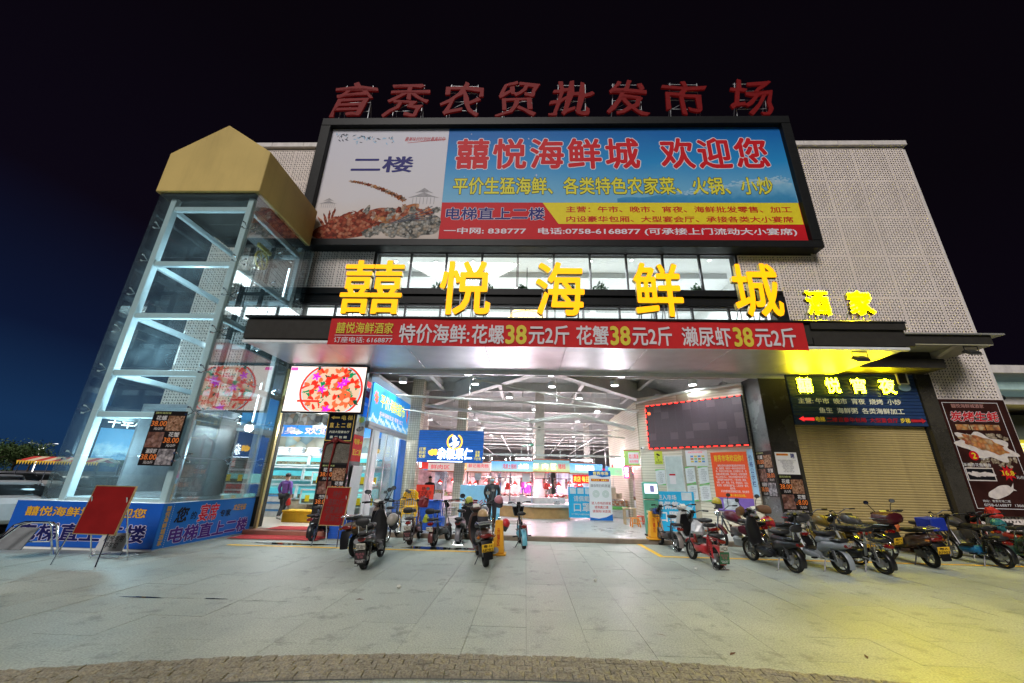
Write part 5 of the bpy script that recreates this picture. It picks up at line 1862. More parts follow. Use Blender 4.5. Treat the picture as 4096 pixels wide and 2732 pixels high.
header('stall_header', (-2.75, 18.35), (-1.62, 18.15), 1.96, 2.35, 'pale pink pork stall header with red characters', M_hd3, [('鲜记猪肉档', .08, .92, .42, .85, M_rt, .012)])
header('stall_header', (-1.58, 18.15), (.30, 17.55), 1.98, 2.42, 'sky printed pork stall header with red and white characters', M_hd1, [('鸿源土猪档', .28, .62, .25, .75, M_rt, .012), ('土猪', .66, .9, .3, .75, M_wg2, .012)])
header('stall_header', (.33, 17.5), (1.95, 17.75), 2.0, 2.5, 'fresh meat header with three glowing yellow characters and a pig print', M_hd2, [('鲜', .0, .14, .2, .68, M_yg, .012), ('肉', .24, .40, .2, .68, M_yg, .012), ('区', .48, .63, .2, .68, M_yg, .012), ('猪档', .68, .88, .25, .7, M_rt, .012)])
header('stall_header', (2.0, 17.85), (3.15, 18.25), 1.97, 2.4, 'local pork header with a cream glowing row of characters', M_hd1, [('鸿源土猪档', .2, .95, .3, .8, M_yg, .012)])
header('stall_header', (-4.6, 18.6), (-3.3, 18.5), 1.96, 2.3, 'orange pork stall header behind the tiled pillar', M_hd3, [('鲜肉区', .1, .8, .2, .8, M_rt, .012)])
t = thing('led_strip_sign', 'red scrolling text sign hanging below the pork header', 'sign', (2.1, 17.9, 1.55), R(10))
MB().box(0, .75, 0, .05, 0, .36).build('case', M_blk, t)
text(t, '卖店 每日', (.03, .06, .72, .30), -.004, glow('led_orange', (1, .35, .05), 3), .01)
MB().box(.0, .75, -.003, -.001, .0, .36).build('red_face', glow('led_red_field', (.7, .02, .02), .6), t)
t = thing('led_strip_sign', 'upright pink red neon sign by the grain shop door', 'sign', (4.30, 17.6, 1.8))
MB().box(0, .22, 0, .05, 0, .52).build('case', glow('neon_pink', (1, .05, .25), 1.6), t)
text(t, '烧腊\n饮食', (.03, .05, .19, .47), -.006, M_wg2, .012)
t = thing('menu_light_box', 'green light box with a person print beside the neon', 'sign', (3.72, 18.0, 1.92))
MB().box(0, .62, 0, .05, 0, .33).build('face', mat('box_green', (.25, .6, .3), .5, var=.2, emit=.8, ecol=(.3, .75, .4)), t)
text(t, '健康食品', (.26, .08, .58, .24), -.004, M_whp, .012)
# stall posts and rails
for i, (x, y) in enumerate(((-2.7, 18.4), (-1.6, 18.22), (-.7, 17.95), (.28, 17.62), (1.93, 17.8), (3.1, 18.3), (1.2, 19.2), (-1.0, 19.6))):
    t = tag(MB().tube([(x, y+.1, .12), (x, y+.1, 2.6)], .025, 8).build('stall_post', M_chr), f'thin steel upright carrying the pork stall headers', 'post', 'posts of the meat stalls')
for x0, x1, y, z in ((-2.6, .3, 18.3, 1.72), (.4, 2.0, 18.0, 1.72)):
    tag(MB().tube([(x0, y, z), (x1, y-.15, z)], .018, 6).build('hook_rail', M_chr), 'steel hook rail over the butcher counter', 'rail', 'hook rails')
# red lampshades
M_shr2 = mat('lampshade_red', (.55, .04, .03), .45, emit=.15, ecol=(.8, .05, .04))
pr_ = None
for i, (x, y) in enumerate(((-2.3, 18.6), (-1.85, 18.7), (-1.3, 18.7), (-.5, 18.4), (.15, 18.1), (1.05, 18.2), (1.5, 18.4), (2.5, 18.8), (-2.8, 20.2), (-1.6, 20.4), (2.2, 20.4), (3.4, 20.2), (-4.1, 19.2), (-3.7, 20.4))):
    if pr_ is None:
        pr_ = thing('stall_lamp', 'red cone lampshade glowing pink over the meat counters', 'lamp', (0, 0, 0), 0, 'red lamps of the meat stalls')
        MB().zloft([(0, 0, 0, .15, .15), (.1, 0, 0, .07, .07), (.16, 0, 0, .025, .025)], 14, 2).build('shade', M_shr2, pr_, smooth=True)
        MB().ell((0, 0, .01), (.05, .05, .05), 8, 6).build('bulb', glow('bulb_pink', (1, .55, .6), 10), pr_)
        MB().tube([(0, 0, .16), (0, 0, .9)], .006, 5).build('cord', M_blk, pr_)
        t = pr_
    else:
        t = copy_tree(pr_)
    t.location = (x, y, 1.42+.08*math.sin(i*2.1))
    if i % 2 == 0:
        lamp('stall_light', 'POINT', (x, y, 1.36), 60, (1, .45, .62), .06)
# meat, bags, boards on the counters
M_meat = food('pork_meat', [(.5, .12, .1), (.6, .3, .26), (.65, .5, .45), (.4, .07, .06)], 16)
for i in range(12):
    x = -1.0+i*.24
    y = 18.95-.35*abs(x-.4)*.3 if x < .4 else 18.4
    b = MB()
    b.ell((0, 0, .06), (.12+.03*(i % 3), .09, .07), 9, 6)
    b.v = [tuple(Vector(v)*rnd.uniform(.85, 1.15)) for v in b.v]
    o = b.build('pork_cut', M_meat, smooth=True)
    o.location = (x, y, .925)
    tag(o, 'raw pork cut lying on the butcher counter', 'meat', 'pork cuts on the counter')
for i in range(9):
    x = -2.2+i*.5
    b = MB()
    b.zloft([(0, 0, 0, .05, .03), (-.15, .01, 0, .07, .03), (-.34, 0, 0, .045, .025), (-.4, 0, 0, .02, .015)], 8, 2.2)
    o = b.build('hanging_meat', M_meat, smooth=True)
    o.location = (x, 18.33 if x < .3 else 18.0, 1.70)
    tag(o, 'strip of pork hanging from the hook rail', 'meat', 'hanging pork strips')
for i, (x, y, z, c, lab) in enumerate(((-.8, 18.0, 1.5, (.65, .05, .04), 'red plastic bag hanging over the butcher counter'), (.9, 17.7, 1.55, (.65, .05, .04), 'red plastic bag hung by the fresh meat header'), (-.1, 18.2, 1.6, (.5, .08, .4), 'purple plastic bags hung in the pork stall'))):
    b = MB()
    b.zloft([(0, 0, 0, .03, .02), (-.06, 0, 0, .09, .05), (-.2, .01, 0, .13, .07), (-.28, 0, 0, .1, .05)], 10, 2.2)
    b.v = [tuple(Vector(v)+Vector((rnd.uniform(-.015, .015), rnd.uniform(-.01, .01), rnd.uniform(-.01, .01)))) for v in b.v]
    o = b.build('plastic_bag', mat(f'bag_{i}', c, .3), smooth=False)
    o.location = (x, y, z)
    tag(o, lab, 'bag')
for i, (x, y, z, w, h, lab) in enumerate(((-2.3, 18.05, 1.58, .28, .3, 'white licence sheet hung under the pink pork header'), (-.15, 17.75, 1.55, .33, .36, 'white licence sheet hung under the sky printed header'))):
    t = thing('hung_sheet', lab, 'notice', (x, y, z))
    MB().box(0, w, 0, .01, 0, h).build('sheet', mat('paper_white'), t)
    MB().box(-.012, w+.012, .011, .02, -.012, h+.012).build('frame', M_wood, t)
for i, (x, y, z, c, lab) in enumerate(((-.55, 18.05, .685, (.5, .5, .5), 'steel weighing scale on the butcher counter'), (1.35, 17.7, .685, (.45, .45, .45), 'grey scale by the white pillar'), (-.15, 18.2, .925, (.6, .6, .6), 'small white scale on the tiled upstand'))):
    t = thing('scale', lab, 'scale', (x, y, z))
    MB().box(-.14, .14, -.12, .12, 0, .07).build('body', mat(f'scale_{i}', c, .4), t, bevel=.01)
    MB().box(-.13, .13, -.11, .11, .1, .115).build('pan', M_chr, t)
    MB().tube([(0, 0, .07), (0, 0, .1)], .03, 8).build('stem', M_chr, t)
# rows of further stalls deep in the hall
for r, y in enumerate((21.6, 24.8, 28.8, 33)):
    for i in range(5):
        x = -6.2+i*3.0+.3*r
        if y < 23 and -2.6 < x < 2.2:
            pass
        cidx = (i*3+r) % 4
        c_ = ((.62, .05, .04), (.08, .3, .6), (.58, .03, .10), (.7, .35, .05))[cidx]
        t = thing('market_stall', f'{("red", "blue", "crimson", "orange")[cidx]} headed stall in the {("first", "second", "third", "last")[r]} row behind the butcher counter', 'stall', (x, y, .12), 0, 'stalls deep in the hall')
        MB().box(-1.2, 1.2, -.35, .35, 0, .62).build('counter', M_tile, t)
        MB().box(-1.25, 1.25, -.42, -.34, 1.95, 2.38).build('header', mat(f'far_header_{cidx}', c_, .5, var=.15, emit=.35), t)
        text(t, ('猪肉档', '水产', '蔬菜', '粮油')[cidx], (-.6, 2.02, .6, 2.3), -.43, M_wg2, .012)
        MB().box(-1.15, 1.15, .5, .55, .1, 1.9).build('back_panel', mat(f'stall_back_{cidx}', ((.72, .55, .56), (.55, .62, .7), (.7, .7, .62), (.72, .5, .5))[cidx], .6, var=.5, vs=3), t)
        for s_ in (-1.2, 1.2):
            MB().box(s_-.02, s_+.02, -.38, -.34, .0, 1.95).build('post', M_chr, t)
        MB().box(-1.1, 1.1, -.3, .3, .622, .8).build('goods', food(f'goods_{(i+r) % 3}', [(.5, .15, .1), (.6, .4, .3), (.2, .35, .1), (.55, .5, .4)][(i+r) % 3:]+[(.5, .1, .1)], 12), t)
for i, (x, y) in enumerate(((-3, 22.6), (0, 22.6), (3.2, 22.6), (-1.6, 26.6), (2.2, 26.6), (5.0, 19.4), (-1.8, 18.9), (-.6, 18.9), (4.5, 18.9))):
    t = thing('fluorescent_lamp', 'lit fluorescent batten hanging over the stalls', 'lamp', (x, y, 2.75), 0, 'battens over the stalls')
    MB().tube([(-.6, 0, 0), (.6, 0, 0)], .02, 8).build('tube', glow('tube_white', (1, .95, 1), 9), t)
    MB().box(-.62, .62, -.03, .03, .022, .07).build('housing', M_steel, t)
    lamp('batten_light', 'POINT', (x, y, 2.6), 175, (.98, .86, .95), .15)
# ceiling fan
t = thing('ceiling_fan', 'green three bladed ceiling fan hanging before the white pillar', 'fan', (.25, 17.9, 3.15))
MB().zloft([(-.06, 0, 0, .05, .05), (0, 0, 0, .1, .1), (.08, 0, 0, .06, .06)], 12, 2).build('motor', mat('fan_green', (.12, .35, .25), .4), t, smooth=True)
for i in range(3):
    a = i*2.094+.2
    MB(Matrix.Rotation(a, 4, 'Z')).obox((.36, 0, 0), (.55, .09, .012), (.15, 0, 0)).build('blade', mat('fan_green'), t)
MB().tube([(0, 0, .08), (0, 0, 2.3)], .012, 6).build('rod', M_steel, t)
t = tag(MB().ell((0, 0, 0), (.09, .09, .09), 10, 8).build('globe_lamp', mat('globe_grey', (.25, .24, .2), .4)), 'dark round globe hung high on the white pillar', 'globe')
t.location = (.6, 18.2, 3.95)

# ------------------------------------------------------------------ boards and banners standing in the entrance
M_cy = mat('board_cyan', (.03, .38, .66), .45, var=.05, emit=.08, ecol=(.03, .4, .7))
def stand_board(x0, x1, y, h, label, rz=0):
    t_ = thing('notice_board', label, 'board', ((x0+x1)/2, y, .12), rz)
    w = (x1-x0)/2
    MB().box(-w, w, 0, .03, .1, h).build('sheet', M_cy, t_)
    MB().tube([(-w, .05, 0), (-w, .05, h)], .015, 6).tube([(w, .05, 0), (w, .05, h)], .015, 6).tube([(-w, -.25, .01), (-w, .3, .01)], .015, 6).tube([(w, -.25, .01), (w, .3, .01)], .015, 6).build('stand', M_chr, t_)
    return t_, w
t, w = stand_board(1.80, 2.80, 17.0, 1.28, 'cyan please wear a mask board standing by the butcher counter')
text(t, '场', (.2, 1.0, .4, 1.15), -.006, M_whp, .012)
text(t, '请佩戴', (-.3, .72, .35, .95), -.006, M_whp, .015)
text(t, '口罩', (-.3, .33, .4, .66), -.006, M_whp, .02)
text(t, '为了您和他人的健康 请佩戴口罩', (-.4, .2, .45, .27), -.006, M_whp, .005)
b = MB()
b.tube([(.42+.09*math.sin(i*.35), -.01, .6+.2*math.cos(i*.35)) for i in range(11)], .012, 5)
b.build('mask_strap', M_whp, t)
for i in range(3):
    MB().box(-.45+.32*i, -.2+.32*i, -.008, -.004, 1.02, 1.24).build('taped_paper', mat('paper_pale', (.6, .72, .78), .6), t)
t, w = stand_board(4.20, 5.45, 13.3, 1.28, 'cyan mask board with a printed face mask beside the green kiosk')
text(t, '进入市场', (-.55, 1.02, .05, 1.18), -.006, M_whp, .012)
text(t, '请佩戴', (-.6, .74, .1, .98), -.006, M_whp, .02)
text(t, '口罩', (-.58, .36, .1, .68), -.006, M_whp, .02)
text(t, '进入 谢谢配合', (-.1, .16, .5, .24), -.006, M_whp, .005)
b = MB()
b.poly([(.12, -.006, .82), (.3, -.006, .87), (.52, -.006, .8), (.53, -.006, .6), (.36, -.006, .5), (.15, -.006, .6)])
b.tube([(.12, -.007, .8), (.06, -.007, .88), (.1, -.007, .95), (.2, -.007, .9)], .01, 5)
b.tube([(.52, -.007, .78), (.56, -.007, .86), (.5, -.007, .95), (.42, -.007, .88)], .01, 5)
b.build('mask_print', mat('mask_print', (.5, .72, .82), .5, var=0), t)
MB().box(.22, .55, -.008, -.004, 1.02, 1.26).build('taped_paper', mat('paper_pale'), t)
# roll-up banner
t = thing('rollup_banner', 'white and blue roll up banner with red notices in the hall entrance', 'banner', (3.1, 16.9, .12))
MB().box(-.46, .46, 0, .012, .03, 1.96).build('sheet', mat('banner_white', (.78, .8, .82), .5, var=.03, emit=.1), t)
MB().box(-.47, .47, -.06, .08, 0, .03).build('foot', M_alu, t)
MB().poly([(-.46, -.004, 1.96), (.46, -.004, 1.96), (.46, -.004, 1.74), (.1, -.004, 1.70), (-.2, -.004, 1.78), (-.46, -.004, 1.74)]).poly([(-.46, -.004, .03), (.46, -.004, .03), (.46, -.004, .28), (.2, -.004, .16), (-.1, -.004, .1), (-.46, -.004, .14)]).build('blue_field', M_bs2, t)
text(t, '育秀市场', (-.28, 1.78, .36, 1.92), -.008, M_yt, .012)
MB().box(-.36, .38, -.006, -.002, 1.53, 1.63).build('red_pill', M_red, t)
text(t, '预防疫情  温馨提示', (-.32, 1.55, .34, 1.61), -.01, M_yt, .008)
text(t, '请自觉扫码测温', (-.40, 1.30, .42, 1.42), -.006, M_gtx, .01)
b = MB()
for cx_ in (-.18, .22):
    for rr_ in (.13, .09, .05):
        b.tube([(cx_+rr_*math.cos(i*.4), -.004, 1.04+rr_*math.sin(i*.4)) for i in range(16)], .008, 4, closed=True)
b.build('round_code_print', mat('print_soft_green', (.45, .6, .5), .6, var=0), t)
text(t, '进入市场的顾客\n请佩戴口罩\n请保持1米距离', (-.38, .32, .42, .74), -.006, mat('print_redtext', (.6, .06, .05), .5, var=0), .01, line=1.3)
# pale blue board behind the masked man
t = thing('notice_board', 'pale blue rounded board with red brush characters behind the masked man', 'board', (-1.75, 15.6, .12))
MB().box(-.78, .78, 0, .04, .05, 1.30).build('sheet', mat('board_pale_blue', (.25, .52, .72), .4, var=.08, emit=.12), t, bevel=.03)
text(t, '扶贫公益', (-.7, .55, .6, .78), -.008, mat('print_redtext'), .015, shear=.2)
MB().box(-.7, .78, -.006, -.002, .08, .3).build('landscape_print', mat('print_lake', (.15, .4, .55), .5, var=.5, vs=5), t)
# yellow steel bollards on the kerb
def bollard(x, y, z, label):
    t_ = thing('bollard', label, 'bollard', (x, y, z))
    M_b = mat('bollard_orange', (.72, .34, .02), .45, var=.06, dirt=.2)
    MB().obox((0, 0, .39), (.27, .27, .70), (0, 0, 0), taper=.62).build('shaft', M_b, t_, bevel=.012)
    MB().box(-.18, .18, -.18, .18, 0, .039).build('foot', M_b, t_, bevel=.008)
    MB().tube([(0, 0, .742), (0, 0, .80)], .03, 8).build('cap', M_chr, t_)
    text(t_, '升\n镇\n区', (-.035, .2, .035, .58), -.128, M_red, .01)
bollard(-.62, 9.95, 0, 'orange tapered bollard beside the brown motorcycle')
bollard(3.72, 12.22, .12, 'orange tapered bollard on the kerb beside the kiosk')
bollard(3.98, 12.75, .12, 'orange tapered bollard half hidden behind the kiosk')
# green temperature kiosk
t = thing('kiosk', 'green self service screening kiosk with a small lit screen on the kerb', 'kiosk', (3.95, 12.95, .12))
M_kg = mat('kiosk_green', (.10, .34, .24), .4)
MB().box(-.22, .22, -.05, .1, .05, 1.02).build('body', M_kg, t, bevel=.015)
MB().box(-.25, .25, -.1, .1, 0, .049).build('foot', M_blk, t)
MB().obox((0, -.02, 1.30), (.5, .14, .52), (R(-6), 0, 0)).build('head', M_kg, t, bevel=.03)
MB().obox((0, -.105, 1.36), (.4, .012, .28), (R(-6), 0, 0)).build('screen', glow('kiosk_screen', (.75, .8, 1), 1.6), t)
MB().obox((.03, -.115, 1.36), (.13, .006, .2), (R(-6), 0, 0)).build('screen_figure', glow('kiosk_figure', (.2, .2, .4), .5), t)
MB().box(-.18, .18, -.054, -.051, .65, .72).box(-.18, .18, -.054, -.051, .52, .59).build('label_strip', mat('kiosk_label', (.5, .65, .5), .5, var=0), t)
text(t, '免费领', (-.14, .26, .14, .36), -.056, mat('kiosk_label'), .01)

# ------------------------------------------------------------------ things on the oblique wall
def wthing(name, label, cat):
    return thing(name, label, cat, (4.6, 15.9, 0), AW)
def ws(s_):
    return LW-s_
t = wthing('led_board', 'large dark message board rimmed with red running lights on the tiled wall', 'screen')
MB().box(ws(3.52), ws(-.02), -.08, .015, 2.90, 4.60).build('case', M_blk, t)
M_ledk = mat('led_module', (.085, .055, .065), .5, var=0)
M_ledk2 = mat('led_module_worn', (.12, .08, .09), .5, var=0)
nx = 12
for i in range(nx):
    for j in range(6):
        x0 = ws(3.46)+i*.288
        z0 = 2.95+j*.268
        MB().box(x0+.002, x0+.286, -.09, -.081, z0+.002, z0+.266).build('module', M_ledk2 if rnd.random() < .22 else M_ledk, t)
M_rl2 = glow('led_red_run', (1, .03, .02), 5)
for i in range(15):
    x0 = ws(3.50)+i*.24
    MB().box(x0, x0+.13, -.10, -.085, 4.575, 4.60).build('red_light', M_rl2, t)
    MB().box(x0, x0+.13, -.10, -.085, 2.90, 2.925).build('red_light', M_rl2, t)
for j in range(7):
    z0 = 2.98+j*.23
    MB().box(ws(3.52), ws(3.495), -.10, -.085, z0, z0+.12).build('red_light', M_rl2, t)
text(t, '档', (ws(3.44), 4.22, ws(3.32), 4.34), -.1, glow('led_red_char', (1, .15, .03), 3), .02)
# posters and sheets
M_grs = mat('notice_green', (.15, .5, .12), .5, var=0)
def sheet(s0, s1, z0, z1, label, head=None, lines=None):
    t_ = wthing('wall_notice', label, 'notice')
    MB().box(ws(s0), ws(s1), -.006, .012, z0, z1).build('sheet', mat('paper_white'), t_)
    h = z1-z0
    MB().poly([(ws(s0), -.009, z1-.1*h), (ws(s0), -.009, z1), (ws(s1), -.009, z1), (ws(s1), -.009, z1-.03*h), ((ws(s0)+ws(s1))/2, -.009, z1-.04*h)]).build('green_wave', M_grs, t_)
    MB().poly([(ws(s0), -.009, z0), (ws(s1), -.009, z0), (ws(s1), -.009, z0+.1*h), ((ws(s0)+ws(s1))/2, -.009, z0+.03*h)]).build('green_wave', M_grs, t_)
    text(t_, lines, (ws(s0)+.05, z0+.15*h, ws(s1)-.05, z0+.86*h), -.009, M_gtx, 0, line=1.2)
L1 = '市场管理制度\n一、场内经营者须亮证经营\n二、公平交易 不得欺行霸市\n三、保持摊位整洁\n四、垃圾分类投放\n五、严禁占道经营'
L2 = '食品安全公示\n进货查验记录制度\n索证索票制度\n不合格食品退市制度\n从业人员健康管理\n投诉举报电话'
sheet(3.37, 3.0, 1.57, 2.14, 'green waved rule sheet left of the grey cabinet door', lines=L1)
sheet(2.22, 1.89, 1.66, 2.23, 'green waved rule sheet right of the cabinet door, upper inner one', lines=L2)
sheet(1.77, 1.43, 1.65, 2.24, 'green waved rule sheet beside the red welcome poster, upper', lines=L1)
sheet(2.22, 1.87, 1.07, 1.63, 'green waved rule sheet right of the cabinet door, lower inner one', lines=L1)
sheet(1.78, 1.44, 1.09, 1.63, 'green waved rule sheet beside the red welcome poster, lower', lines=L2)
t = wthing('cctv_notice', 'yellow green camera surveillance notice under the message board corner', 'notice')
MB().box(ws(3.36), ws(3.04), -.006, .012, 2.33, 2.82).build('sheet', mat('cctv_yellow', (.55, .62, .05), .5, var=0), t)
MB().obox((ws(3.2), -.012, 2.68), (.14, .004, .06), (0, .5, 0)).obox((ws(3.24), -.012, 2.6), (.02, .004, .1), (0, 0, 0)).build('camera_symbol', M_blkp, t)
text(t, '警告\n您已进入监控区域', (ws(3.32), 2.36, ws(3.08), 2.52), -.009, M_blkp, .01)
t = wthing('cabinet_door', 'pale grey steel cabinet door set in the tiled wall', 'door')
MB().box(ws(2.93), ws(2.33), -.012, .018, .95, 2.60).build('leaf', mat('cabinet_grey', (.50, .55, .53), .45), t, bevel=.006)
MB().box(ws(2.97), ws(2.935), -.02, .018, .9, 2.64).box(ws(2.325), ws(2.29), -.02, .018, .9, 2.64).box(ws(2.934), ws(2.326), -.02, .018, 2.605, 2.64).build('frame', M_steel, t)
MB().box(ws(2.83), ws(2.6), -.018, -.013, 1.62, 1.98).build('paper', mat('paper_pinkish', (.72, .66, .66), .6, var=0), t)
MB().box(ws(2.83), ws(2.6), -.021, -.019, 1.92, 1.98).build('paper_head', M_red, t)
t = wthing('plan_sheet', 'white market stall plan sheet over the rule sheets', 'notice')
MB().box(ws(2.15), ws(1.39), -.006, .012, 2.26, 2.81).build('sheet', mat('paper_white'), t)
text(t, '怀集农贸市场导购图', (ws(2.05), 2.70, ws(1.55), 2.76), -.009, M_rt, .005)
cm = [mat(f'plan_{i}', c, .5, var=0) for i, c in enumerate(((.7, .5, .1), (.65, .2, .1), (.15, .3, .6), (.2, .5, .25)))]
for i in range(4):
    for j in range(3):
        MB().box(ws(1.98)+.13*i, ws(1.98)+.13*i+.1, -.010, -.007, 2.38+.09*j, 2.38+.09*j+.06).build('plan_block', cm[(i*2+j) % 4], t)
t = wthing('welcome_poster', 'large orange red welcome poster with white text on the tiled wall', 'poster')
MB().box(ws(1.28), ws(.15), -.006, .012, 1.24, 2.71).build('sheet', mat('poster_vermilion', (.70, .09, .03), .45, var=.03, emit=.10), t)
text(t, '育秀市场欢迎你！', (ws(1.18), 2.40, ws(.26), 2.62), -.01, M_yelp, .016)
text(t, '    育秀农贸市场是经怀集县政府审核批准\n的，集蔬菜、购物于一体的综合性农贸市\n场，市场位于怀城大道，比邻育秀小学，东\n南面与老城区连接，市场半径一公里范围常\n住人口约五万人。市场占地面积7000多平方，\n建筑面积10000多平方，一层主营：蔬菜、\n水果、水产、粮油、干货、熟食面点、冻品、\n禽蛋类、肉类等农副产品，二层主营：餐饮、\n娱乐等。\n    无论风里雨里还是晴空万里，我在育秀', (ws(1.2), 1.40, ws(.22), 2.30), -.009, M_whp, .005, line=1.15)
text(t, '现还有小量吉位出租。', (ws(.95), 1.28, ws(.35), 1.36), -.009, M_yelp, .01)
MB().box(ws(1.28), ws(.15), -.006, .012, .80, 1.235).build('lower_sheet', mat('poster_violet', (.2, .12, .42), .45), t)
MB().box(ws(1.06), ws(.6), -.009, -.007, .86, 1.2).build('building_photo', mat('photo_building', (.45, .5, .52), .5, var=.4, vs=7), t)
t = wthing('blue_notice', 'pale blue narrow notice between the red poster and the column', 'notice')
MB().box(ws(.12), ws(-.05), -.006, .012, 1.32, 2.79).build('sheet', mat('notice_blue', (.35, .55, .72), .5, var=.05), t)
text(t, '价\n格\n公\n示\n栏', (ws(.1), 1.6, ws(.0), 2.6), -.009, M_navy, .01)
# wall camera
t = thing('security_camera', 'small white bullet camera at the message board corner', 'camera', (4.7, 15.75, 2.95), AW)
MB().obox((0, -.1, 0), (.07, .2, .07), (R(12), 0, 0)).build('body', M_wht, t, bevel=.01)
MB().tube([(0, 0, .02), (0, .1, .06)], .015, 6).build('bracket', M_wht, t)
MB().tube([(0, -.2, -.02), (0, -.21, -.022)], .028, 10).build('lens', M_blk, t)
# grain shop sign, steel gate, wooden stand, red stool at the right
t = thing('shop_sign', 'green and white grain and oil sign over the side door', 'sign', (4.0, 16.2, 0), R(-20))
MB().box(0, .6, 0, .1, 2.30, 2.86).build('board', mat('grain_green', (.35, .55, .15), .5, emit=.3), t)
MB().box(.17, .58, -.006, -.001, 2.36, 2.80).build('white_field', mat('banner_white'), t)
text(t, '幼儿粮油', (.2, 2.55, .56, 2.74), -.01, M_rt, .012)
text(t, '批发零售', (.22, 2.4, .54, 2.49), -.01, M_rt, .005)
MB().box(-.02, .62, -.012, .11, 2.861, 2.89).box(-.02, .62, -.012, .11, 2.27, 2.299).build('trim', M_frm, t)
t = thing('steel_railing', 'stainless guard rail beside the roll up banner', 'railing', (3.75, 16.9, .12), R(-35))
b = MB()
for i in range(4):
    b.tube([(-.3, 0, .15+.22*i), (.35, 0, .15+.22*i)], .014, 6)
b.build('rail', M_chr, t)
for x in (-.3, .35):
    MB().tube([(x, 0, 0), (x, 0, .88)], .018, 6).build('post', M_chr, t)
t = thing('glass_counter', 'low glass counter with green banded shelves by the side door', 'counter', (4.05, 18.6, .12))
MB().box(-.5, .5, -.3, .3, 0, .35).build('base', M_tile, t)
MB().box(-.5, .5, -.31, -.302, .36, .5).build('green_band', M_grs, t)
MB().box(-.5, .5, -.3, .3, .36, .75).build('goods', food('counter_goods', [(.5, .4, .2), (.6, .2, .1), (.7, .65, .5)], 14), t)
for i, (x, z) in enumerate(((3.9, .9), (4.15, .9), (4.02, 1.15), (4.3, .92))):
    t = thing('carton', 'brown carton stacked on the counter by the side door', 'carton', (x, 18.8, z), 0, 'cartons by the side door')
    MB().box(-.12, .12, -.12, .12, 0, .23).build('body', mat('carton_brown'), t, bevel=.006)
    MB().box(-.122, .122, -.02, .02, .22, .232).build('tape', mat('tape'), t)
t = thing('wooden_stand', 'pale wooden stand with open legs by the side door', 'stand', (4.02, 16.0, .12))
for x in (-.2, .2):
    for y in (-.12, .12):
        MB().box(x-.025, x+.025, y-.025, y+.025, 0, .55).build('leg', mat('pine', (.6, .45, .28), .6), t)
MB().box(-.24, .24, -.16, .16, .551, .59).build('top', mat('pine'), t)
MB().box(-.17, .17, -.02, .02, .2, .25).build('stretcher', mat('pine'), t)
def stool(x, y, c, label):
    t_ = thing('plastic_stool', label, 'stool', (x, y, .12))
    m_ = mat('stool_'+label.split()[0], c, .4)
    MB().box(-.14, .14, -.14, .14, .28, .31).build('seat', m_, t_, bevel=.01)
    for sx in (-1, 1):
        for sy in (-1, 1):
            MB().tube([(sx*.15, sy*.15, 0), (sx*.11, sy*.11, .28)], .024, 6).build('leg', m_, t_)
    MB().box(-.13, .13, -.135, -.12, .12, .15).build('brace', m_, t_)
stool(4.42, 16.05, (.7, .08, .03), 'red plastic stool at the side door')
stool(4.0, 15.2, (.8, .3, .05), 'orange plastic stool behind the kiosk')
# chair stack and crates by the left entrance
t = thing('chair_stack', 'stack of yellow plastic garden chairs with slatted backs beside blue crates', 'chairs', (-3.85, 13.5, .12), R(12))
M_yc = mat('chair_yellow', (.78, .48, .01), .35)
for i in range(4):
    z = i*.07
    MB().box(-.22, .22, -.2, .2, .40+z, .43+z).build('seat', M_yc, t, bevel=.01)
    for s_ in (-1, 1):
        MB().tube([(s_*.22, .2, .41+z), (s_*.23, .26, .8+z)], .022, 6).build('back_post', M_yc, t)
        if i == 0:
            MB().tube([(s_*.22, -.18, .4), (s_*.26, -.24, 0)], .025, 6).build('leg', M_yc, t)
            MB().tube([(s_*.22, .2, .4), (s_*.26, .26, 0)], .025, 6).build('leg', M_yc, t)
        MB().tube([(s_*.27, -.18, .42+z), (s_*.28, -.16, .62+z), (s_*.26, .22, .66+z)], .02, 6).build('armrest', M_yc, t)
    MB().tube([(-.23, .26, .8+z), (-.15, .27, .88+z), (0, .27, .91+z), (.15, .27, .88+z), (.23, .26, .8+z)], .025, 6).build('top_rail', M_yc, t)
    for s_ in range(-2, 3):
        MB().box(s_*.08-.02, s_*.08+.02, .235, .25, .42+z, .88+z).build('back_slat', M_yc, t)
def crate(x, y, z, w, d, h, label, m, rz=0):
    t_ = thing('plastic_crate', label, 'crate', (x, y, z), rz)
    MB().box(-w, w, -d, d, 0, h).build('shell', m, t_, bevel=.01)
    for i in range(3):
        MB().box(-w-.012, w+.012, -d-.012, d+.012, h*(.25+.3*i), h*(.25+.3*i)+.02).build('rib', m, t_)
    for i in range(6):
        x_ = -w+2*w*(i+.5)/6
        MB().box(x_-.01, x_+.01, -d-.01, -d, .01, h-.01).build('stave', m, t_)
    MB().box(-w-.025, w+.025, -d-.025, d+.025, h+.001, h+.035).build('rim', m, t_)
crate(-3.0, 13.1, .12, .40, .28, .34, 'lower blue plastic crate beside the yellow chairs', M_crb)
crate(-3.05, 13.1, .50, .33, .25, .44, 'upper blue plastic crate beside the yellow chairs', M_crb, .05)
crate(-5.2, 11.75, 0, .28, .22, .46, 'blue plastic bin at the pier foot behind the red board', M_crb)
t = thing('price_board', 'red cardboard price board with black brush writing behind the crates', 'board', (-4.1, 16.4, .75))
MB().box(-.36, .36, 0, .02, 0, .62).build('sheet', mat('board_red', (.68, .05, .03), .5, emit=.1), t)
text(t, '特价\n五花肉2斤\n排骨 鲜', (-.28, .08, .28, .54), -.004, M_blkp, .012, shear=.1)
t = thing('stall_table', 'small white table with scale behind the blue crates', 'table', (-2.6, 14.9, .12))
MB().box(-.4, .4, -.25, .25, .68, .72).build('top', M_tile, t)
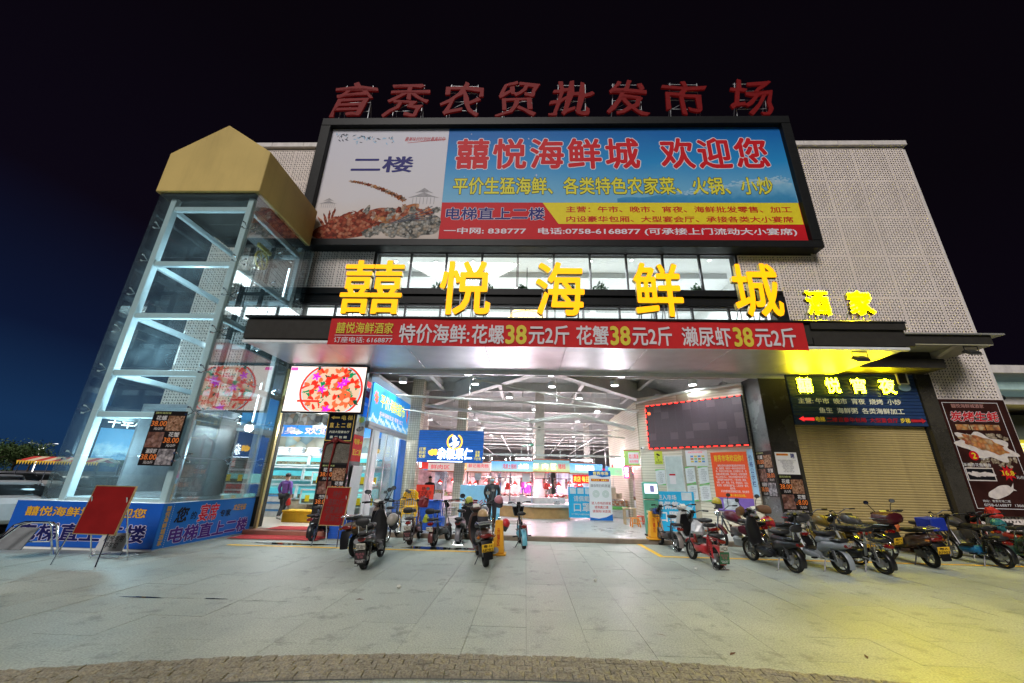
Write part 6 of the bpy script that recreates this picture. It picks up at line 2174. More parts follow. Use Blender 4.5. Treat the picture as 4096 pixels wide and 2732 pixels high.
for x in (-.36, .36):
    for y in (-.2, .2):
        MB().box(x-.02, x+.02, y-.02, y+.02, 0, .679).build('leg', M_chr, t)
MB().box(-.2, .2, -.15, .15, .721, .80).build('goods', M_meat, t)
t = thing('pedestal_fan', 'white caged electric fan behind the tiled pillar', 'fan', (-3.75, 18.4, 1.72))
b = MB()
for rr_ in (.22, .15, .08):
    b.tube([(rr_*math.cos(i*.35), -.05, rr_*math.sin(i*.35)) for i in range(18)], .008, 5, closed=True)
for i in range(10):
    b.tube([(0, -.08, 0), (.22*math.cos(i*.628), -.05, .22*math.sin(i*.628))], .004, 4)
b.build('cage', M_tkf, t)
for i in range(3):
    MB(Matrix.Rotation(i*2.09, 4, 'Y')).box(.02, .18, -.02, -.01, -.05, .05).build('blade', mat('fan_blade_blue', (.4, .55, .65), .4), t)
MB().tube([(0, 0, 0), (0, .1, -.1), (0, .1, -1.6)], .02, 6).build('stand', M_tkf, t)
# ================================================================== parked two-wheelers
M_rub = mat('tyre_rubber', (.018, .018, .018), .8, var=.2, vs=20, bump=.3, bs=80)
M_rim = mat('rim_alloy', (.35, .36, .37), .35, metal=.8, var=.05)
M_rimb = mat('rim_black', (.02, .02, .022), .4)
M_blkpl = mat('black_plastic', (.008, .008, .009), .40, var=.15, vs=15, dirt=.1)
M_vinyl = mat('seat_vinyl', (.012, .012, .013), .5, var=.2, vs=18, bump=.2, bs=70)
M_tail = mat('tail_light_red', (.14, .004, .004), .15, var=0, coat=.5)
M_amb = mat('indicator_amber', (.30, .09, .01), .2, var=0, coat=.5)
M_plw = mat('plate_white', (.62, .60, .52), .5, var=.05, dirt=.15)
M_ply = mat('plate_yellow', (.72, .42, .02), .45, var=.05, dirt=.15)
M_mir = mat('mirror_glass', (.55, .58, .6), .05, metal=1, var=0)
M_lensc = mat('headlamp_lens', (.6, .6, .55), .1, var=0, coat=.6)
M_chain = mat('frame_steel', (.10, .10, .105), .4, metal=.6)

def paint(c):
    return mat('paint_%02d_%02d_%02d' % tuple(int(x*99) for x in c), c, .32, var=.08, vs=5, coat=.22, dirt=.18)

def wheel(t, name, y, r, w, spokes=6, x=0, mag=True, rimm=None):
    rimm = rimm or M_rim
    b = MB()
    n = 26
    rr = r-w*.5
    b.tube([(x, y+rr*math.sin(2*math.pi*i/n)*.86, r+rr*math.cos(2*math.pi*i/n)*.86) for i in range(n)], .016, 6, closed=True)
    b.tube([(x-w*.55, y, r), (x+w*.55, y, r)], r*.24 if mag else .04, 14)
    for i in range(spokes):
        a = 2*math.pi*i/spokes
        b.tube([(x, y+r*.2*math.sin(a), r+r*.2*math.cos(a)), (x, y+rr*.86*math.sin(a), r+rr*.86*math.cos(a))], .014 if mag else .004, 5)
    o = b.build(name, rimm, t, smooth=True)
    b = MB()
    b.v, b.f, b.m = [], [], []
    prof = [(-.5, .62), (-.5, .82), (-.36, .96), (0, 1.0), (.36, .96), (.5, .82), (.5, .62)]
    for i in range(n):
        a = 2*math.pi*i/n
        for px, pr in prof:
            q_ = r-(1-pr)*w*1.15
            b.v.append((x+px*w, y+q_*math.sin(a), r+q_*math.cos(a)))
    m_ = len(prof)
    for i in range(n):
        k_ = (i+1) % n
        for j in range(m_):
            j2 = (j+1) % m_
            b.f.append([i*m_+j, i*m_+j2, k_*m_+j2, k_*m_+j])
            b.m.append(0)
    b.build('tyre', M_rub, o, smooth=True)
    return o

def fender(t, y, r, w, a0, a1, m, name='fender', thick=.02, drop=.04):
    """arc strip over a wheel; angles from the top, forward positive"""
    b = MB()
    n = 12
    R_ = r+.035
    secs = []
    for i in range(n+1):
        a = R(a0+(a1-a0)*i/n)
        c = Vector((0, y+R_*math.sin(a), r+R_*math.cos(a)))
        rad = Vector((0, math.sin(a), math.cos(a)))
        secs.append((c-rad*drop*.2, Vector((w, 0, 0)), rad*thick))
    b.loft(secs, 10, 2.6)
    return b.build(name, m, t, smooth=True)

def mirror(t, p, q2, r, face=0):
    b = MB()
    mid = (Vector(p)+Vector(q2))/2+Vector((0, .03, .02))
    b.tube([p, mid, q2], .008, 6)
    o = b.build('mirror', M_blkpl, t, smooth=True)
    q2 = Vector(q2)
    b = MB(Matrix.Translation(q2) @ Matrix.Rotation(face, 4, 'Z'))
    b.loft([((0, -.004, 0), (r, 0, 0), (0, 0, r*.8)), ((0, .012, 0), (r, 0, 0), (0, 0, r*.8)), ((0, .03, 0), (r*.5, 0, 0), (0, 0, r*.4))], 14, 2.2)
    b.build('mirror_shell', M_blkpl, o, smooth=True)
    b = MB(Matrix.Translation(q2) @ Matrix.Rotation(face, 4, 'Z'))
    b.loft([((0, -.0065, 0), (r*.88, 0, 0), (0, 0, r*.7)), ((0, -.0045, 0), (r*.88, 0, 0), (0, 0, r*.7))], 14, 2.2)
    b.build('mirror_glass', M_mir, o)

def plate(t, y, z, w, h, s, m, tilt=-12, txt=M_blkp):
    M_ = Matrix.Translation((0, y, z)) @ Matrix.Rotation(R(tilt), 4, 'X')
    b = MB(M_)
    b.box(-w/2, w/2, -.004, .004, -h/2, h/2)
    o = b.build('number_plate', m, t, bevel=.006)
    if s:
        L = s.split('\n')
        for i, ln in enumerate(L):
            z0 = h/2-h*(i+1)/len(L)+.1*h/len(L)
            z1 = h/2-h*i/len(L)-.12*h/len(L)
            k_ = .36 if len(L) > 1 and i == 0 else .45
            o2 = text(o, ln, (-w*k_, z0, w*k_, z1), -.0065, txt, .012)
            o2.matrix_parent_inverse = Matrix()
            o2.matrix_local = M_
    return o

def bars(t, y, z, w=.31, rise=.07, back=.12, m=None, muffs=None):
    b = MB()
    b.tube([(-w+.1, y-back, z+rise), (-w*.55, y-back*.6, z+rise), (-.05, y, z), (.05, y, z), (w*.55, y-back*.6, z+rise), (w-.1, y-back, z+rise)], .012, 7)
    b.tube([(-w+.09, y-back+.05, z+rise-.01), (-w*.5, y-.03, z+rise-.01)], .006, 5)
    b.tube([(w-.09, y-back+.05, z+rise-.01), (w*.5, y-.03, z+rise-.01)], .006, 5)
    b.build('handlebar', m or M_chain, t, smooth=True)
    for s_ in (-1, 1):
        b = MB()
        b.tube([(s_*(w-.1), y-back, z+rise), (s_*(w+.02), y-back-.05, z+rise-.005)], .018, 8)
        b.build('grip', M_blkpl, t)
        if muffs:
            b = MB()
            b.loft([((s_*(w-.12), y-back+.04, z+rise), (0, .05, 0), (0, 0, .06)), ((s_*(w-.04), y-back, z+rise-.01), (0, .09, 0), (0, 0, .10)), ((s_*(w+.1), y-back-.06, z+rise-.03), (0, .08, 0), (0, 0, .09))], 10, 2.3)
            b.build('handlebar_muff', muffs, t, smooth=True)

def seatpad(t, name, y0, y1, z, w, h, m=M_vinyl, nose=.5):
    b = MB()
    L = y1-y0
    b.yloft([(y0, z, w*.6, h*.5), (y0+.06*L, z+.008, w*.95, h*.95), (y0+.4*L, z, w, h), (y0+.7*L, z-.004, w*(1+nose)/2, h*.95), (y0+.94*L, z, w*nose, h*.8), (y1, z-.006, w*nose*.6, h*.4)], 14, 2.8)
    return b.build(name, m, t, smooth=True)

def basket(t, y, z, w, d, h, m=M_chain):
    b = MB()
    for k_ in range(4):
        f = k_/3
        ww, dd = w*(.82+.18*f), d*(.82+.18*f)
        b.tube([(-ww, y-dd, z+h*f), (ww, y-dd, z+h*f), (ww, y+dd, z+h*f), (-ww, y+dd, z+h*f)], .006, 4, closed=True)
    for i in range(7):
        u = -1+2*i/6
        b.tube([(u*w*.82, y-d*.82, z), (u*w, y-d, z+h)], .004, 4).tube([(u*w*.82, y+d*.82, z), (u*w, y+d, z+h)], .004, 4)
    for i in range(5):
        u = -1+2*i/4
        b.tube([(w*.82, y+u*d*.82, z), (w, y+u*d, z+h)], .004, 4).tube([(-w*.82, y+u*d*.82, z), (-w, y+u*d, z+h)], .004, 4)
        b.tube([(-w*.82, y+u*d*.82, z), (w*.82, y+u*d*.82, z)], .004, 4)
    return b.build('basket', m, t)

def stand_parts(t, kind, r):
    b = MB()
    if kind == 'centre':
        b.tube([(-.07, .06, r), (-.13, -.06, .012), (-.15, -.14, .012), (.15, -.14, .012), (.13, -.06, .012), (.07, .06, r)], .009, 6)
        b.tube([(-.10, .0, .1), (-.05, -.13, .014)], .006, 5).tube([(.10, .0, .1), (.05, -.13, .014)], .006, 5)
        b.build('centre_stand', M_chr, t)
    else:
        b.tube([(-.06, .30, .22), (-.20, .24, .012), (-.25, .22, .012)], .012, 6)
        b.build('side_stand', M_chain, t)

def ebike(label, x, y, head, wb=1.08, r=.205, c=(.02, .02, .02), c2=None, lean=-4, stand='side', seat='saddle', pil=True, bask=None, mirrors=True, pl=None, plm=None, flap=None, apron=False, back=False, hd=1.04, name='electric_bike', box=None, shield=None, muffs=None, fend=None):
    t = thing(name, label, 'electric bike', (x, y, 0), R(head), 'bikes parked before the market')
    t.rotation_euler = (0, R(lean if stand == 'side' else 0), R(head))
    P = paint(c)
    P2 = paint(c2 or c)
    Pf = paint(fend) if fend else P
    wheel(t, 'rear_wheel', 0, r, .092, 5, rimm=M_rimb)
    wheel(t, 'front_wheel', wb, r, .085, 6)
    b = MB()
    hy, hz = wb-.16, .70
    b.tube([(0, hy, hz), (0, wb-.26, .40), (0, wb-.36, .29), (0, .46, .26), (0, .33, .30), (0, .24, .62)], .026, 8)
    for s_ in (-1, 1):
        b.tube([(s_*.06, .44, .27), (s_*.075, 0, r)], .014, 6)
        b.tube([(s_*.075, .30, .56), (s_*.08, -.16, .56)], .011, 6)
        b.tube([(s_*.075, .02, .56), (s_*.085, -.02, r)], .009, 6)
    b.build('frame', P2 if not apron else M_chain, t, smooth=True)
    b = MB()
    for s_ in (-1, 1):
        b.tube([(s_*.055, wb, r), (s_*.055, wb-.07, .45), (s_*.035, wb-.11, .60)], .016, 7)
    b.tube([(0, wb-.11, .60), (0, hy-.04, hd-.04)], .02, 8)
    b.build('fork', M_chain, t, smooth=True)
    for s_ in (-1, 1):      # rear shocks
        b = MB()
        p, q2 = Vector((s_*.1, -.02, r+.02)), Vector((s_*.095, .06, .55))
        b.tube([p, q2], .012, 6)
        for i in range(7):
            f = .25+.09*i
            cc = p.lerp(q2, f)
            b.tube([(cc.x+.024*math.cos(a*.9), cc.y+.024*math.sin(a*.9), cc.z) for a in range(7)], .005, 4, closed=True)
        b.build('shock_absorber', M_chain if c[0] < .3 else P, t)
    # battery box / floor
    b = MB()
    b.yloft([(.34, .31, .08, .08), (.40, .31, .12, .105), (wb-.42, .30, .135, .08), (wb-.33, .31, .11, .06)], 12, 3.4)
    b.build('battery_box', P, t, smooth=True)
    b = MB()
    b.box(-.14, .14, .42, wb-.34, .385, .402)
    b.build('footboard', M_blkpl, t, bevel=.01)
    for s_ in (-1, 1):
        MB().tube([(s_*.1, .40, .25), (s_*.2, .40, .25)], .014, 6).box(min(s_*.17, s_*.25), max(s_*.17, s_*.25), .36, .44, .235, .262).build('foot_peg', M_blkpl, t)
    if seat == 'bench' or apron:
        b = MB()
        b.yloft([(-.30, .56, .05, .03), (-.22, .55, .09, .06), (-.02, .53, .12, .09), (.22, .50, .125, .12), (.38, .44, .10, .11), (.44, .40, .06, .07)], 14, 2.6)
        b.build('rear_body', P, t, smooth=True)
        for s_ in (-1, 1):
            MB().yloft([(.34, .27, .012, .03, s_*.135), (.5, .30, .016, .055, s_*.14), (wb-.42, .32, .014, .04, s_*.135)], 8, 3).build('side_fairing', P2, t, smooth=True)
    fender(t, 0, r, .062, -112, 35, Pf, 'rear_fender')
    fender(t, wb, r, .05, -70, 50, Pf, 'front_fender')
    MB().tube([(-.06, 0, r), (.06, 0, r)], .085, 16).build('hub_motor', M_rim, t, smooth=True)
    if apron:
        b = MB()
        b.loft([((0, wb-.30, .33), (.10, 0, 0), (0, .02, .02)), ((0, wb-.24, .48), (.17, 0, 0), (0, .03, .02)), ((0, wb-.21, .72), (.18, 0, 0), (0, .04, .01)), ((0, wb-.23, .90), (.11, 0, 0), (0, .05, .01)), ((0, wb-.22, .98), (.07, 0, 0), (0, .05, .01))], 12, 3)
        b.build('leg_shield', P, t, smooth=True)
    bars(t, hy-.04, hd-.03, .30, .06, .12, muffs=muffs)
    b = MB()
    b.loft([((0, wb-.04, hd-.12), (.05, 0, 0), (0, 0, .055)), ((0, wb-.10, hd-.11), (.065, 0, 0), (0, 0, .07)), ((0, wb-.2, hd-.06), (.05, 0, 0), (0, 0, .05))], 12, 2.2)
    b.build('headlight', M_blkpl, t, smooth=True)
    MB().loft([((0, wb-.035, hd-.12), (.045, 0, 0), (0, 0, .05)), ((0, wb-.025, hd-.12), (.03, 0, 0), (0, 0, .034))], 12, 2).build('headlight_lens', M_lensc, t)
    MB().obox((0, hy-.07, hd+.005), (.11, .07, .035), (R(35), 0, 0)).build('instrument', M_lensc if shield else M_blkpl, t, bevel=.008)
    # seats
    if seat == 'saddle':
        MB().tube([(0, .24, .60), (0, .21, .78)], .018, 8).build('seat_post', M_chr, t)
        seatpad(t, 'seat', .06, .36, .815, .11, .045, nose=.35)
    else:
        seatpad(t, 'seat', .02, .44, .74, .125, .05, nose=.6)
        b = MB()
        b.yloft([(-.02, .60, .08, .06), (.1, .60, .10, .09), (.36, .60, .10, .08), (.42, .58, .07, .05)], 12, 3)
        b.build('seat_box', P, t, smooth=True)
    if pil:
        seatpad(t, 'rear_seat', -.24, .04 if seat != 'saddle' else .1, .64, .11, .04, nose=.9)
    if back:
        MB().tube([(-.07, -.22, .62), (-.08, -.27, .84)], .01, 6).tube([(.07, -.22, .62), (.08, -.27, .84)], .01, 6).build('backrest_frame', M_chr, t)
        b = MB()
        b.yloft([(-.31, .85, .09, .04), (-.29, .85, .13, .07), (-.26, .85, .13, .07), (-.24, .85, .09, .05)], 12, 3)
        b.build('backrest', M_vinyl, t, smooth=True)
    b = MB()
    b.yloft([(-.30, .545, .06, .03), (-.27, .55, .075, .04), (-.2, .55, .07, .04)], 12, 3)
    b.build('tail_light', M_tail, t, smooth=True)
    if pl:
        plate(t, -.30, .43, .17, .11, pl, plm or M_plw, 14)
        if flap:
            M_ = Matrix.Translation((0, -.285, .25)) @ Matrix.Rotation(R(9), 4, 'X')
            MB(M_).box(-.10, .10, -.003, .003, -.11, .115).build('mud_flap', flap, t)
            o2 = text(t, '电动车\n专用', (-.08, -.02, .08, .08), -.006, mat('flap_print', (.3, .1, .12), .5, var=0), .008)
            o2.matrix_local = M_
            o2 = text(t, '0758-6168877\n销售维修', (-.085, -.09, .085, -.04), -.006, M_pw, 0)
            o2.matrix_local = M_
    if bask == 'front':
        basket(t, wb+.08, .74, .15, .11, .2)
    if bask == 'solid':
        b = MB()
        b.zloft([(.70, 0, wb+.02, .12, .09), (.72, 0, wb+.02, .13, .1), (.92, 0, wb+.02, .17, .13)], 12, 4)
        b.build('basket', M_blkpl, t, smooth=True)
        MB().box(-.175, .175, wb-.115, wb+.155, .921, .94).build('basket_lid', M_blkpl if c[2] < .4 else M_blkpl, t, bevel=.01)
    if bask == 'grey':
        basket(t, wb+.10, .62, .16, .12, .22, mat('basket_grey', (.4, .42, .42), .5))
        MB().box(-.165, .165, wb-.03, wb+.23, .842, .856).build('basket_lid', mat('basket_grey'), t)
    if box:
        b = MB()
        b.box(-.2, .2, -.38, .02, .68, .98)
        b.build('cargo_box', box, t, bevel=.02)
    if mirrors:
        for s_ in (-1, 1):
            mirror(t, (s_*.16, hy-.12, hd+.03), (s_*.27, hy-.10, hd+.27+.03*s_), .055, R(-8*s_))
    stand_parts(t, stand, r)
    # cables
    MB().tube([(-.14, hy-.12, hd+.02), (-.06, wb, hd-.02), (-.02, wb-.08, .6)], .004, 4).tube([(.14, hy-.12, hd+.02), (.06, wb+.02, hd-.04), (.02, wb-.08, .58)], .004, 4).build('brake_cable', M_blkpl, t)
    return t

def scooter(label, x, y, head, wb=1.22, r=.225, c=(.05, .03, .02), c2=None, lean=-6, pl=None, plm=None, topbox=None, rack=True, name='motor_scooter', mirrors=True, visor=None, exhaust=True, muffs=None, seatc=None, dashm=None):
    t = thing(name, label, 'scooter', (x, y, 0), R(head), 'bikes parked before the market')
    t.rotation_euler = (0, R(lean), R(head))
    P = paint(c)
    P2 = paint(c2 or c)
    wheel(t, 'rear_wheel', 0, r, .10, 5)
    wheel(t, 'front_wheel', wb, r, .09, 5)
    b = MB()
    for s_ in (-1, 1):
        b.tube([(s_*.065, wb, r), (s_*.06, wb-.06, .46)], .018, 7)
    b.tube([(0, wb-.08, .46), (0, wb-.24, 1.0)], .025, 8)
    b.build('fork', M_chain, t, smooth=True)
    fender(t, wb, r, .075, -80, 55, P, 'front_fender', .03)
    # leg shield
    b = MB()
    b.loft([((0, wb-.32, .26), (.14, 0, 0), (0, .03, .02)), ((0, wb-.22, .42), (.20, 0, 0), (0, .05, .02)), ((0, wb-.14, .66), (.21, 0, 0), (0, .08, .02)), ((0, wb-.17, .86), (.15, 0, 0), (0, .08, .02)), ((0, wb-.20, .95), (.09, 0, 0), (0, .06, .02))], 14, 3)
    b.build('leg_shield', P, t, smooth=True)
    MB().loft([((0, wb-.40, .34), (.15, 0, 0), (0, .01, .01)), ((0, wb-.30, .46), (.17, 0, 0), (0, .012, .01)), ((0, wb-.245, .66), (.17, 0, 0), (0, .012, .01)), ((0, wb-.265, .86), (.11, 0, 0), (0, .012, .01))], 12, 3).build('inner_shield', M_blkpl, t, smooth=True)
    # headset
    b = MB()
    b.loft([((0, wb-.08, 1.0), (.07, 0, 0), (0, .02, .05)), ((0, wb-.14, 1.02), (.13, 0, 0), (0, .03, .07)), ((0, wb-.24, 1.04), (.12, 0, 0), (0, .03, .06)), ((0, wb-.32, 1.04), (.06, 0, 0), (0, .02, .03))], 14, 2.4)
    b.build('headset', P, t, smooth=True)
    MB().obox((0, wb-.27, 1.085), (.15, .10, .03), (R(42), 0, 0)).build('instrument', dashm or M_lensc, t, bevel=.012, seg=2)
    MB().loft([((0, wb-.07, .99), (.06, 0, 0), (0, .0, .05)), ((0, wb-.055, .99), (.04, 0, 0), (0, 0, .035))], 12, 2).build('headlight_lens', M_lensc, t)
    bars(t, wb-.22, 1.04, .33, .05, .10, muffs=muffs)
    # floor
    b = MB()
    b.yloft([(.34, .30, .13, .06), (.42, .29, .16, .055), (wb-.42, .28, .16, .05), (wb-.30, .30, .14, .05)], 12, 3.6)
    b.build('floorboard', P2, t, smooth=True)
    MB().box(-.15, .15, .44, wb-.38, .344, .352).build('floor_mat', M_blkpl, t)
    # rear body
    b = MB()
    b.yloft([(.44, .44, .10, .12), (.36, .50, .14, .17), (.1, .56, .17, .14), (-.16, .60, .165, .12), (-.34, .63, .11, .08), (-.42, .64, .06, .04)], 16, 2.6)
    b.build('rear_body', P, t, smooth=True)
    b = MB()
    b.yloft([(.50, .735, .07, .03), (.46, .745, .12, .05), (.25, .75, .15, .055), (.02, .775, .15, .055), (-.04, .80, .14, .05), (-.24, .80, .13, .05), (-.30, .79, .09, .03)], 14, 2.8)
    b.build('seat', mat('seat_'+'_'.join(str(int(v*99)) for v in seatc), seatc, .5) if seatc else M_vinyl, t, smooth=True)
    b = MB()
    b.yloft([(-.43, .62, .06, .03), (-.41, .62, .11, .045), (-.36, .62, .12, .05)], 12, 2.8)
    b.build('tail_light', M_tail, t, smooth=True)
    for s_ in (-1, 1):
        MB().ell((s_*.15, -.36, .60), (.045, .05, .03), 10, 6).build('indicator', M_amb, t)
        b = MB()
        b.tube([(s_*.1, .0, r+.02), (s_*.1, .08, .5)], .02, 7)
        b.build('shock_absorber', M_chain, t)
    if rack:
        b = MB()
        b.tube([(-.12, .02, .80), (-.15, -.12, .86), (-.13, -.42, .84), (.13, -.42, .84), (.15, -.12, .86), (.12, .02, .80)], .011, 7)
        for yy in (-.2, -.28, -.36):
            b.tube([(-.14, yy, .85), (.14, yy, .85)], .008, 6)
        b.tube([(-.12, -.40, .84), (-.13, -.44, .6)], .009, 6).tube([(.12, -.40, .84), (.13, -.44, .6)], .009, 6)
        b.build('rack', M_chr, t, smooth=True)
    # tail guard and plate
    MB().loft([((0, -.38, .55), (.12, 0, 0), (0, .03, .01)), ((0, -.46, .42), (.10, 0, 0), (0, .012, .01)), ((0, -.47, .22), (.09, 0, 0), (0, .008, .01))], 10, 3).build('mud_guard', M_blkpl, t, smooth=True)
    if pl:
        plate(t, -.49, .42, .23, .15, pl, plm or M_ply, 16)
    MB().obox((.0, .14, .28), (.18, .34, .2)).build('engine', M_chain, t, bevel=.04)
    if exhaust:
        b = MB()
        b.tube([(.12, .3, .2), (.17, .15, .24), (.18, -.1, .28), (.18, -.32, .33)], [.025, .045, .06, .055], 10)
        b.build('exhaust', M_rim, t, smooth=True)
    if topbox:
        b = MB()
        b.yloft([(-.50, .98, .16, .07), (-.46, .98, .21, .11), (-.3, .98, .22, .12), (-.12, .98, .20, .10), (-.08, .98, .14, .06)], 14, 3)
        o = b.build('top_box', topbox, t, smooth=True)
        MB().box(-.225, .225, -.47, -.1, .965, .985).build('box_seam', M_chr, o)
    if mirrors:
        for s_ in (-1, 1):
            mirror(t, (s_*.17, wb-.26, 1.08), (s_*.30, wb-.24, 1.33), .062, R(-8*s_))
    stand_parts(t, 'side', r)
    return t

def motorcycle(label, x, y, head, wb=1.25, c=(.25, .02, .08), lean=-6, pl=None, topbox=None, plm=None, mirrors=(1,)):
    t = thing('motorcycle', label, 'motorcycle', (x, y, 0), R(head), 'bikes parked before the market')
    t.rotation_euler = (0, R(lean), R(head))
    P = paint(c)
    r = .29
    wheel(t, 'rear_wheel', 0, r, .085, 14, mag=False, rimm=M_chr)
    wheel(t, 'front_wheel', wb, r, .075, 14, mag=False, rimm=M_chr)
    fender(t, 0, r, .065, -100, 40, M_chr, 'rear_fender')
    fender(t, wb, r, .06, -70, 60, P, 'front_fender')
    b = MB()
    for s_ in (-1, 1):
        b.tube([(s_*.08, wb, r), (s_*.08, wb-.24, .92)], .02, 8)
    b.build('fork', M_chr, t, smooth=True)
    b = MB()
    b.tube([(0, wb-.24, .86), (0, wb-.38, .5), (0, .5, .28), (0, .3, .4), (0, .2, .62)], .022, 8).tube([(0, wb-.26, .82), (0, .4, .70), (0, -.3, .70)], .022, 8)
    for s_ in (-1, 1):
        b.tube([(s_*.08, .35, .36), (s_*.08, 0, r)], .016, 6)
    b.build('frame', M_chain, t)
    b = MB()
    b.yloft([(.36, .80, .07, .06), (.44, .84, .12, .10), (.62, .87, .14, .13), (.78, .88, .12, .12), (.86, .88, .06, .07)], 14, 2.4)
    b.build('fuel_tank', P, t, smooth=True)
    seatpad(t, 'seat', -.34, .42, .79, .135, .055, nose=.65)
    for s_ in (-1, 1):
        b = MB()
        b.yloft([(.02, .6, .02, .08, s_*.11), (.2, .6, .03, .11, s_*.12), (.36, .6, .02, .07, s_*.11)], 10, 3)
        b.build('side_cover', P, t, smooth=True)
        b = MB()
        b.tube([(s_*.12, -.02, r), (s_*.12, .1, .66)], .022, 8)
        b.build('shock_absorber', M_chr, t)
        b = MB()
        b.tube([(s_*.2, wb-.3, .3), (s_*.26, wb-.22, .5), (s_*.2, wb-.2, .7)], .014, 7)
        b.build('crash_bar', M_chr, t)
        MB().obox((s_*.23, wb-.24, .45), (.06, .06, .32), (R(8), 0, 0)).build('leg_guard', mat('guard_brown', (.12, .06, .04), .6), t, bevel=.02)
    b = MB()
    b.zloft([(.2, 0, .5, .12, .17), (.36, 0, .5, .13, .18), (.42, 0, .54, .08, .1), (.62, 0, .58, .085, .1)], 12, 3)
    for i in range(5):
        b.box(-.1, .1, .47, .69, .45+.035*i, .46+.035*i)
    b.build('engine', M_rim, t)
    b = MB()
    b.tube([(.1, .68, .5), (.14, .72, .28), (.15, .3, .22), (.17, -.25, .3)], [.02, .022, .04, .045], 9)
    b.build('exhaust', M_chr, t, smooth=True)
    bars(t, wb-.3, .99, .36, .10, .14)
    MB().loft([((0, wb-.08, .90), (.075, 0, 0), (0, 0, .075)), ((0, wb-.16, .90), (.08, 0, 0), (0, 0, .08)), ((0, wb-.22, .90), (.04, 0, 0), (0, 0, .04))], 14, 2).build('headlight', M_chr, t, smooth=True)
    MB().loft([((0, wb-.075, .90), (.065, 0, 0), (0, 0, .065)), ((0, wb-.06, .90), (.04, 0, 0), (0, 0, .04))], 12, 2).build('headlight_lens', M_lensc, t)
    b = MB()
    b.yloft([(-.40, .70, .05, .03), (-.37, .70, .08, .04), (-.3, .70, .07, .04)], 10, 2.8)
    b.build('tail_light', M_tail, t, smooth=True)
    for s_ in (-1, 1):
        MB().ell((s_*.15, -.36, .70), (.035, .03, .03), 8, 6).build('indicator', M_amb, t)
        if s_ in mirrors:
            mirror(t, (s_*.2, wb-.36, 1.08), (s_*.30, wb-.34, 1.36), .06, R(-8*s_))
    b = MB()
    b.tube([(-.12, -.1, .84), (-.13, -.46, .86), (.13, -.46, .86), (.12, -.1, .84)], .012, 7).tube([(-.13, -.3, .85), (.13, -.3, .85)], .01, 6)
    b.build('rack', M_chr, t)
    if pl:
        plate(t, -.44, .50, .23, .15, pl, plm or M_ply, 14)
    if topbox:
        b = MB()
        b.yloft([(-.58, 1.0, .17, .07), (-.54, 1.0, .23, .12), (-.36, 1.0, .24, .135), (-.16, 1.0, .21, .11), (-.12, 1.0, .15, .06)], 14, 2.8)
        o = b.build('top_box', topbox, t, smooth=True)
        MB().box(-.24, .24, -.55, -.14, .985, 1.003).build('box_seam', M_chr, o)
    stand_parts(t, 'side', r)
    return t

def bicycle(label, x, y, head):
    t = thing('bicycle', label, 'bicycle', (x, y, 0), R(head))
    t.rotation_euler = (0, R(-5), R(head))
    r, wb = .33, 1.02
    wheel(t, 'rear_wheel', 0, r, .04, 18, mag=False, rimm=M_chr)
    wheel(t, 'front_wheel', wb, r, .04, 18, mag=False, rimm=M_chr)
    P = paint((.02, .025, .025))
    b = MB()
    b.tube([(0, wb-.14, .78), (0, wb-.3, .45), (0, .42, .28)], .018, 8).tube([(0, .42, .28), (0, .3, .75)], .016, 8)
    for s_ in (-1, 1):
        b.tube([(s_*.04, .42, .28), (s_*.05, 0, r)], .01, 6).tube([(s_*.02, .33, .66), (s_*.05, 0, r)], .009, 6)
    b.build('frame', P, t)
    b = MB()
    for s_ in (-1, 1):
        b.tube([(s_*.04, wb, r), (s_*.03, wb-.1, .68)], .011, 6)
    b.tube([(0, wb-.1, .68), (0, wb-.17, 1.0)], .014, 7)
    b.build('fork', P, t)
    bars(t, wb-.17, 1.0, .30, .07, .16)
    seatpad(t, 'saddle', .14, .40, .84, .10, .04, nose=.3)
    MB().tube([(0, .3, .72), (0, .28, .82)], .014, 7).build('seat_post', M_chr, t)
    fender(t, 0, r, .028, -110, 60, P, 'rear_fender', .008)
    fender(t, wb, r, .028, -70, 45, P, 'front_fender', .008)
    b = MB()
    b.tube([(-.09, -.3, .72), (-.09, .2, .72), (.09, .2, .72), (.09, -.3, .72)], .008, 6, closed=True).tube([(-.09, -.2, .72), (-.05, 0, r)], .006, 5).tube([(.09, -.2, .72), (.05, 0, r)], .006, 5)
    b.build('rack', M_chain, t)
    basket(t, -.06, .5, .2, .2, .22, M_blkpl)
    basket(t, wb+.06, .78, .15, .11, .2, M_chain)
    b = MB()
    b.tube([(.06+.001*i, .42+.085*math.sin(i*.4), .28+.085*math.cos(i*.4)) for i in range(16)], .008, 5, closed=True)
    b.tube([(-.1, .42, .28), (.1, .42, .28)], .012, 6).tube([(.09, .42, .28), (.1, .5, .15)], .01, 5).tube([(-.09, .42, .28), (-.1, .34, .41)], .01, 5)
    b.build('crank', M_chain, t)
    for s_, yy, zz_ in ((1, .5, .15), (-1, .34, .41)):
        MB().box(s_*.11, s_*.19, yy-.03, yy+.03, zz_-.012, zz_+.012).build('pedal', M_blkpl, t)
    mirror(t, (-.2, wb-.28, 1.07), (-.32, wb-.28, 1.26), .05)
    mirror(t, (.2, wb-.28, 1.07), (.32, wb-.28, 1.26), .05)
    b = MB()
    b.tube([(-.03, .1, .3), (-.16, .02, .01)], .01, 6)
    b.build('kick_stand', M_chain, t)
    return t

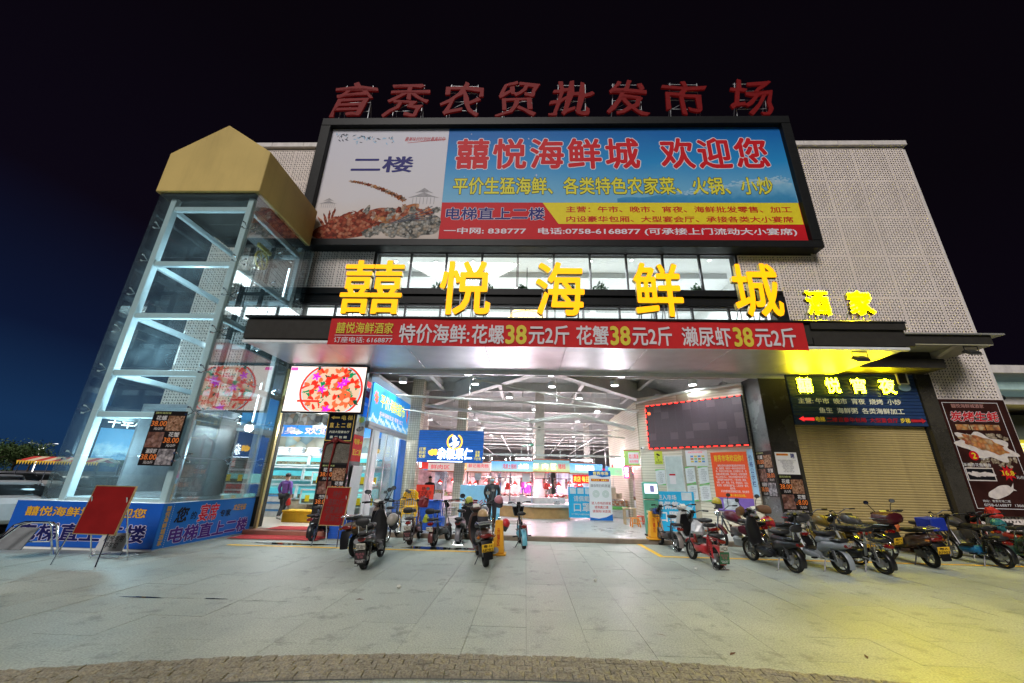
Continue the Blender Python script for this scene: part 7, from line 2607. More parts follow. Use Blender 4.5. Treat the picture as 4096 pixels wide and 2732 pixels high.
def helmet(label, loc, rot, c, vis=True, half=False):
    t = thing('helmet', label, 'helmet', loc)
    t.rotation_euler = rot
    P = paint(c)
    MB().ell((0, 0, 0), (.115, .135, .125), 16, 10, zmin=-.35).build('shell', P, t, smooth=True)
    MB().tube([(.112*math.cos(i*.314), .132*math.sin(i*.314), -.042) for i in range(20)], .012, 6, closed=True).build('edge_trim', M_blkpl, t)
    if vis:
        b = MB()
        for i in range(9):
            a = R(200+i*17.5)
            b.v += [(.125*math.cos(a), .145*math.sin(a), -.02), (.12*math.cos(a), .15*math.sin(a)-.02, -.13)]
        b.f = [[2*i, 2*i+1, 2*i+3, 2*i+2] for i in range(8)]
        b.m = [0]*8
        b.build('visor', mat('visor_smoke', (.05, .05, .06), .1, var=0), t, smooth=True)
    MB().tube([(-.1, 0, -.05), (-.06, -.02, -.17), (.06, -.02, -.17), (.1, 0, -.05)], .006, 5).build('chin_strap', M_blkpl, t)

BK = (.008, .008, .009)
M_flb = mat('flap_black', (.02, .018, .018), .6)
M_flg2 = mat('flap_green', (.03, .12, .05), .6)
# left group
ebike('small black electric bike half hidden behind the red board on legs', -5.66, 11.05, 4, wb=1.0, c=BK, mirrors=False, bask=None)
ebike('glossy black electric bike with plate 083869 and long black mud flap', -3.06, 8.12, 5, wb=1.16, r=.225, c=BK, apron=True, seat='bench', pl='083869', flap=M_flb, hd=1.12, pil=True, back=True)
scooter('silver brown scooter with a chrome rack behind the black 083869 bike', -3.72, 9.25, -6, c=(.17, .13, .10), c2=BK, rack=True)
bicycle('black city bicycle with wire baskets beside the yellow chairs', -3.70, 11.2, 2)
ebike('dark electric bike with plate 63933 and round twin seats', -3.0, 10.93, 2, c=(.06, .015, .015), pl='63933', flap=M_flb, back=True)
ebike('grey electric bike with a white lidded front basket over the puddle', -2.34, 10.78, -9, c=(.12, .13, .13), fend=(.10, .03, .03), back=True, pl='0217', mirrors=False, bask='grey')
ebike('black electric bike with a grey fender between grey bike and brown scooter', -1.76, 11.15, -3, c=BK, fend=(.16, .16, .18), pl=None, stand='centre', mirrors=False, apron=True)
scooter('brown scooter with a yellow 682B5 plate and chrome rack', -.78, 8.62, 14, wb=1.24, r=.235, c=(.06, .03, .022), pl='粤·H\n682B5', lean=-7)
motorcycle('motorcycle with a pink helmet on its bar behind the brown scooter', -.95, 10.25, 6, c=(.05, .05, .055))
ebike('light blue electric bike with a black basket standing alone on the kerb side', -.02, 10.78, 7, wb=1.0, c=(.12, .38, .50), c2=BK, bask='solid', mirrors=False, pil=False, pl=None)
# right group
ebike('black electric bike with a wire front basket nearest the orange bollard', 3.95, 11.05, 6, wb=1.02, c=(.05, .045, .045), fend=(.22, .20, .19), bask='front', mirrors=False, stand='centre')
scooter('pale grey scooter behind the red electric bike', 4.62, 10.75, 8, c=(.42, .43, .42), c2=(.45, .46, .45), rack=False, exhaust=False, mirrors=False, r=.2, wb=1.1, name='electric_scooter')
ebike('red electric bike with plate 144226 and a green mud flap', 4.03, 9.05, 6, wb=1.02, c=(.42, .03, .035), seat='saddle', stand='centre', pl='144226', flap=M_flg2, mirrors=False, back=False)
motorcycle('wine red motorcycle with chrome crash bars and leg guards', 5.75, 10.55, 16, c=(.09, .008, .022))
ebike('long black electric bike with two round mirrors and brown muffs', 5.52, 8.9, 9, wb=1.22, r=.235, c=BK, fend=BK, apron=True, seat='bench', back=True, hd=1.10, muffs=mat('muff_brown', (.14, .07, .035), .7))
scooter('grey scooter with a dark top box against the granite column', 6.50, 10.35, 14, c=(.22, .24, .24), topbox=paint((.05, .05, .055)), pl=None, mirrors=False)
ebike('matt grey electric bike with a pale curved rear fender', 6.47, 8.9, 8, wb=1.12, r=.22, c=(.22, .24, .26), c2=(.28, .30, .32), fend=(.24, .27, .30), mirrors=False, seat='bench')
motorcycle('yellow tanked motorcycle behind the matt grey electric bike', 7.62, 9.95, 10, c=(.14, .09, .01), pl='粤H\n5T21', mirrors=(-1,))
ebike('black electric bike with yellow lit fenders and folding rear pegs', 7.40, 9.02, 6, wb=1.08, r=.21, c=BK, c2=(.25, .26, .26), mirrors=False, back=False)
motorcycle('motorcycle with a big glossy red and black top box', 8.72, 10.5, 8, c=(.05, .05, .05), topbox=paint((.05, .006, .010)), pl='粤H\n88T6', mirrors=())
scooter('brown scooter with yellow RF903 plate and one round mirror', 9.18, 9.86, -10, wb=1.26, r=.24, c=(.07, .035, .025), pl='粤A\nRF903', dashm=mat('dash_yellow', (.6, .55, .1), .2, var=0))
ebike('dark bike carrying a blue cargo box by the shutter', 10.35, 11.0, 5, c=BK, box=mat('cargo_blue', (.01, .03, .30), .5), mirrors=False, pil=False)
ebike('black electric bike with a bright blue battery box', 10.9, 10.0, -2, wb=1.12, r=.25, c=(.015, .16, .38), c2=BK, fend=BK, mirrors=False)
ebike('dark electric bike with teal bag before the food poster', 11.85, 10.15, 2, wb=1.1, r=.22, c=(.04, .09, .07), mirrors=False)
motorcycle('dark motorcycle parked against the pier by the food poster', 11.75, 11.0, 4, c=(.05, .05, .05), mirrors=())
ebike('dark electric bike with a cream front beside the food poster', 12.6, 10.6, 3, c=(.05, .06, .05), apron=True, mirrors=False)
ebike('red fronted electric bike under the food poster', 12.9, 11.25, 3, c=(.4, .04, .02), apron=True, mirrors=False)
# things hung on the bikes
helmet('pink helmet hung on the motorcycle bar', (-.72, 11.0, 1.13), (R(25), 0, R(20)), (.42, .16, .19))
helmet('tan cap style helmet on the brown scooter seat', (-.92, 8.95, .93), (0, 0, R(10)), (.42, .28, .14))
helmet('silver helmet hung at the black 083869 bike knee', (-2.85, 8.85, .80), (R(60), 0, R(-30)), (.3, .28, .25))
helmet('red helmet hung beside the orange bollard', (-.50, 10.4, .62), (R(10), R(30), 0), (.45, .02, .03))
helmet('yellow helmet on the wine red motorcycle bar', (5.25, 11.35, 1.20), (R(10), 0, R(20)), (.42, .34, .03))
helmet('yellow green helmet beyond the brown scooter bars', (-1.55, 11.2, 1.08), (R(15), 0, 0), (.34, .36, .05))
helmet('cream helmet in the basket by the grey scooter', (6.85, 10.6, .72), (0, 0, 0), (.55, .52, .45))
# bags and covers
def sack(label, loc, sx, sy, sz, m, seed):
    r_ = random.Random(seed)
    b_ = MB()
    b_.zloft([(0, 0, 0, sx*.8, sy*.8), (sz*.2, 0, 0, sx, sy), (sz*.7, .01, 0, sx*.9, sy*.95), (sz*.92, 0, .01, sx*.5, sy*.5), (sz, 0, 0, sx*.2, sy*.2)], 12, 2.3)
    b_.v = [tuple(Vector(v)+Vector((r_.gauss(0, .012), r_.gauss(0, .012), r_.gauss(0, .008)))) for v in b_.v]
    o_ = b_.build('bag', m)
    o_.location = loc
    tag(o_, label, 'bag')
sack('dark red rain cover bundled on the 63933 bike bars', (-2.95, 11.75, .85), .14, .12, .30, mat('cover_red', (.18, .02, .025), .5), 1)
sack('clear plastic bag tied behind the red bike', (3.86, 9.45, .62), .14, .12, .26, mat('bag_clear', (.5, .52, .55), .2), 2)
sack('blue bag in the wire basket by the bollard', (3.85, 12.15, .80), .12, .1, .16, mat('bag_blue', (.03, .08, .35), .4), 3)
sack('teal bag on the bike before the food poster', (11.85, 10.7, .72), .12, .12, .28, mat('bag_teal', (.02, .14, .16), .4), 4)
sack('red bag in the seat basket of the wine red motorcycle', (5.95, 10.35, .72), .15, .13, .22, mat('bag_red', (.32, .015, .03), .4), 5)
sack('orange bundle on the kerb before the shutter', (9.95, 11.6, .55), .25, .15, .25, mat('bundle_orange', (.5, .12, .03), .6), 6)
sack('red rain cape on the bike under the food poster', (12.9, 11.7, .95), .16, .14, .28, mat('cape_red', (.45, .03, .02), .5), 7)
sack('green bag on the side of the 63933 bike', (-2.72, 11.3, .5), .08, .08, .2, mat('bag_green', (.35, .4, .03), .4), 8)
# ================================================================== boards before the tower
M_rb = mat('board_maroon', (.20, .010, .009), .4, var=.15, vs=3, coat=.2)
def easel(label, x, y, w, z0, z1, rz, legs='chrome', txt=None, spread=.18):
    t = thing('sign_easel', label, 'board', (x, y, 0), rz)
    M_ = Matrix.Translation((0, 0, 0)) @ Matrix.Rotation(R(-8), 4, 'X')
    MB(M_).box(-w/2, w/2, -.012, .012, z0, z1).build('board', M_rb, t)
    fm = mat('easel_gilt', (.55, .42, .2), .35, metal=.7)
    MB(M_).box(-w/2-.015, w/2+.015, -.018, .018, z1, z1+.018).box(-w/2-.015, w/2+.015, -.018, .018, z0-.018, z0).box(-w/2-.015, -w/2, -.018, .018, z0, z1).box(w/2, w/2+.015, -.018, .018, z0, z1).build('frame', fm, t)
    for s_ in (-1, 1):
        MB().tube([(s_*(w/2-.03), .0-.02, z0+.02), (s_*(w/2+.02), -.10, .0)], .013, 7).build('leg', M_chr, t)
        MB().tube([(s_*(w/2-.05), .12, z1-.2), (s_*(w/2-.03), .50, .0)], .013, 7).build('rear_leg', M_chr, t)
    MB().tube([(-(w/2-.03), .46, .08), ((w/2-.03), .46, .08)], .011, 6).build('cross_bar', M_chr, t)
    if txt:
        o = text(t, txt, (-w*.4, z0+.08, w*.4, z1-.08), -.016, mat('faded_brush', (.10, .015, .015), .6, var=0), .012, shear=.1)
        o.matrix_local = M_
    return t
easel('big blank maroon board on chrome legs before the blue tower foot', -8.28, 7.78, .88, .52, 1.38, R(-4))
easel('narrow red board with faded brush writing by the pier', -4.92, 10.35, .62, .48, 1.38, R(-3), txt='特价\n海鲜2斤\n花蟹濑尿\n虾38元')
# folded barrier frames at the far left
t = thing('barrier_frame', 'tipped chrome tube barrier frame with a grey panel before the blue sign', 'barrier', (-9.75, 8.0, 0), R(8))
b = MB()
b.tube([(-.5, -.35, .02), (-.2, .0, .62), (-.05, .05, .66), (.30, .06, .66), (.36, .1, .60), (.42, .28, .02)], .02, 8)
b.build('tube_frame', M_chr, t, smooth=True)
b = MB()
b.tube([(-.72, .0, .02), (-.58, .28, .58), (-.42, .3, .64), (.0, .3, .64), (.08, .3, .58), (.16, .45, .02)], .02, 8).tube([(-.4, .1, .3), (.25, .2, .3)], .014, 6)
b.build('rear_frame', M_chr, t, smooth=True)
MB().obox((-.3, .12, .36), (.5, .02, .42), (R(-28), 0, 0)).build('panel', mat('panel_grey', (.16, .17, .18), .35, var=.2), t)
t = thing('parking_board', 'low grey reserved parking board behind the maroon board legs', 'board', (-8.55, 8.55, 0), R(-4))
MB().obox((0, 0, .27), (.62, .02, .34), (R(-14), 0, 0)).build('panel', mat('panel_silver', (.42, .43, .44), .4), t)
o = text(t, '囍悦专用\n停车位', (-.22, -.12, .22, .12), -.014, M_blkp, .012, shear=.1)
o.matrix_local = Matrix.Translation((0, 0, .27)) @ Matrix.Rotation(R(-14), 4, 'X')
for s_ in (-1, 1):
    MB().tube([(s_*.3, 0, .1), (s_*.33, -.1, 0), (s_*.33, .3, 0)], .014, 6).build('foot', M_chr, t)

# ================================================================== people
def skin(name, pts, edges, rad, m, parent, sub=1, root=0):
    me = bpy.data.meshes.new(name)
    me.from_pydata(pts, edges, [])
    o = bpy.data.objects.new(name, me)
    COL.objects.link(o)
    md = o.modifiers.new('s', 'SKIN')
    md.use_smooth_shade = True
    for i, v in enumerate(me.skin_vertices[0].data):
        r_ = rad[i]
        v.radius = r_ if isinstance(r_, tuple) else (r_, r_)
        v.use_root = (i == root)
    s_ = o.modifiers.new('u', 'SUBSURF')
    s_.levels = s_.render_levels = sub
    dg = bpy.context.evaluated_depsgraph_get()
    m2 = bpy.data.meshes.new_from_object(o.evaluated_get(dg))
    bpy.data.objects.remove(o)
    bpy.data.meshes.remove(me)
    m2.materials.clear()
    m2.materials.append(m)
    m2.polygons.foreach_set('use_smooth', [True]*len(m2.polygons))
    return put(name, m2, parent)

M_skin = mat('skin', (.48, .28, .19), .5, var=.06)
M_hair = mat('hair_black', (.012, .010, .010), .45, var=.3, vs=40)
def person(label, loc, rz, H, pose, top, bottom, topm, botm, hair='short', shoe=(.04, .04, .04), mask=False, open_jacket=None):
    """pose: joint positions in units of height, y forward = facing -y local"""
    t = thing('person', label, 'person', loc, rz)
    J = dict(pel=(0, 0, .52), wai=(0, 0, .60), che=(0, -.005, .72), nek=(0, 0, .835), hd0=(0, -.008, .875), hd1=(0, -.012, .93), hd2=(0, -.008, .975),
             shL=(.112, 0, .80), elL=(.135, .01, .64), wrL=(.125, -.04, .50), haL=(.12, -.05, .455),
             shR=(-.112, 0, .80), elR=(-.135, .01, .64), wrR=(-.125, -.04, .50), haR=(-.12, -.05, .455),
             hiL=(.052, 0, .50), knL=(.055, -.01, .28), anL=(.055, .02, .05), toL=(.06, -.07, .018),
             hiR=(-.052, 0, .50), knR=(-.055, -.01, .28), anR=(-.055, .02, .05), toR=(-.06, -.07, .018))
    J.update(pose)
    names = list(J)
    P = {k_: tuple(c*H for c in J[k_]) for k_ in names}
    rad = dict(pel=(.085, .065), wai=(.075, .058), che=(.09, .062), nek=(.042, .042), hd0=(.048, .054), hd1=(.057, .067), hd2=(.044, .052),
               shL=.042, elL=.028, wrL=.02, haL=.02, shR=.042, elR=.028, wrR=.02, haR=.02, hiL=.062, knL=.042, anL=.028, toL=.022, hiR=.062, knR=.042, anR=.028, toR=.022)
    E_ = [('pel', 'wai'), ('wai', 'che'), ('che', 'nek'), ('nek', 'hd0'), ('hd0', 'hd1'), ('hd1', 'hd2'), ('che', 'shL'), ('shL', 'elL'), ('elL', 'wrL'), ('wrL', 'haL'), ('che', 'shR'), ('shR', 'elR'), ('elR', 'wrR'), ('wrR', 'haR'),
          ('pel', 'hiL'), ('hiL', 'knL'), ('knL', 'anL'), ('anL', 'toL'), ('pel', 'hiR'), ('hiR', 'knR'), ('knR', 'anR'), ('anR', 'toR')]
    def grow(name, use, k_, m_, add=0.0):
        ns_ = [n_ for n_ in names if n_ in use]
        idx = {n_: i for i, n_ in enumerate(ns_)}
        rr = []
        for n_ in ns_:
            v = rad[n_]
            rr.append(tuple((q_*k_+add)*H for q_ in v) if isinstance(v, tuple) else (v*k_+add)*H)
        return skin(name, [P[n_] for n_ in ns_], [(idx[a], idx[b_]) for a, b_ in E_ if a in idx and b_ in idx], rr, m_, t, 2, 0)
    body = grow('body', names, .86, M_skin)
    # face and fingers
    f = Vector(P['hd1'])
    b = MB()
    b.ell(f+Vector((0, -.052*H, -.002*H)), (.008*H, .012*H, .012*H), 8, 6)
    b.build('nose', M_skin, t, smooth=True)
    for s_ in (-1, 1):
        MB().ell(f+Vector((s_*.02*H, -.046*H, .012*H)), (.006*H, .004*H, .004*H), 8, 5).build('eye', M_blkp, t)
        MB().ell(f+Vector((s_*.046*H, .004*H, 0)), (.006*H, .012*H, .018*H), 8, 6).build('ear', M_skin, t, smooth=True)
    MB().ell(f+Vector((0, -.047*H, -.028*H)), (.014*H, .004*H, .004*H), 8, 5).build('mouth', mat('lips', (.35, .12, .1), .5), t)
    for s_ in ('L', 'R'):
        h0, w0 = Vector(P['ha'+s_]), Vector(P['wr'+s_])
        d = (h0-w0).normalized()
        side = Vector((0, 1, 0))
        sgn = 1 if s_ == 'L' else -1
        hand = MB()
        for i in range(4):
            o_ = side*((i-1.5)*.011*H)
            L_ = (.036, .042, .040, .031)[i]*H
            p0 = h0+o_
            hand.tube([p0, p0+d*L_*.5+Vector((-sgn*.003*H, 0, 0)), p0+d*L_+Vector((-sgn*.010*H, 0, 0))], [.0052*H, .005*H, .004*H], 6)
        tb = w0.lerp(h0, .55)+Vector((0, -.014*H, 0))
        hand.tube([tb, tb+d*.022*H+Vector((0, -.012*H, 0)), tb+d*.038*H+Vector((0, -.013*H, 0))], [.006*H, .0055*H, .0045*H], 6)
        hand.build('fingers', M_skin, t, smooth=True)
    grow('top', ['pel', 'wai', 'che', 'shL', 'elL', 'wrL', 'shR', 'elR', 'wrR'], 1.0, topm, .008)
    grow('trousers', ['pel', 'hiL', 'knL', 'anL', 'hiR', 'knR', 'anR'], 1.0, botm, .006)
    b = MB()
    nk = Vector(P['nek'])
    b.tube([nk+Vector((.042*H*math.cos(i*.5), .042*H*math.sin(i*.5), -.012*H)) for i in range(13)], .012*H, 6, closed=True)
    b.build('collar', topm, t)
    for s_ in ('L', 'R'):
        a, to = Vector(P['an'+s_]), Vector(P['to'+s_])
        b = MB()
        z0 = min(a.z, to.z)-.012*H
        d = (to-a)
        d.z = 0
        d.normalize()
        sx = Vector((d.y, -d.x, 0))
        hz = Vector((0, 0, 1))
        bm_ = a-d*.02*H
        b.loft([(Vector((bm_.x, bm_.y, a.z-.022*H)), sx*.02*H, hz*.02*H), (Vector((a.x, a.y, a.z-.016*H)), sx*.026*H, hz*.03*H), (a.lerp(to, .55)+hz*.0, sx*.028*H, hz*.024*H), (to, sx*.027*H, hz*.019*H), (to+d*.025*H, sx*.016*H, hz*.012*H)], 10, 2.5)
        b.build('shoe', mat('shoe_'+str(int(shoe[0]*99)), shoe, .5), t, smooth=True)
    hc = Vector(P['hd1'])
    if hair == 'bun':
        b = MB()
        b.ell(hc+Vector((0, .008*H, .014*H)), (.054*H, .062*H, .056*H), 14, 9, zmin=-.5)
        b.ell(hc+Vector((0, .07*H, .03*H)), (.022*H, .02*H, .022*H), 10, 7)
        b.build('hair', M_hair, t, smooth=True)
    elif hair == 'short':
        b = MB()
        b.ell(hc+Vector((0, .010*H, .018*H)), (.052*H, .062*H, .050*H), 14, 9, zmin=-.2)
        b.build('hair', M_hair, t, smooth=True)
    elif hair == 'bald':
        b = MB()
        for s_ in (-1, 1):
            b.ell(hc+Vector((s_*.040*H, .018*H, -.002*H)), (.010*H, .03*H, .022*H), 8, 6)
        b.ell(hc+Vector((0, .045*H, -.004*H)), (.035*H, .016*H, .022*H), 8, 6)
        b.build('hair', mat('hair_grey', (.12, .11, .1), .6), t, smooth=True)
    if mask:
        b = MB()
        b.ell(hc+Vector((0, -.026*H, -.024*H)), (.040*H, .038*H, .028*H), 12, 8)
        b.build('face_mask', mat('mask_blue', (.35, .58, .70), .7, var=0), t, smooth=True)
        MB().tube([hc+Vector((.04*H, -.03*H, -.015*H)), hc+Vector((.05*H, .01*H, .0)), hc+Vector((.04*H, -.025*H, -.03*H))], .0025*H, 4).tube([hc+Vector((-.04*H, -.03*H, -.015*H)), hc+Vector((-.05*H, .01*H, .0)), hc+Vector((-.04*H, -.025*H, -.03*H))], .0025*H, 4).build('mask_strap', M_whp, t)
    if open_jacket:
        b = MB()
        c0, w0 = Vector(P['che']), Vector(P['wai'])
        b.loft([(Vector((0, -.078*H, .80*H)), (.020*H, 0, 0), (0, .008*H, 0)), (Vector((0, -.088*H, .72*H)), (.035*H, 0, 0), (0, .012*H, 0)), (Vector((0, -.082*H, .60*H)), (.032*H, 0, 0), (0, .012*H, 0)), (Vector((0, -.084*H, .52*H)), (.03*H, 0, 0), (0, .01*H, 0))], 10, 2.6)
        b.build('shirt', open_jacket, t, smooth=True)
        for i in range(5):
            MB().ell((0, -.099*H, (.55+.045*i)*H), (.004*H, .003*H, .004*H), 6, 5).build('button', M_blkp, t)
    return t
M_jk = mat('jacket_charcoal', (.035, .038, .042), .75, var=.15, vs=20)
person('bald man in a dark jacket and blue face mask, arms behind him', (-1.15, 14.0, .12), R(8), 1.66,
       dict(elL=(.15, .045, .66), wrL=(.10, .085, .53), haL=(.05, .10, .50), elR=(-.15, .045, .66), wrR=(-.10, .085, .53), haR=(-.05, .10, .50)), None, None, M_jk, mat('trousers_black', (.02, .02, .022), .8), 'bald', mask=True, open_jacket=mat('shirt_slate', (.06, .075, .085), .7))
M_pur = mat('jacket_purple', (.17, .07, .30), .6, var=.15, vs=15)
person('woman in a purple jacket walking to the fish tanks with a red bag', (-8.72, 14.5, .13), R(172), 1.58,
       dict(elL=(.15, .03, .66), wrL=(.14, -.05, .53), haL=(.135, -.065, .49), elR=(-.145, .02, .66), wrR=(-.15, -.03, .52), haR=(-.15, -.045, .48), knL=(.045, -.06, .29), anL=(.04, .03, .06), toL=(.04, -.05, .02), knR=(-.04, -.02, .28), anR=(-.03, .1, .075), toR=(-.03, .02, .018)), None, None, M_pur, mat('leggings_dark', (.04, .04, .042), .8), 'bun', shoe=(.6, .58, .54))
b = MB()
b.zloft([(0, 0, 0, .02, .02), (-.05, 0, 0, .05, .03), (-.16, 0, 0, .09, .05), (-.24, 0, 0, .08, .045), (-.26, 0, 0, .04, .03)], 10, 2.3)
o = b.build('shopping_bag', mat('bag_scarlet', (.6, .04, .03), .35))
o.location = (-8.47, 14.42, .86)
tag(o, 'small scarlet plastic bag carried by the purple jacket woman', 'bag')
person('stall keeper in black seated behind the red price board', (-4.35, 18.2, .12), R(30), 1.6, dict(), None, None, mat('top_black', (.02, .02, .022), .8), mat('trousers_black'), 'short')
person('butcher in a violet top bending behind the counter', (.05, 19.0, .12), R(-20), 1.58, dict(elL=(.14, -.06, .66), wrL=(.1, -.16, .58), haL=(.08, -.2, .57), elR=(-.14, -.06, .66), wrR=(-.1, -.16, .58), haR=(-.08, -.2, .57)), None, None, mat('top_violet', (.25, .06, .4), .7), mat('trousers_black'), 'short')
person('vendor in a red apron deep between the stalls', (2.7, 20.6, .12), R(10), 1.62, dict(), None, None, mat('top_red', (.5, .05, .05), .7), mat('trousers_black'), 'short')
person('shopper in a blue coat deep in the hall', (-1.3, 22.4, .12), R(190), 1.65, dict(), None, None, mat('top_blue', (.05, .12, .4), .7), mat('trousers_black'), 'short')

# ================================================================== the street on the left
M_road = mat('road_asphalt', (.07, .07, .075), .8, var=.25, vs=2, bump=.4, bs=80)
struct(MB().box(-300, -13.2, 12.6, 400, -.059, -.03).build('side_road', M_road))
M_gl = mat('car_glass', (.015, .018, .02), .06, var=0)
def car(label, loc, rz, c, L=4.6, Wd=1.85, H=1.65, suv=True):
    t = thing('parked_car', label, 'car', loc, rz)
    P = paint(c)
    w = Wd/2
    b = MB()
    b.loft([((-L/2, 0, .62), (0, w*.72, 0), (0, 0, .2)), ((-L/2+.12, 0, .64), (0, w*.95, 0), (0, 0, .32)), ((-L*.25, 0, .66), (0, w, 0), (0, 0, .38)), ((L*.2, 0, .66), (0, w, 0), (0, 0, .36)), ((L/2-.25, 0, .60), (0, w*.93, 0), (0, 0, .28)), ((L/2, 0, .56), (0, w*.7, 0), (0, 0, .16))], 16, 4)
    b.build('body', P, t, smooth=True)
    b = MB()
    r0_, r1_ = -L*.46 if suv else -L*.36, L*.10
    b.loft([((r0_, 0, 1.0), (0, w*.86, 0), (0, 0, .02)), ((r0_+.12, 0, 1.15), (0, w*.84, 0), (0, 0, .12)), ((r0_+.35, 0, H-.35), (0, w*.78, 0), (0, 0, .28)), ((r1_-.6, 0, H-.34), (0, w*.78, 0), (0, 0, .29)), ((r1_+.1, 0, 1.15), (0, w*.82, 0), (0, 0, .14)), ((r1_+.55, 0, 1.0), (0, w*.84, 0), (0, 0, .02))], 16, 4)
    b.build('cabin_glass', M_gl, t, smooth=True)
    MB().loft([((r0_+.3, 0, H-.06), (0, w*.66, 0), (0, 0, .03)), ((r0_+.5, 0, H-.04), (0, w*.74, 0), (0, 0, .045)), ((r1_-.75, 0, H-.04), (0, w*.74, 0), (0, 0, .045)), ((r1_-.5, 0, H-.08), (0, w*.66, 0), (0, 0, .03))], 14, 4).build('roof', P, t, smooth=True)
    for s_ in (-1, 1):
        for f_ in (0, .5, 1):
            x0 = r0_+.25+(r1_-r0_-.55)*f_
            b = MB()
            b.tube([(x0+(.3 if f_ == 1 else -.1), s_*w*.86, 1.0), (x0+(-.1 if f_ == 1 else .15), s_*w*.72, H-.08)], .03, 5)
            b.build('pillar', P if f_ != .5 else M_blkpl, t)
        for x in (-L*.31, L*.31):
            o = wheel(t, 'wheel', 0, .34, .22, 8)
            o.location = (x, s_*(w-.12), 0)
            o.rotation_euler = (0, 0, R(90))
        MB().ell((L/2-.16, s_*w*.66, .68), (.1, .2, .08), 12, 7).build('headlight', M_lensc, t, smooth=True)
        MB().ell((-L/2+.1, s_*w*.72, .78), (.06, .14, .1), 10, 6).build('tail_light', M_tail, t, smooth=True)
        MB().ell((r1_+.05, s_*(w+.08), 1.02), (.07, .1, .07), 10, 6).build('side_mirror', P, t, smooth=True)
        MB().box(-.2, -.02, s_*(w*.985)-.012, s_*(w*.985)+.012, .82, .85).build('door_handle', M_chr, t)
    MB().box(L/2-.04, L/2+.01, -.45, .45, .42, .56).build('grille', M_blkpl, t)
    return t
car('white saloon car parked behind the tower foot', (-15.4, 11.4, -.03), R(150), (.52, .54, .56), 4.5, 1.78, 1.36, False)
car('silver saloon car further along the side street', (-20.6, 14.6, -.03), R(165), (.40, .42, .45), 4.5, 1.8, 1.45, False)
car('black saloon car behind the white saloon near the tower', (-19.0, 17.6, -.03), R(170), (.02, .02, .025), 4.6, 1.8, 1.45, False)
car('grey car parked far down the side street', (-27.5, 20.5, -.03), R(160), (.25, .26, .28), 4.5, 1.8, 1.5, False)
car('white saloon parked far down the side street', (-31, 24.5, -.03), R(160), (.6, .6, .6), 4.5, 1.8, 1.45, False)
# small cargo truck with stake sides
t = thing('cargo_truck', 'small truck with a white stake sided cargo bed down the side street', 'truck', (-19.2, 22.5, 0), R(80))
MB().box(-2.2, 1.2, -.95, .95, .75, .85).build('bed_floor', M_blkpl, t)
for s_ in (-.93, .93):
    for i in range(7):
        MB().box(-2.15+i*.54, -2.07+i*.54, s_-.03, s_+.03, .85, 2.3).build('stake', M_wht, t)
    for z in (.95, 1.3, 1.65, 2.22):
        MB().box(-2.2, 1.2, s_-.02, s_+.02, z, z+.1).build('side_rail', M_wht, t)
for i in range(4):
    MB().box(-2.2, -2.14, -.9+i*.58, -.84+i*.58, .85, 2.3).build('tail_stake', M_wht, t)
MB().box(-2.2, -2.15, -.93, .93, 1.0, 1.9).build('tail_board', mat('tail_board_grey', (.5, .52, .54), .5), t)
MB().box(1.3, 2.6, -.9, .9, .5, 2.2).build('cab', mat('cab_blue', (.1, .18, .35), .35), t, bevel=.12, seg=2)
MB().box(2.35, 2.62, -.8, .8, 1.35, 2.0).build('windscreen', M_gl, t)
for x in (-1.4, 1.9):
    for s_ in (-1, 1):
        o = wheel(t, 'wheel', 0, .38, .24, 6)
        o.location = (x, s_*.85, 0)
        o.rotation_euler = (0, 0, R(90))
# tricycle with a striped awning
t = thing('awning_tricycle', 'three wheeled cart under a red and yellow fringed awning', 'tricycle', (-22.6, 19.2, 0), R(20))
b = MB()
for i in range(10):
    a0, a1 = -1.5+i*.3, -1.5+(i+1)*.3
    b.add([(a0, -.9, 2.0), (a1, -.9, 2.0), (a1, 0, 2.22), (a0, 0, 2.22), (a1, .9, 2.0), (a0, .9, 2.0)], [(0, 1, 2, 3), (3, 2, 4, 5)], i % 2)
b.build('awning', [mat('awning_red', (.6, .06, .05), .6, emit=.15), mat('awning_cream', (.75, .6, .4), .6, emit=.15)], t)
b = MB()
for i in range(30):
    b.add([(-1.5+i*.1, -.905, 2.0), (-1.4+i*.1, -.905, 2.0), (-1.45+i*.1, -.905, 1.82)], [(0, 1, 2)])
b.build('fringe', mat('fringe_yellow', (.75, .45, .03), .6, emit=.2), t)
for x in (-1.4, 0, 1.4):
    for y in (-.85, .85):
        MB().tube([(x, y, .6), (x, y, 2.05)], .02, 6).build('pole', M_chr, t)
MB().box(-1.4, 1.2, -.7, .7, .45, .75).build('cart_bed', mat('cart_blue', (.1, .2, .3), .5), t)
for x, s_ in ((-.9, -1), (-.9, 1), (1.5, 0)):
    o = wheel(t, 'wheel', 0, .28, .09, 8)
    o.location = (x, s_*.72, 0)
    o.rotation_euler = (0, 0, R(90))
# rider by the cars
person('rider in a purple coat among the parked cars', (-21.2, 13.6, .0), R(60), 1.6, dict(), None, None, mat('coat_violet', (.28, .06, .32), .6), mat('trousers_black'), 'short')
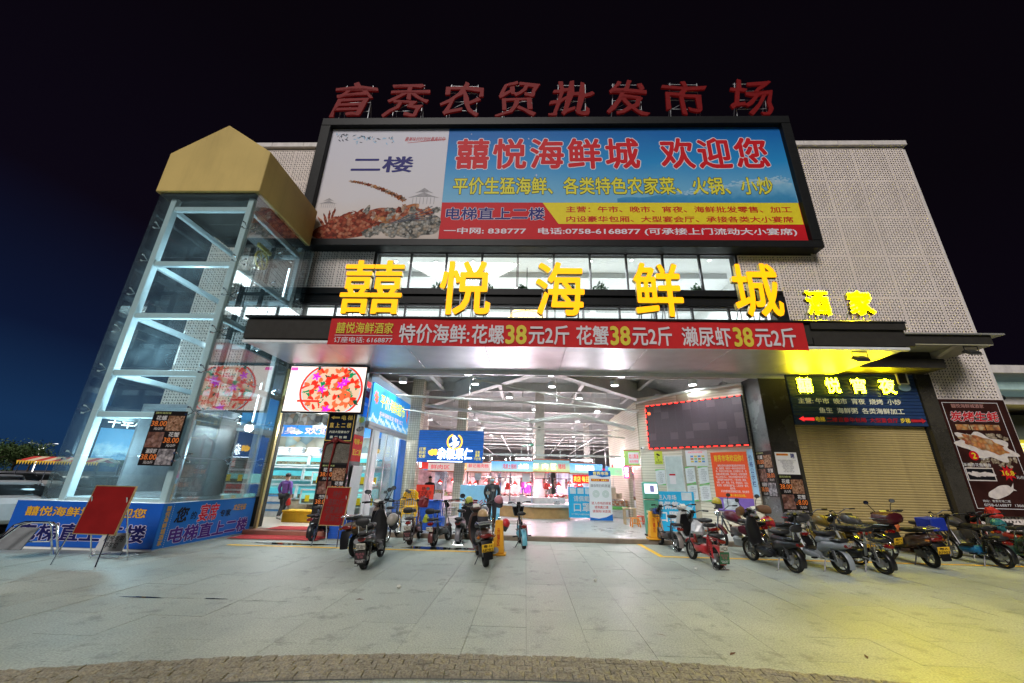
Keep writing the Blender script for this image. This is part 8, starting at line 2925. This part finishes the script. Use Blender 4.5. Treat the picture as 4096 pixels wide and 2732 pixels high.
# twin-arm street lamps
def street_lamp(label, loc, H, rz):
    t = thing('street_lamp', label, 'street lamp', loc, rz)
    ms = mat('lamp_post_white', (.6, .62, .64), .4)
    MB().tube([(0, 0, 0), (0, 0, H*.55), (0, 0, H*.9)], [.12, .09, .07], 8).build('post', ms, t)
    for s_ in (-1, 1):
        MB().tube([(0, 0, H*.62), (s_*.35, 0, H*.85), (s_*.8, 0, H*.97), (s_*2.0, 0, H)], .05, 7).build('arm', ms, t)
        MB().obox((s_*2.25, 0, H+.01), (.7, .22, .08)).build('lamp_head', ms, t, bevel=.02)
        lamp('street_light', 'SPOT', (s_*2.25, 0, H-.1), 9000, (1, .95, .85), .2, t, spot=R(150))
        MB().box(s_*2.25-.28, s_*2.25+.28, -.09, .09, H-.045, H-.032).build('lens', glow('street_lamp_lens', (.95, .95, 1), 5), t)
street_lamp('white twin armed street lamp above the bushes beside the tower', (-102, 80, 0), 6.6, R(15))
street_lamp('twin armed street lamp partly behind the lift tower glass', (-92, 88, 0), 7.0, R(20))
street_lamp('distant twin armed street lamp at the edge of the trees', (-140, 96, 0), 9.5, R(15))
# trees along the street, trunk, limbs and leaf clumps
M_bark = mat('bark', (.10, .07, .05), .85, var=.25, vs=8, bump=.5, bs=30)
M_lf = [mat('leaf_dark', (.05, .10, .03), .6, var=.3), mat('leaf_mid', (.09, .16, .045), .6, var=.3), mat('leaf_light', (.13, .20, .06), .6, var=.3)]
def tree(label, loc, h, cr, seed):
    r_ = random.Random(seed)
    t = thing('street_tree', label, 'tree', loc, 0, 'trees along the side street')
    b_ = MB()
    b_.tube([(0, 0, 0), (.05, .03, h*.3), (.0, .08, h*.6)], [.16, .12, .08], 8)
    tips = []
    for i in range(7):
        a = i*.9+r_.uniform(-.3, .3)
        q_ = Vector((math.cos(a)*cr*.55, math.sin(a)*cr*.55, h*r_.uniform(.62, .9)))
        b_.tube([(0, .03, h*(.35+.03*i)), tuple(q_*.55+Vector((0, 0, h*.22))), tuple(q_)], [.06, .04, .02], 6)
        tips.append(q_)
    b_.build('trunk', M_bark, t)
    cl = MB()
    for i in range(46):
        c0 = r_.choice(tips)+Vector((r_.gauss(0, cr*.26), r_.gauss(0, cr*.26), r_.gauss(0, h*.10)))
        mi = r_.choice((0, 0, 1, 1, 2))
        for j in range(46):
            d = Vector((r_.gauss(0, 1), r_.gauss(0, 1), r_.gauss(0, .8)))*cr*.14
            p = c0+d
            a = Vector((r_.gauss(0, 1), r_.gauss(0, 1), r_.gauss(0, 1))).normalized()*.13
            e_ = a.cross(Vector((r_.gauss(0, 1), r_.gauss(0, 1), r_.gauss(0, 1)))).normalized()*.06
            cl.add([p-a, p+e_, p+a, p-e_], [(0, 1, 2, 3)], mi)
    cl.build('crown', M_lf, t, fixn=False)
for i, (x, y, h, cr_, lab) in enumerate(((-31, 22, 4.2, 2.3, 'low bushy street tree right behind the awning cart'), (-36, 27, 4.6, 2.6, 'bushy street tree between cart and lamp post'), (-40, 30, 4.4, 2.6, 'bushy pale green tree under the twin armed lamp'), (-34, 33, 4.9, 2.8, 'street tree seen past the lift tower edge'), (-49, 38, 5.4, 3.0, 'wide street tree left of the lamp post'), (-44, 42, 5.2, 3.0, 'far street tree behind the lamp post'), (-58, 42, 5.6, 3.2, 'dim street tree at the end of the row'), (-52, 50, 5.8, 3.2, 'dark street tree far behind the row'), (-38, 45, 5.5, 3.0, 'street tree seen through the lift tower glass'))):
    tree(lab, (x*1.75, y*1.75, 0), h, cr_, i)
# added lit panels, standing in for signs mirrored in the tower glass
t = thing('reflected_sign_panel', 'added pale blue lit panel imitating a sign reflected in the tower glass', 'sign', (-22.6, 22, 2.2), R(35))
MB().box(-1.6, 1.6, 0, .15, 0, 1.7).build('face', gradient('reflected_panel_blue', [(0, (.05, .2, .45)), (.35, (.3, .55, .7)), (.5, (.06, .22, .42)), (.7, (.35, .6, .75)), (1, (.1, .35, .65))], 2, 0, 1.7, .9, 2.2, emit=.8), t)
text(t, '千年桂花树', (-1.4, 1.75, 1.4, 2.3), -.02, M_gw, .015)
for s_ in (-1.2, 1.2):
    MB().tube([(s_, .1, -2.2), (s_, .1, 0)], .06, 8).build('post', M_chr, t)
t = thing('reflected_sign_panel', 'added yellow upright lit KTV sign imitating a reflection in the tower glass', 'sign', (-19.0, 21, 1.2), R(35))
MB().box(-.28, .28, 0, .12, 0, 2.3).build('case', mat('ktv_case', (.02, .02, .02), .5), t)
text(t, '量贩\nKTV\n公司', (-.22, .1, .22, 2.2), -.01, glow('ktv_yellow', (1, .75, .05), 2.5), .012)
MB().tube([(0, .06, -1.2), (0, .06, 0)], .05, 8).build('post', M_chr, t)

# ================================================================== neighbour on the right
nb = thing('side_pavilion', 'pale lit canopy of the neighbouring building beyond the food poster', 'building', (18.5, 15.5, 0))
NM = Matrix.Translation((-18.5, -15.5, 0))
for z, d, m_ in ((5.55, 0, M_cap), (5.05, .4, mat('pavilion_teal', (.35, .5, .48), .4, emit=.12)), (4.6, .8, M_cap)):
    MB(NM).box(15.9+d*.2, 24, 13.2+d, 20, z, z+.28).build('canopy_layer', m_, nb)
MB(NM).box(16.4, 24, 15.0, 20, 0, 4.4).build('wall', mat('pavilion_wall', (.10, .12, .10), .6), nb)
MB(NM).box(17.2, 22.5, 14.94, 14.99, .4, 2.4).build('shop_window', mat('pavilion_glass', (.1, .12, .1), .1, emit=.5, ecol=(.9, .8, .5)), nb)
t = thing('lit_sign', 'yellow glowing shop name panel beyond the food poster', 'sign', (17.0, 14.85, 2.5))
MB().box(0, 4, 0, .06, 0, .95).build('face', mat('yellow_panel', (.35, .3, .02), .5, emit=.5, ecol=(.55, .5, .02)), t)
text(t, '庄 园 酒 家', (.15, .25, 3.6, .85), -.02, glow('yellow_char', (1, .85, .15), 3), .02)
t = thing('lantern', 'round red paper lantern with yellow tassel beyond the food poster', 'lantern', (15.95, 13.6, 3.75))
MB().ell((0, 0, 0), (.32, .32, .27), 16, 10).build('body', mat('lantern_red', (.55, .12, .08), .5, emit=.5, ecol=(.9, .25, .12)), t, smooth=True)
MB().zloft([(-.34, 0, 0, .14, .14), (-.24, 0, 0, .16, .16)], 12, 2).zloft([(.24, 0, 0, .12, .12), (.30, 0, 0, .12, .12)], 12, 2).build('rim', mat('lantern_gold', (.7, .45, .05), .4, emit=.2), t)
MB().zloft([(-.72, 0, 0, .13, .13), (-.34, 0, 0, .05, .05)], 10, 2).build('tassel', mat('tassel_yellow', (.75, .55, .03), .6, emit=.3), t)
MB().tube([(0, 0, .3), (0, 0, 1.0)], .01, 5).build('cord', M_blk, t)
t = thing('security_camera', 'dark dome camera on the poster wall corner', 'camera', (15.35, 12.5, 4.55))
MB().ell((0, 0, -.05), (.08, .08, .09), 12, 8).build('dome', M_blk, t, smooth=True)
MB().tube([(-.2, 0, .02), (0, 0, .04)], .02, 6).build('bracket', M_wht, t)
struct(MB().box(15.35, 300, 2, 400, -.059, -.028).build('side_pavement', M_asph))
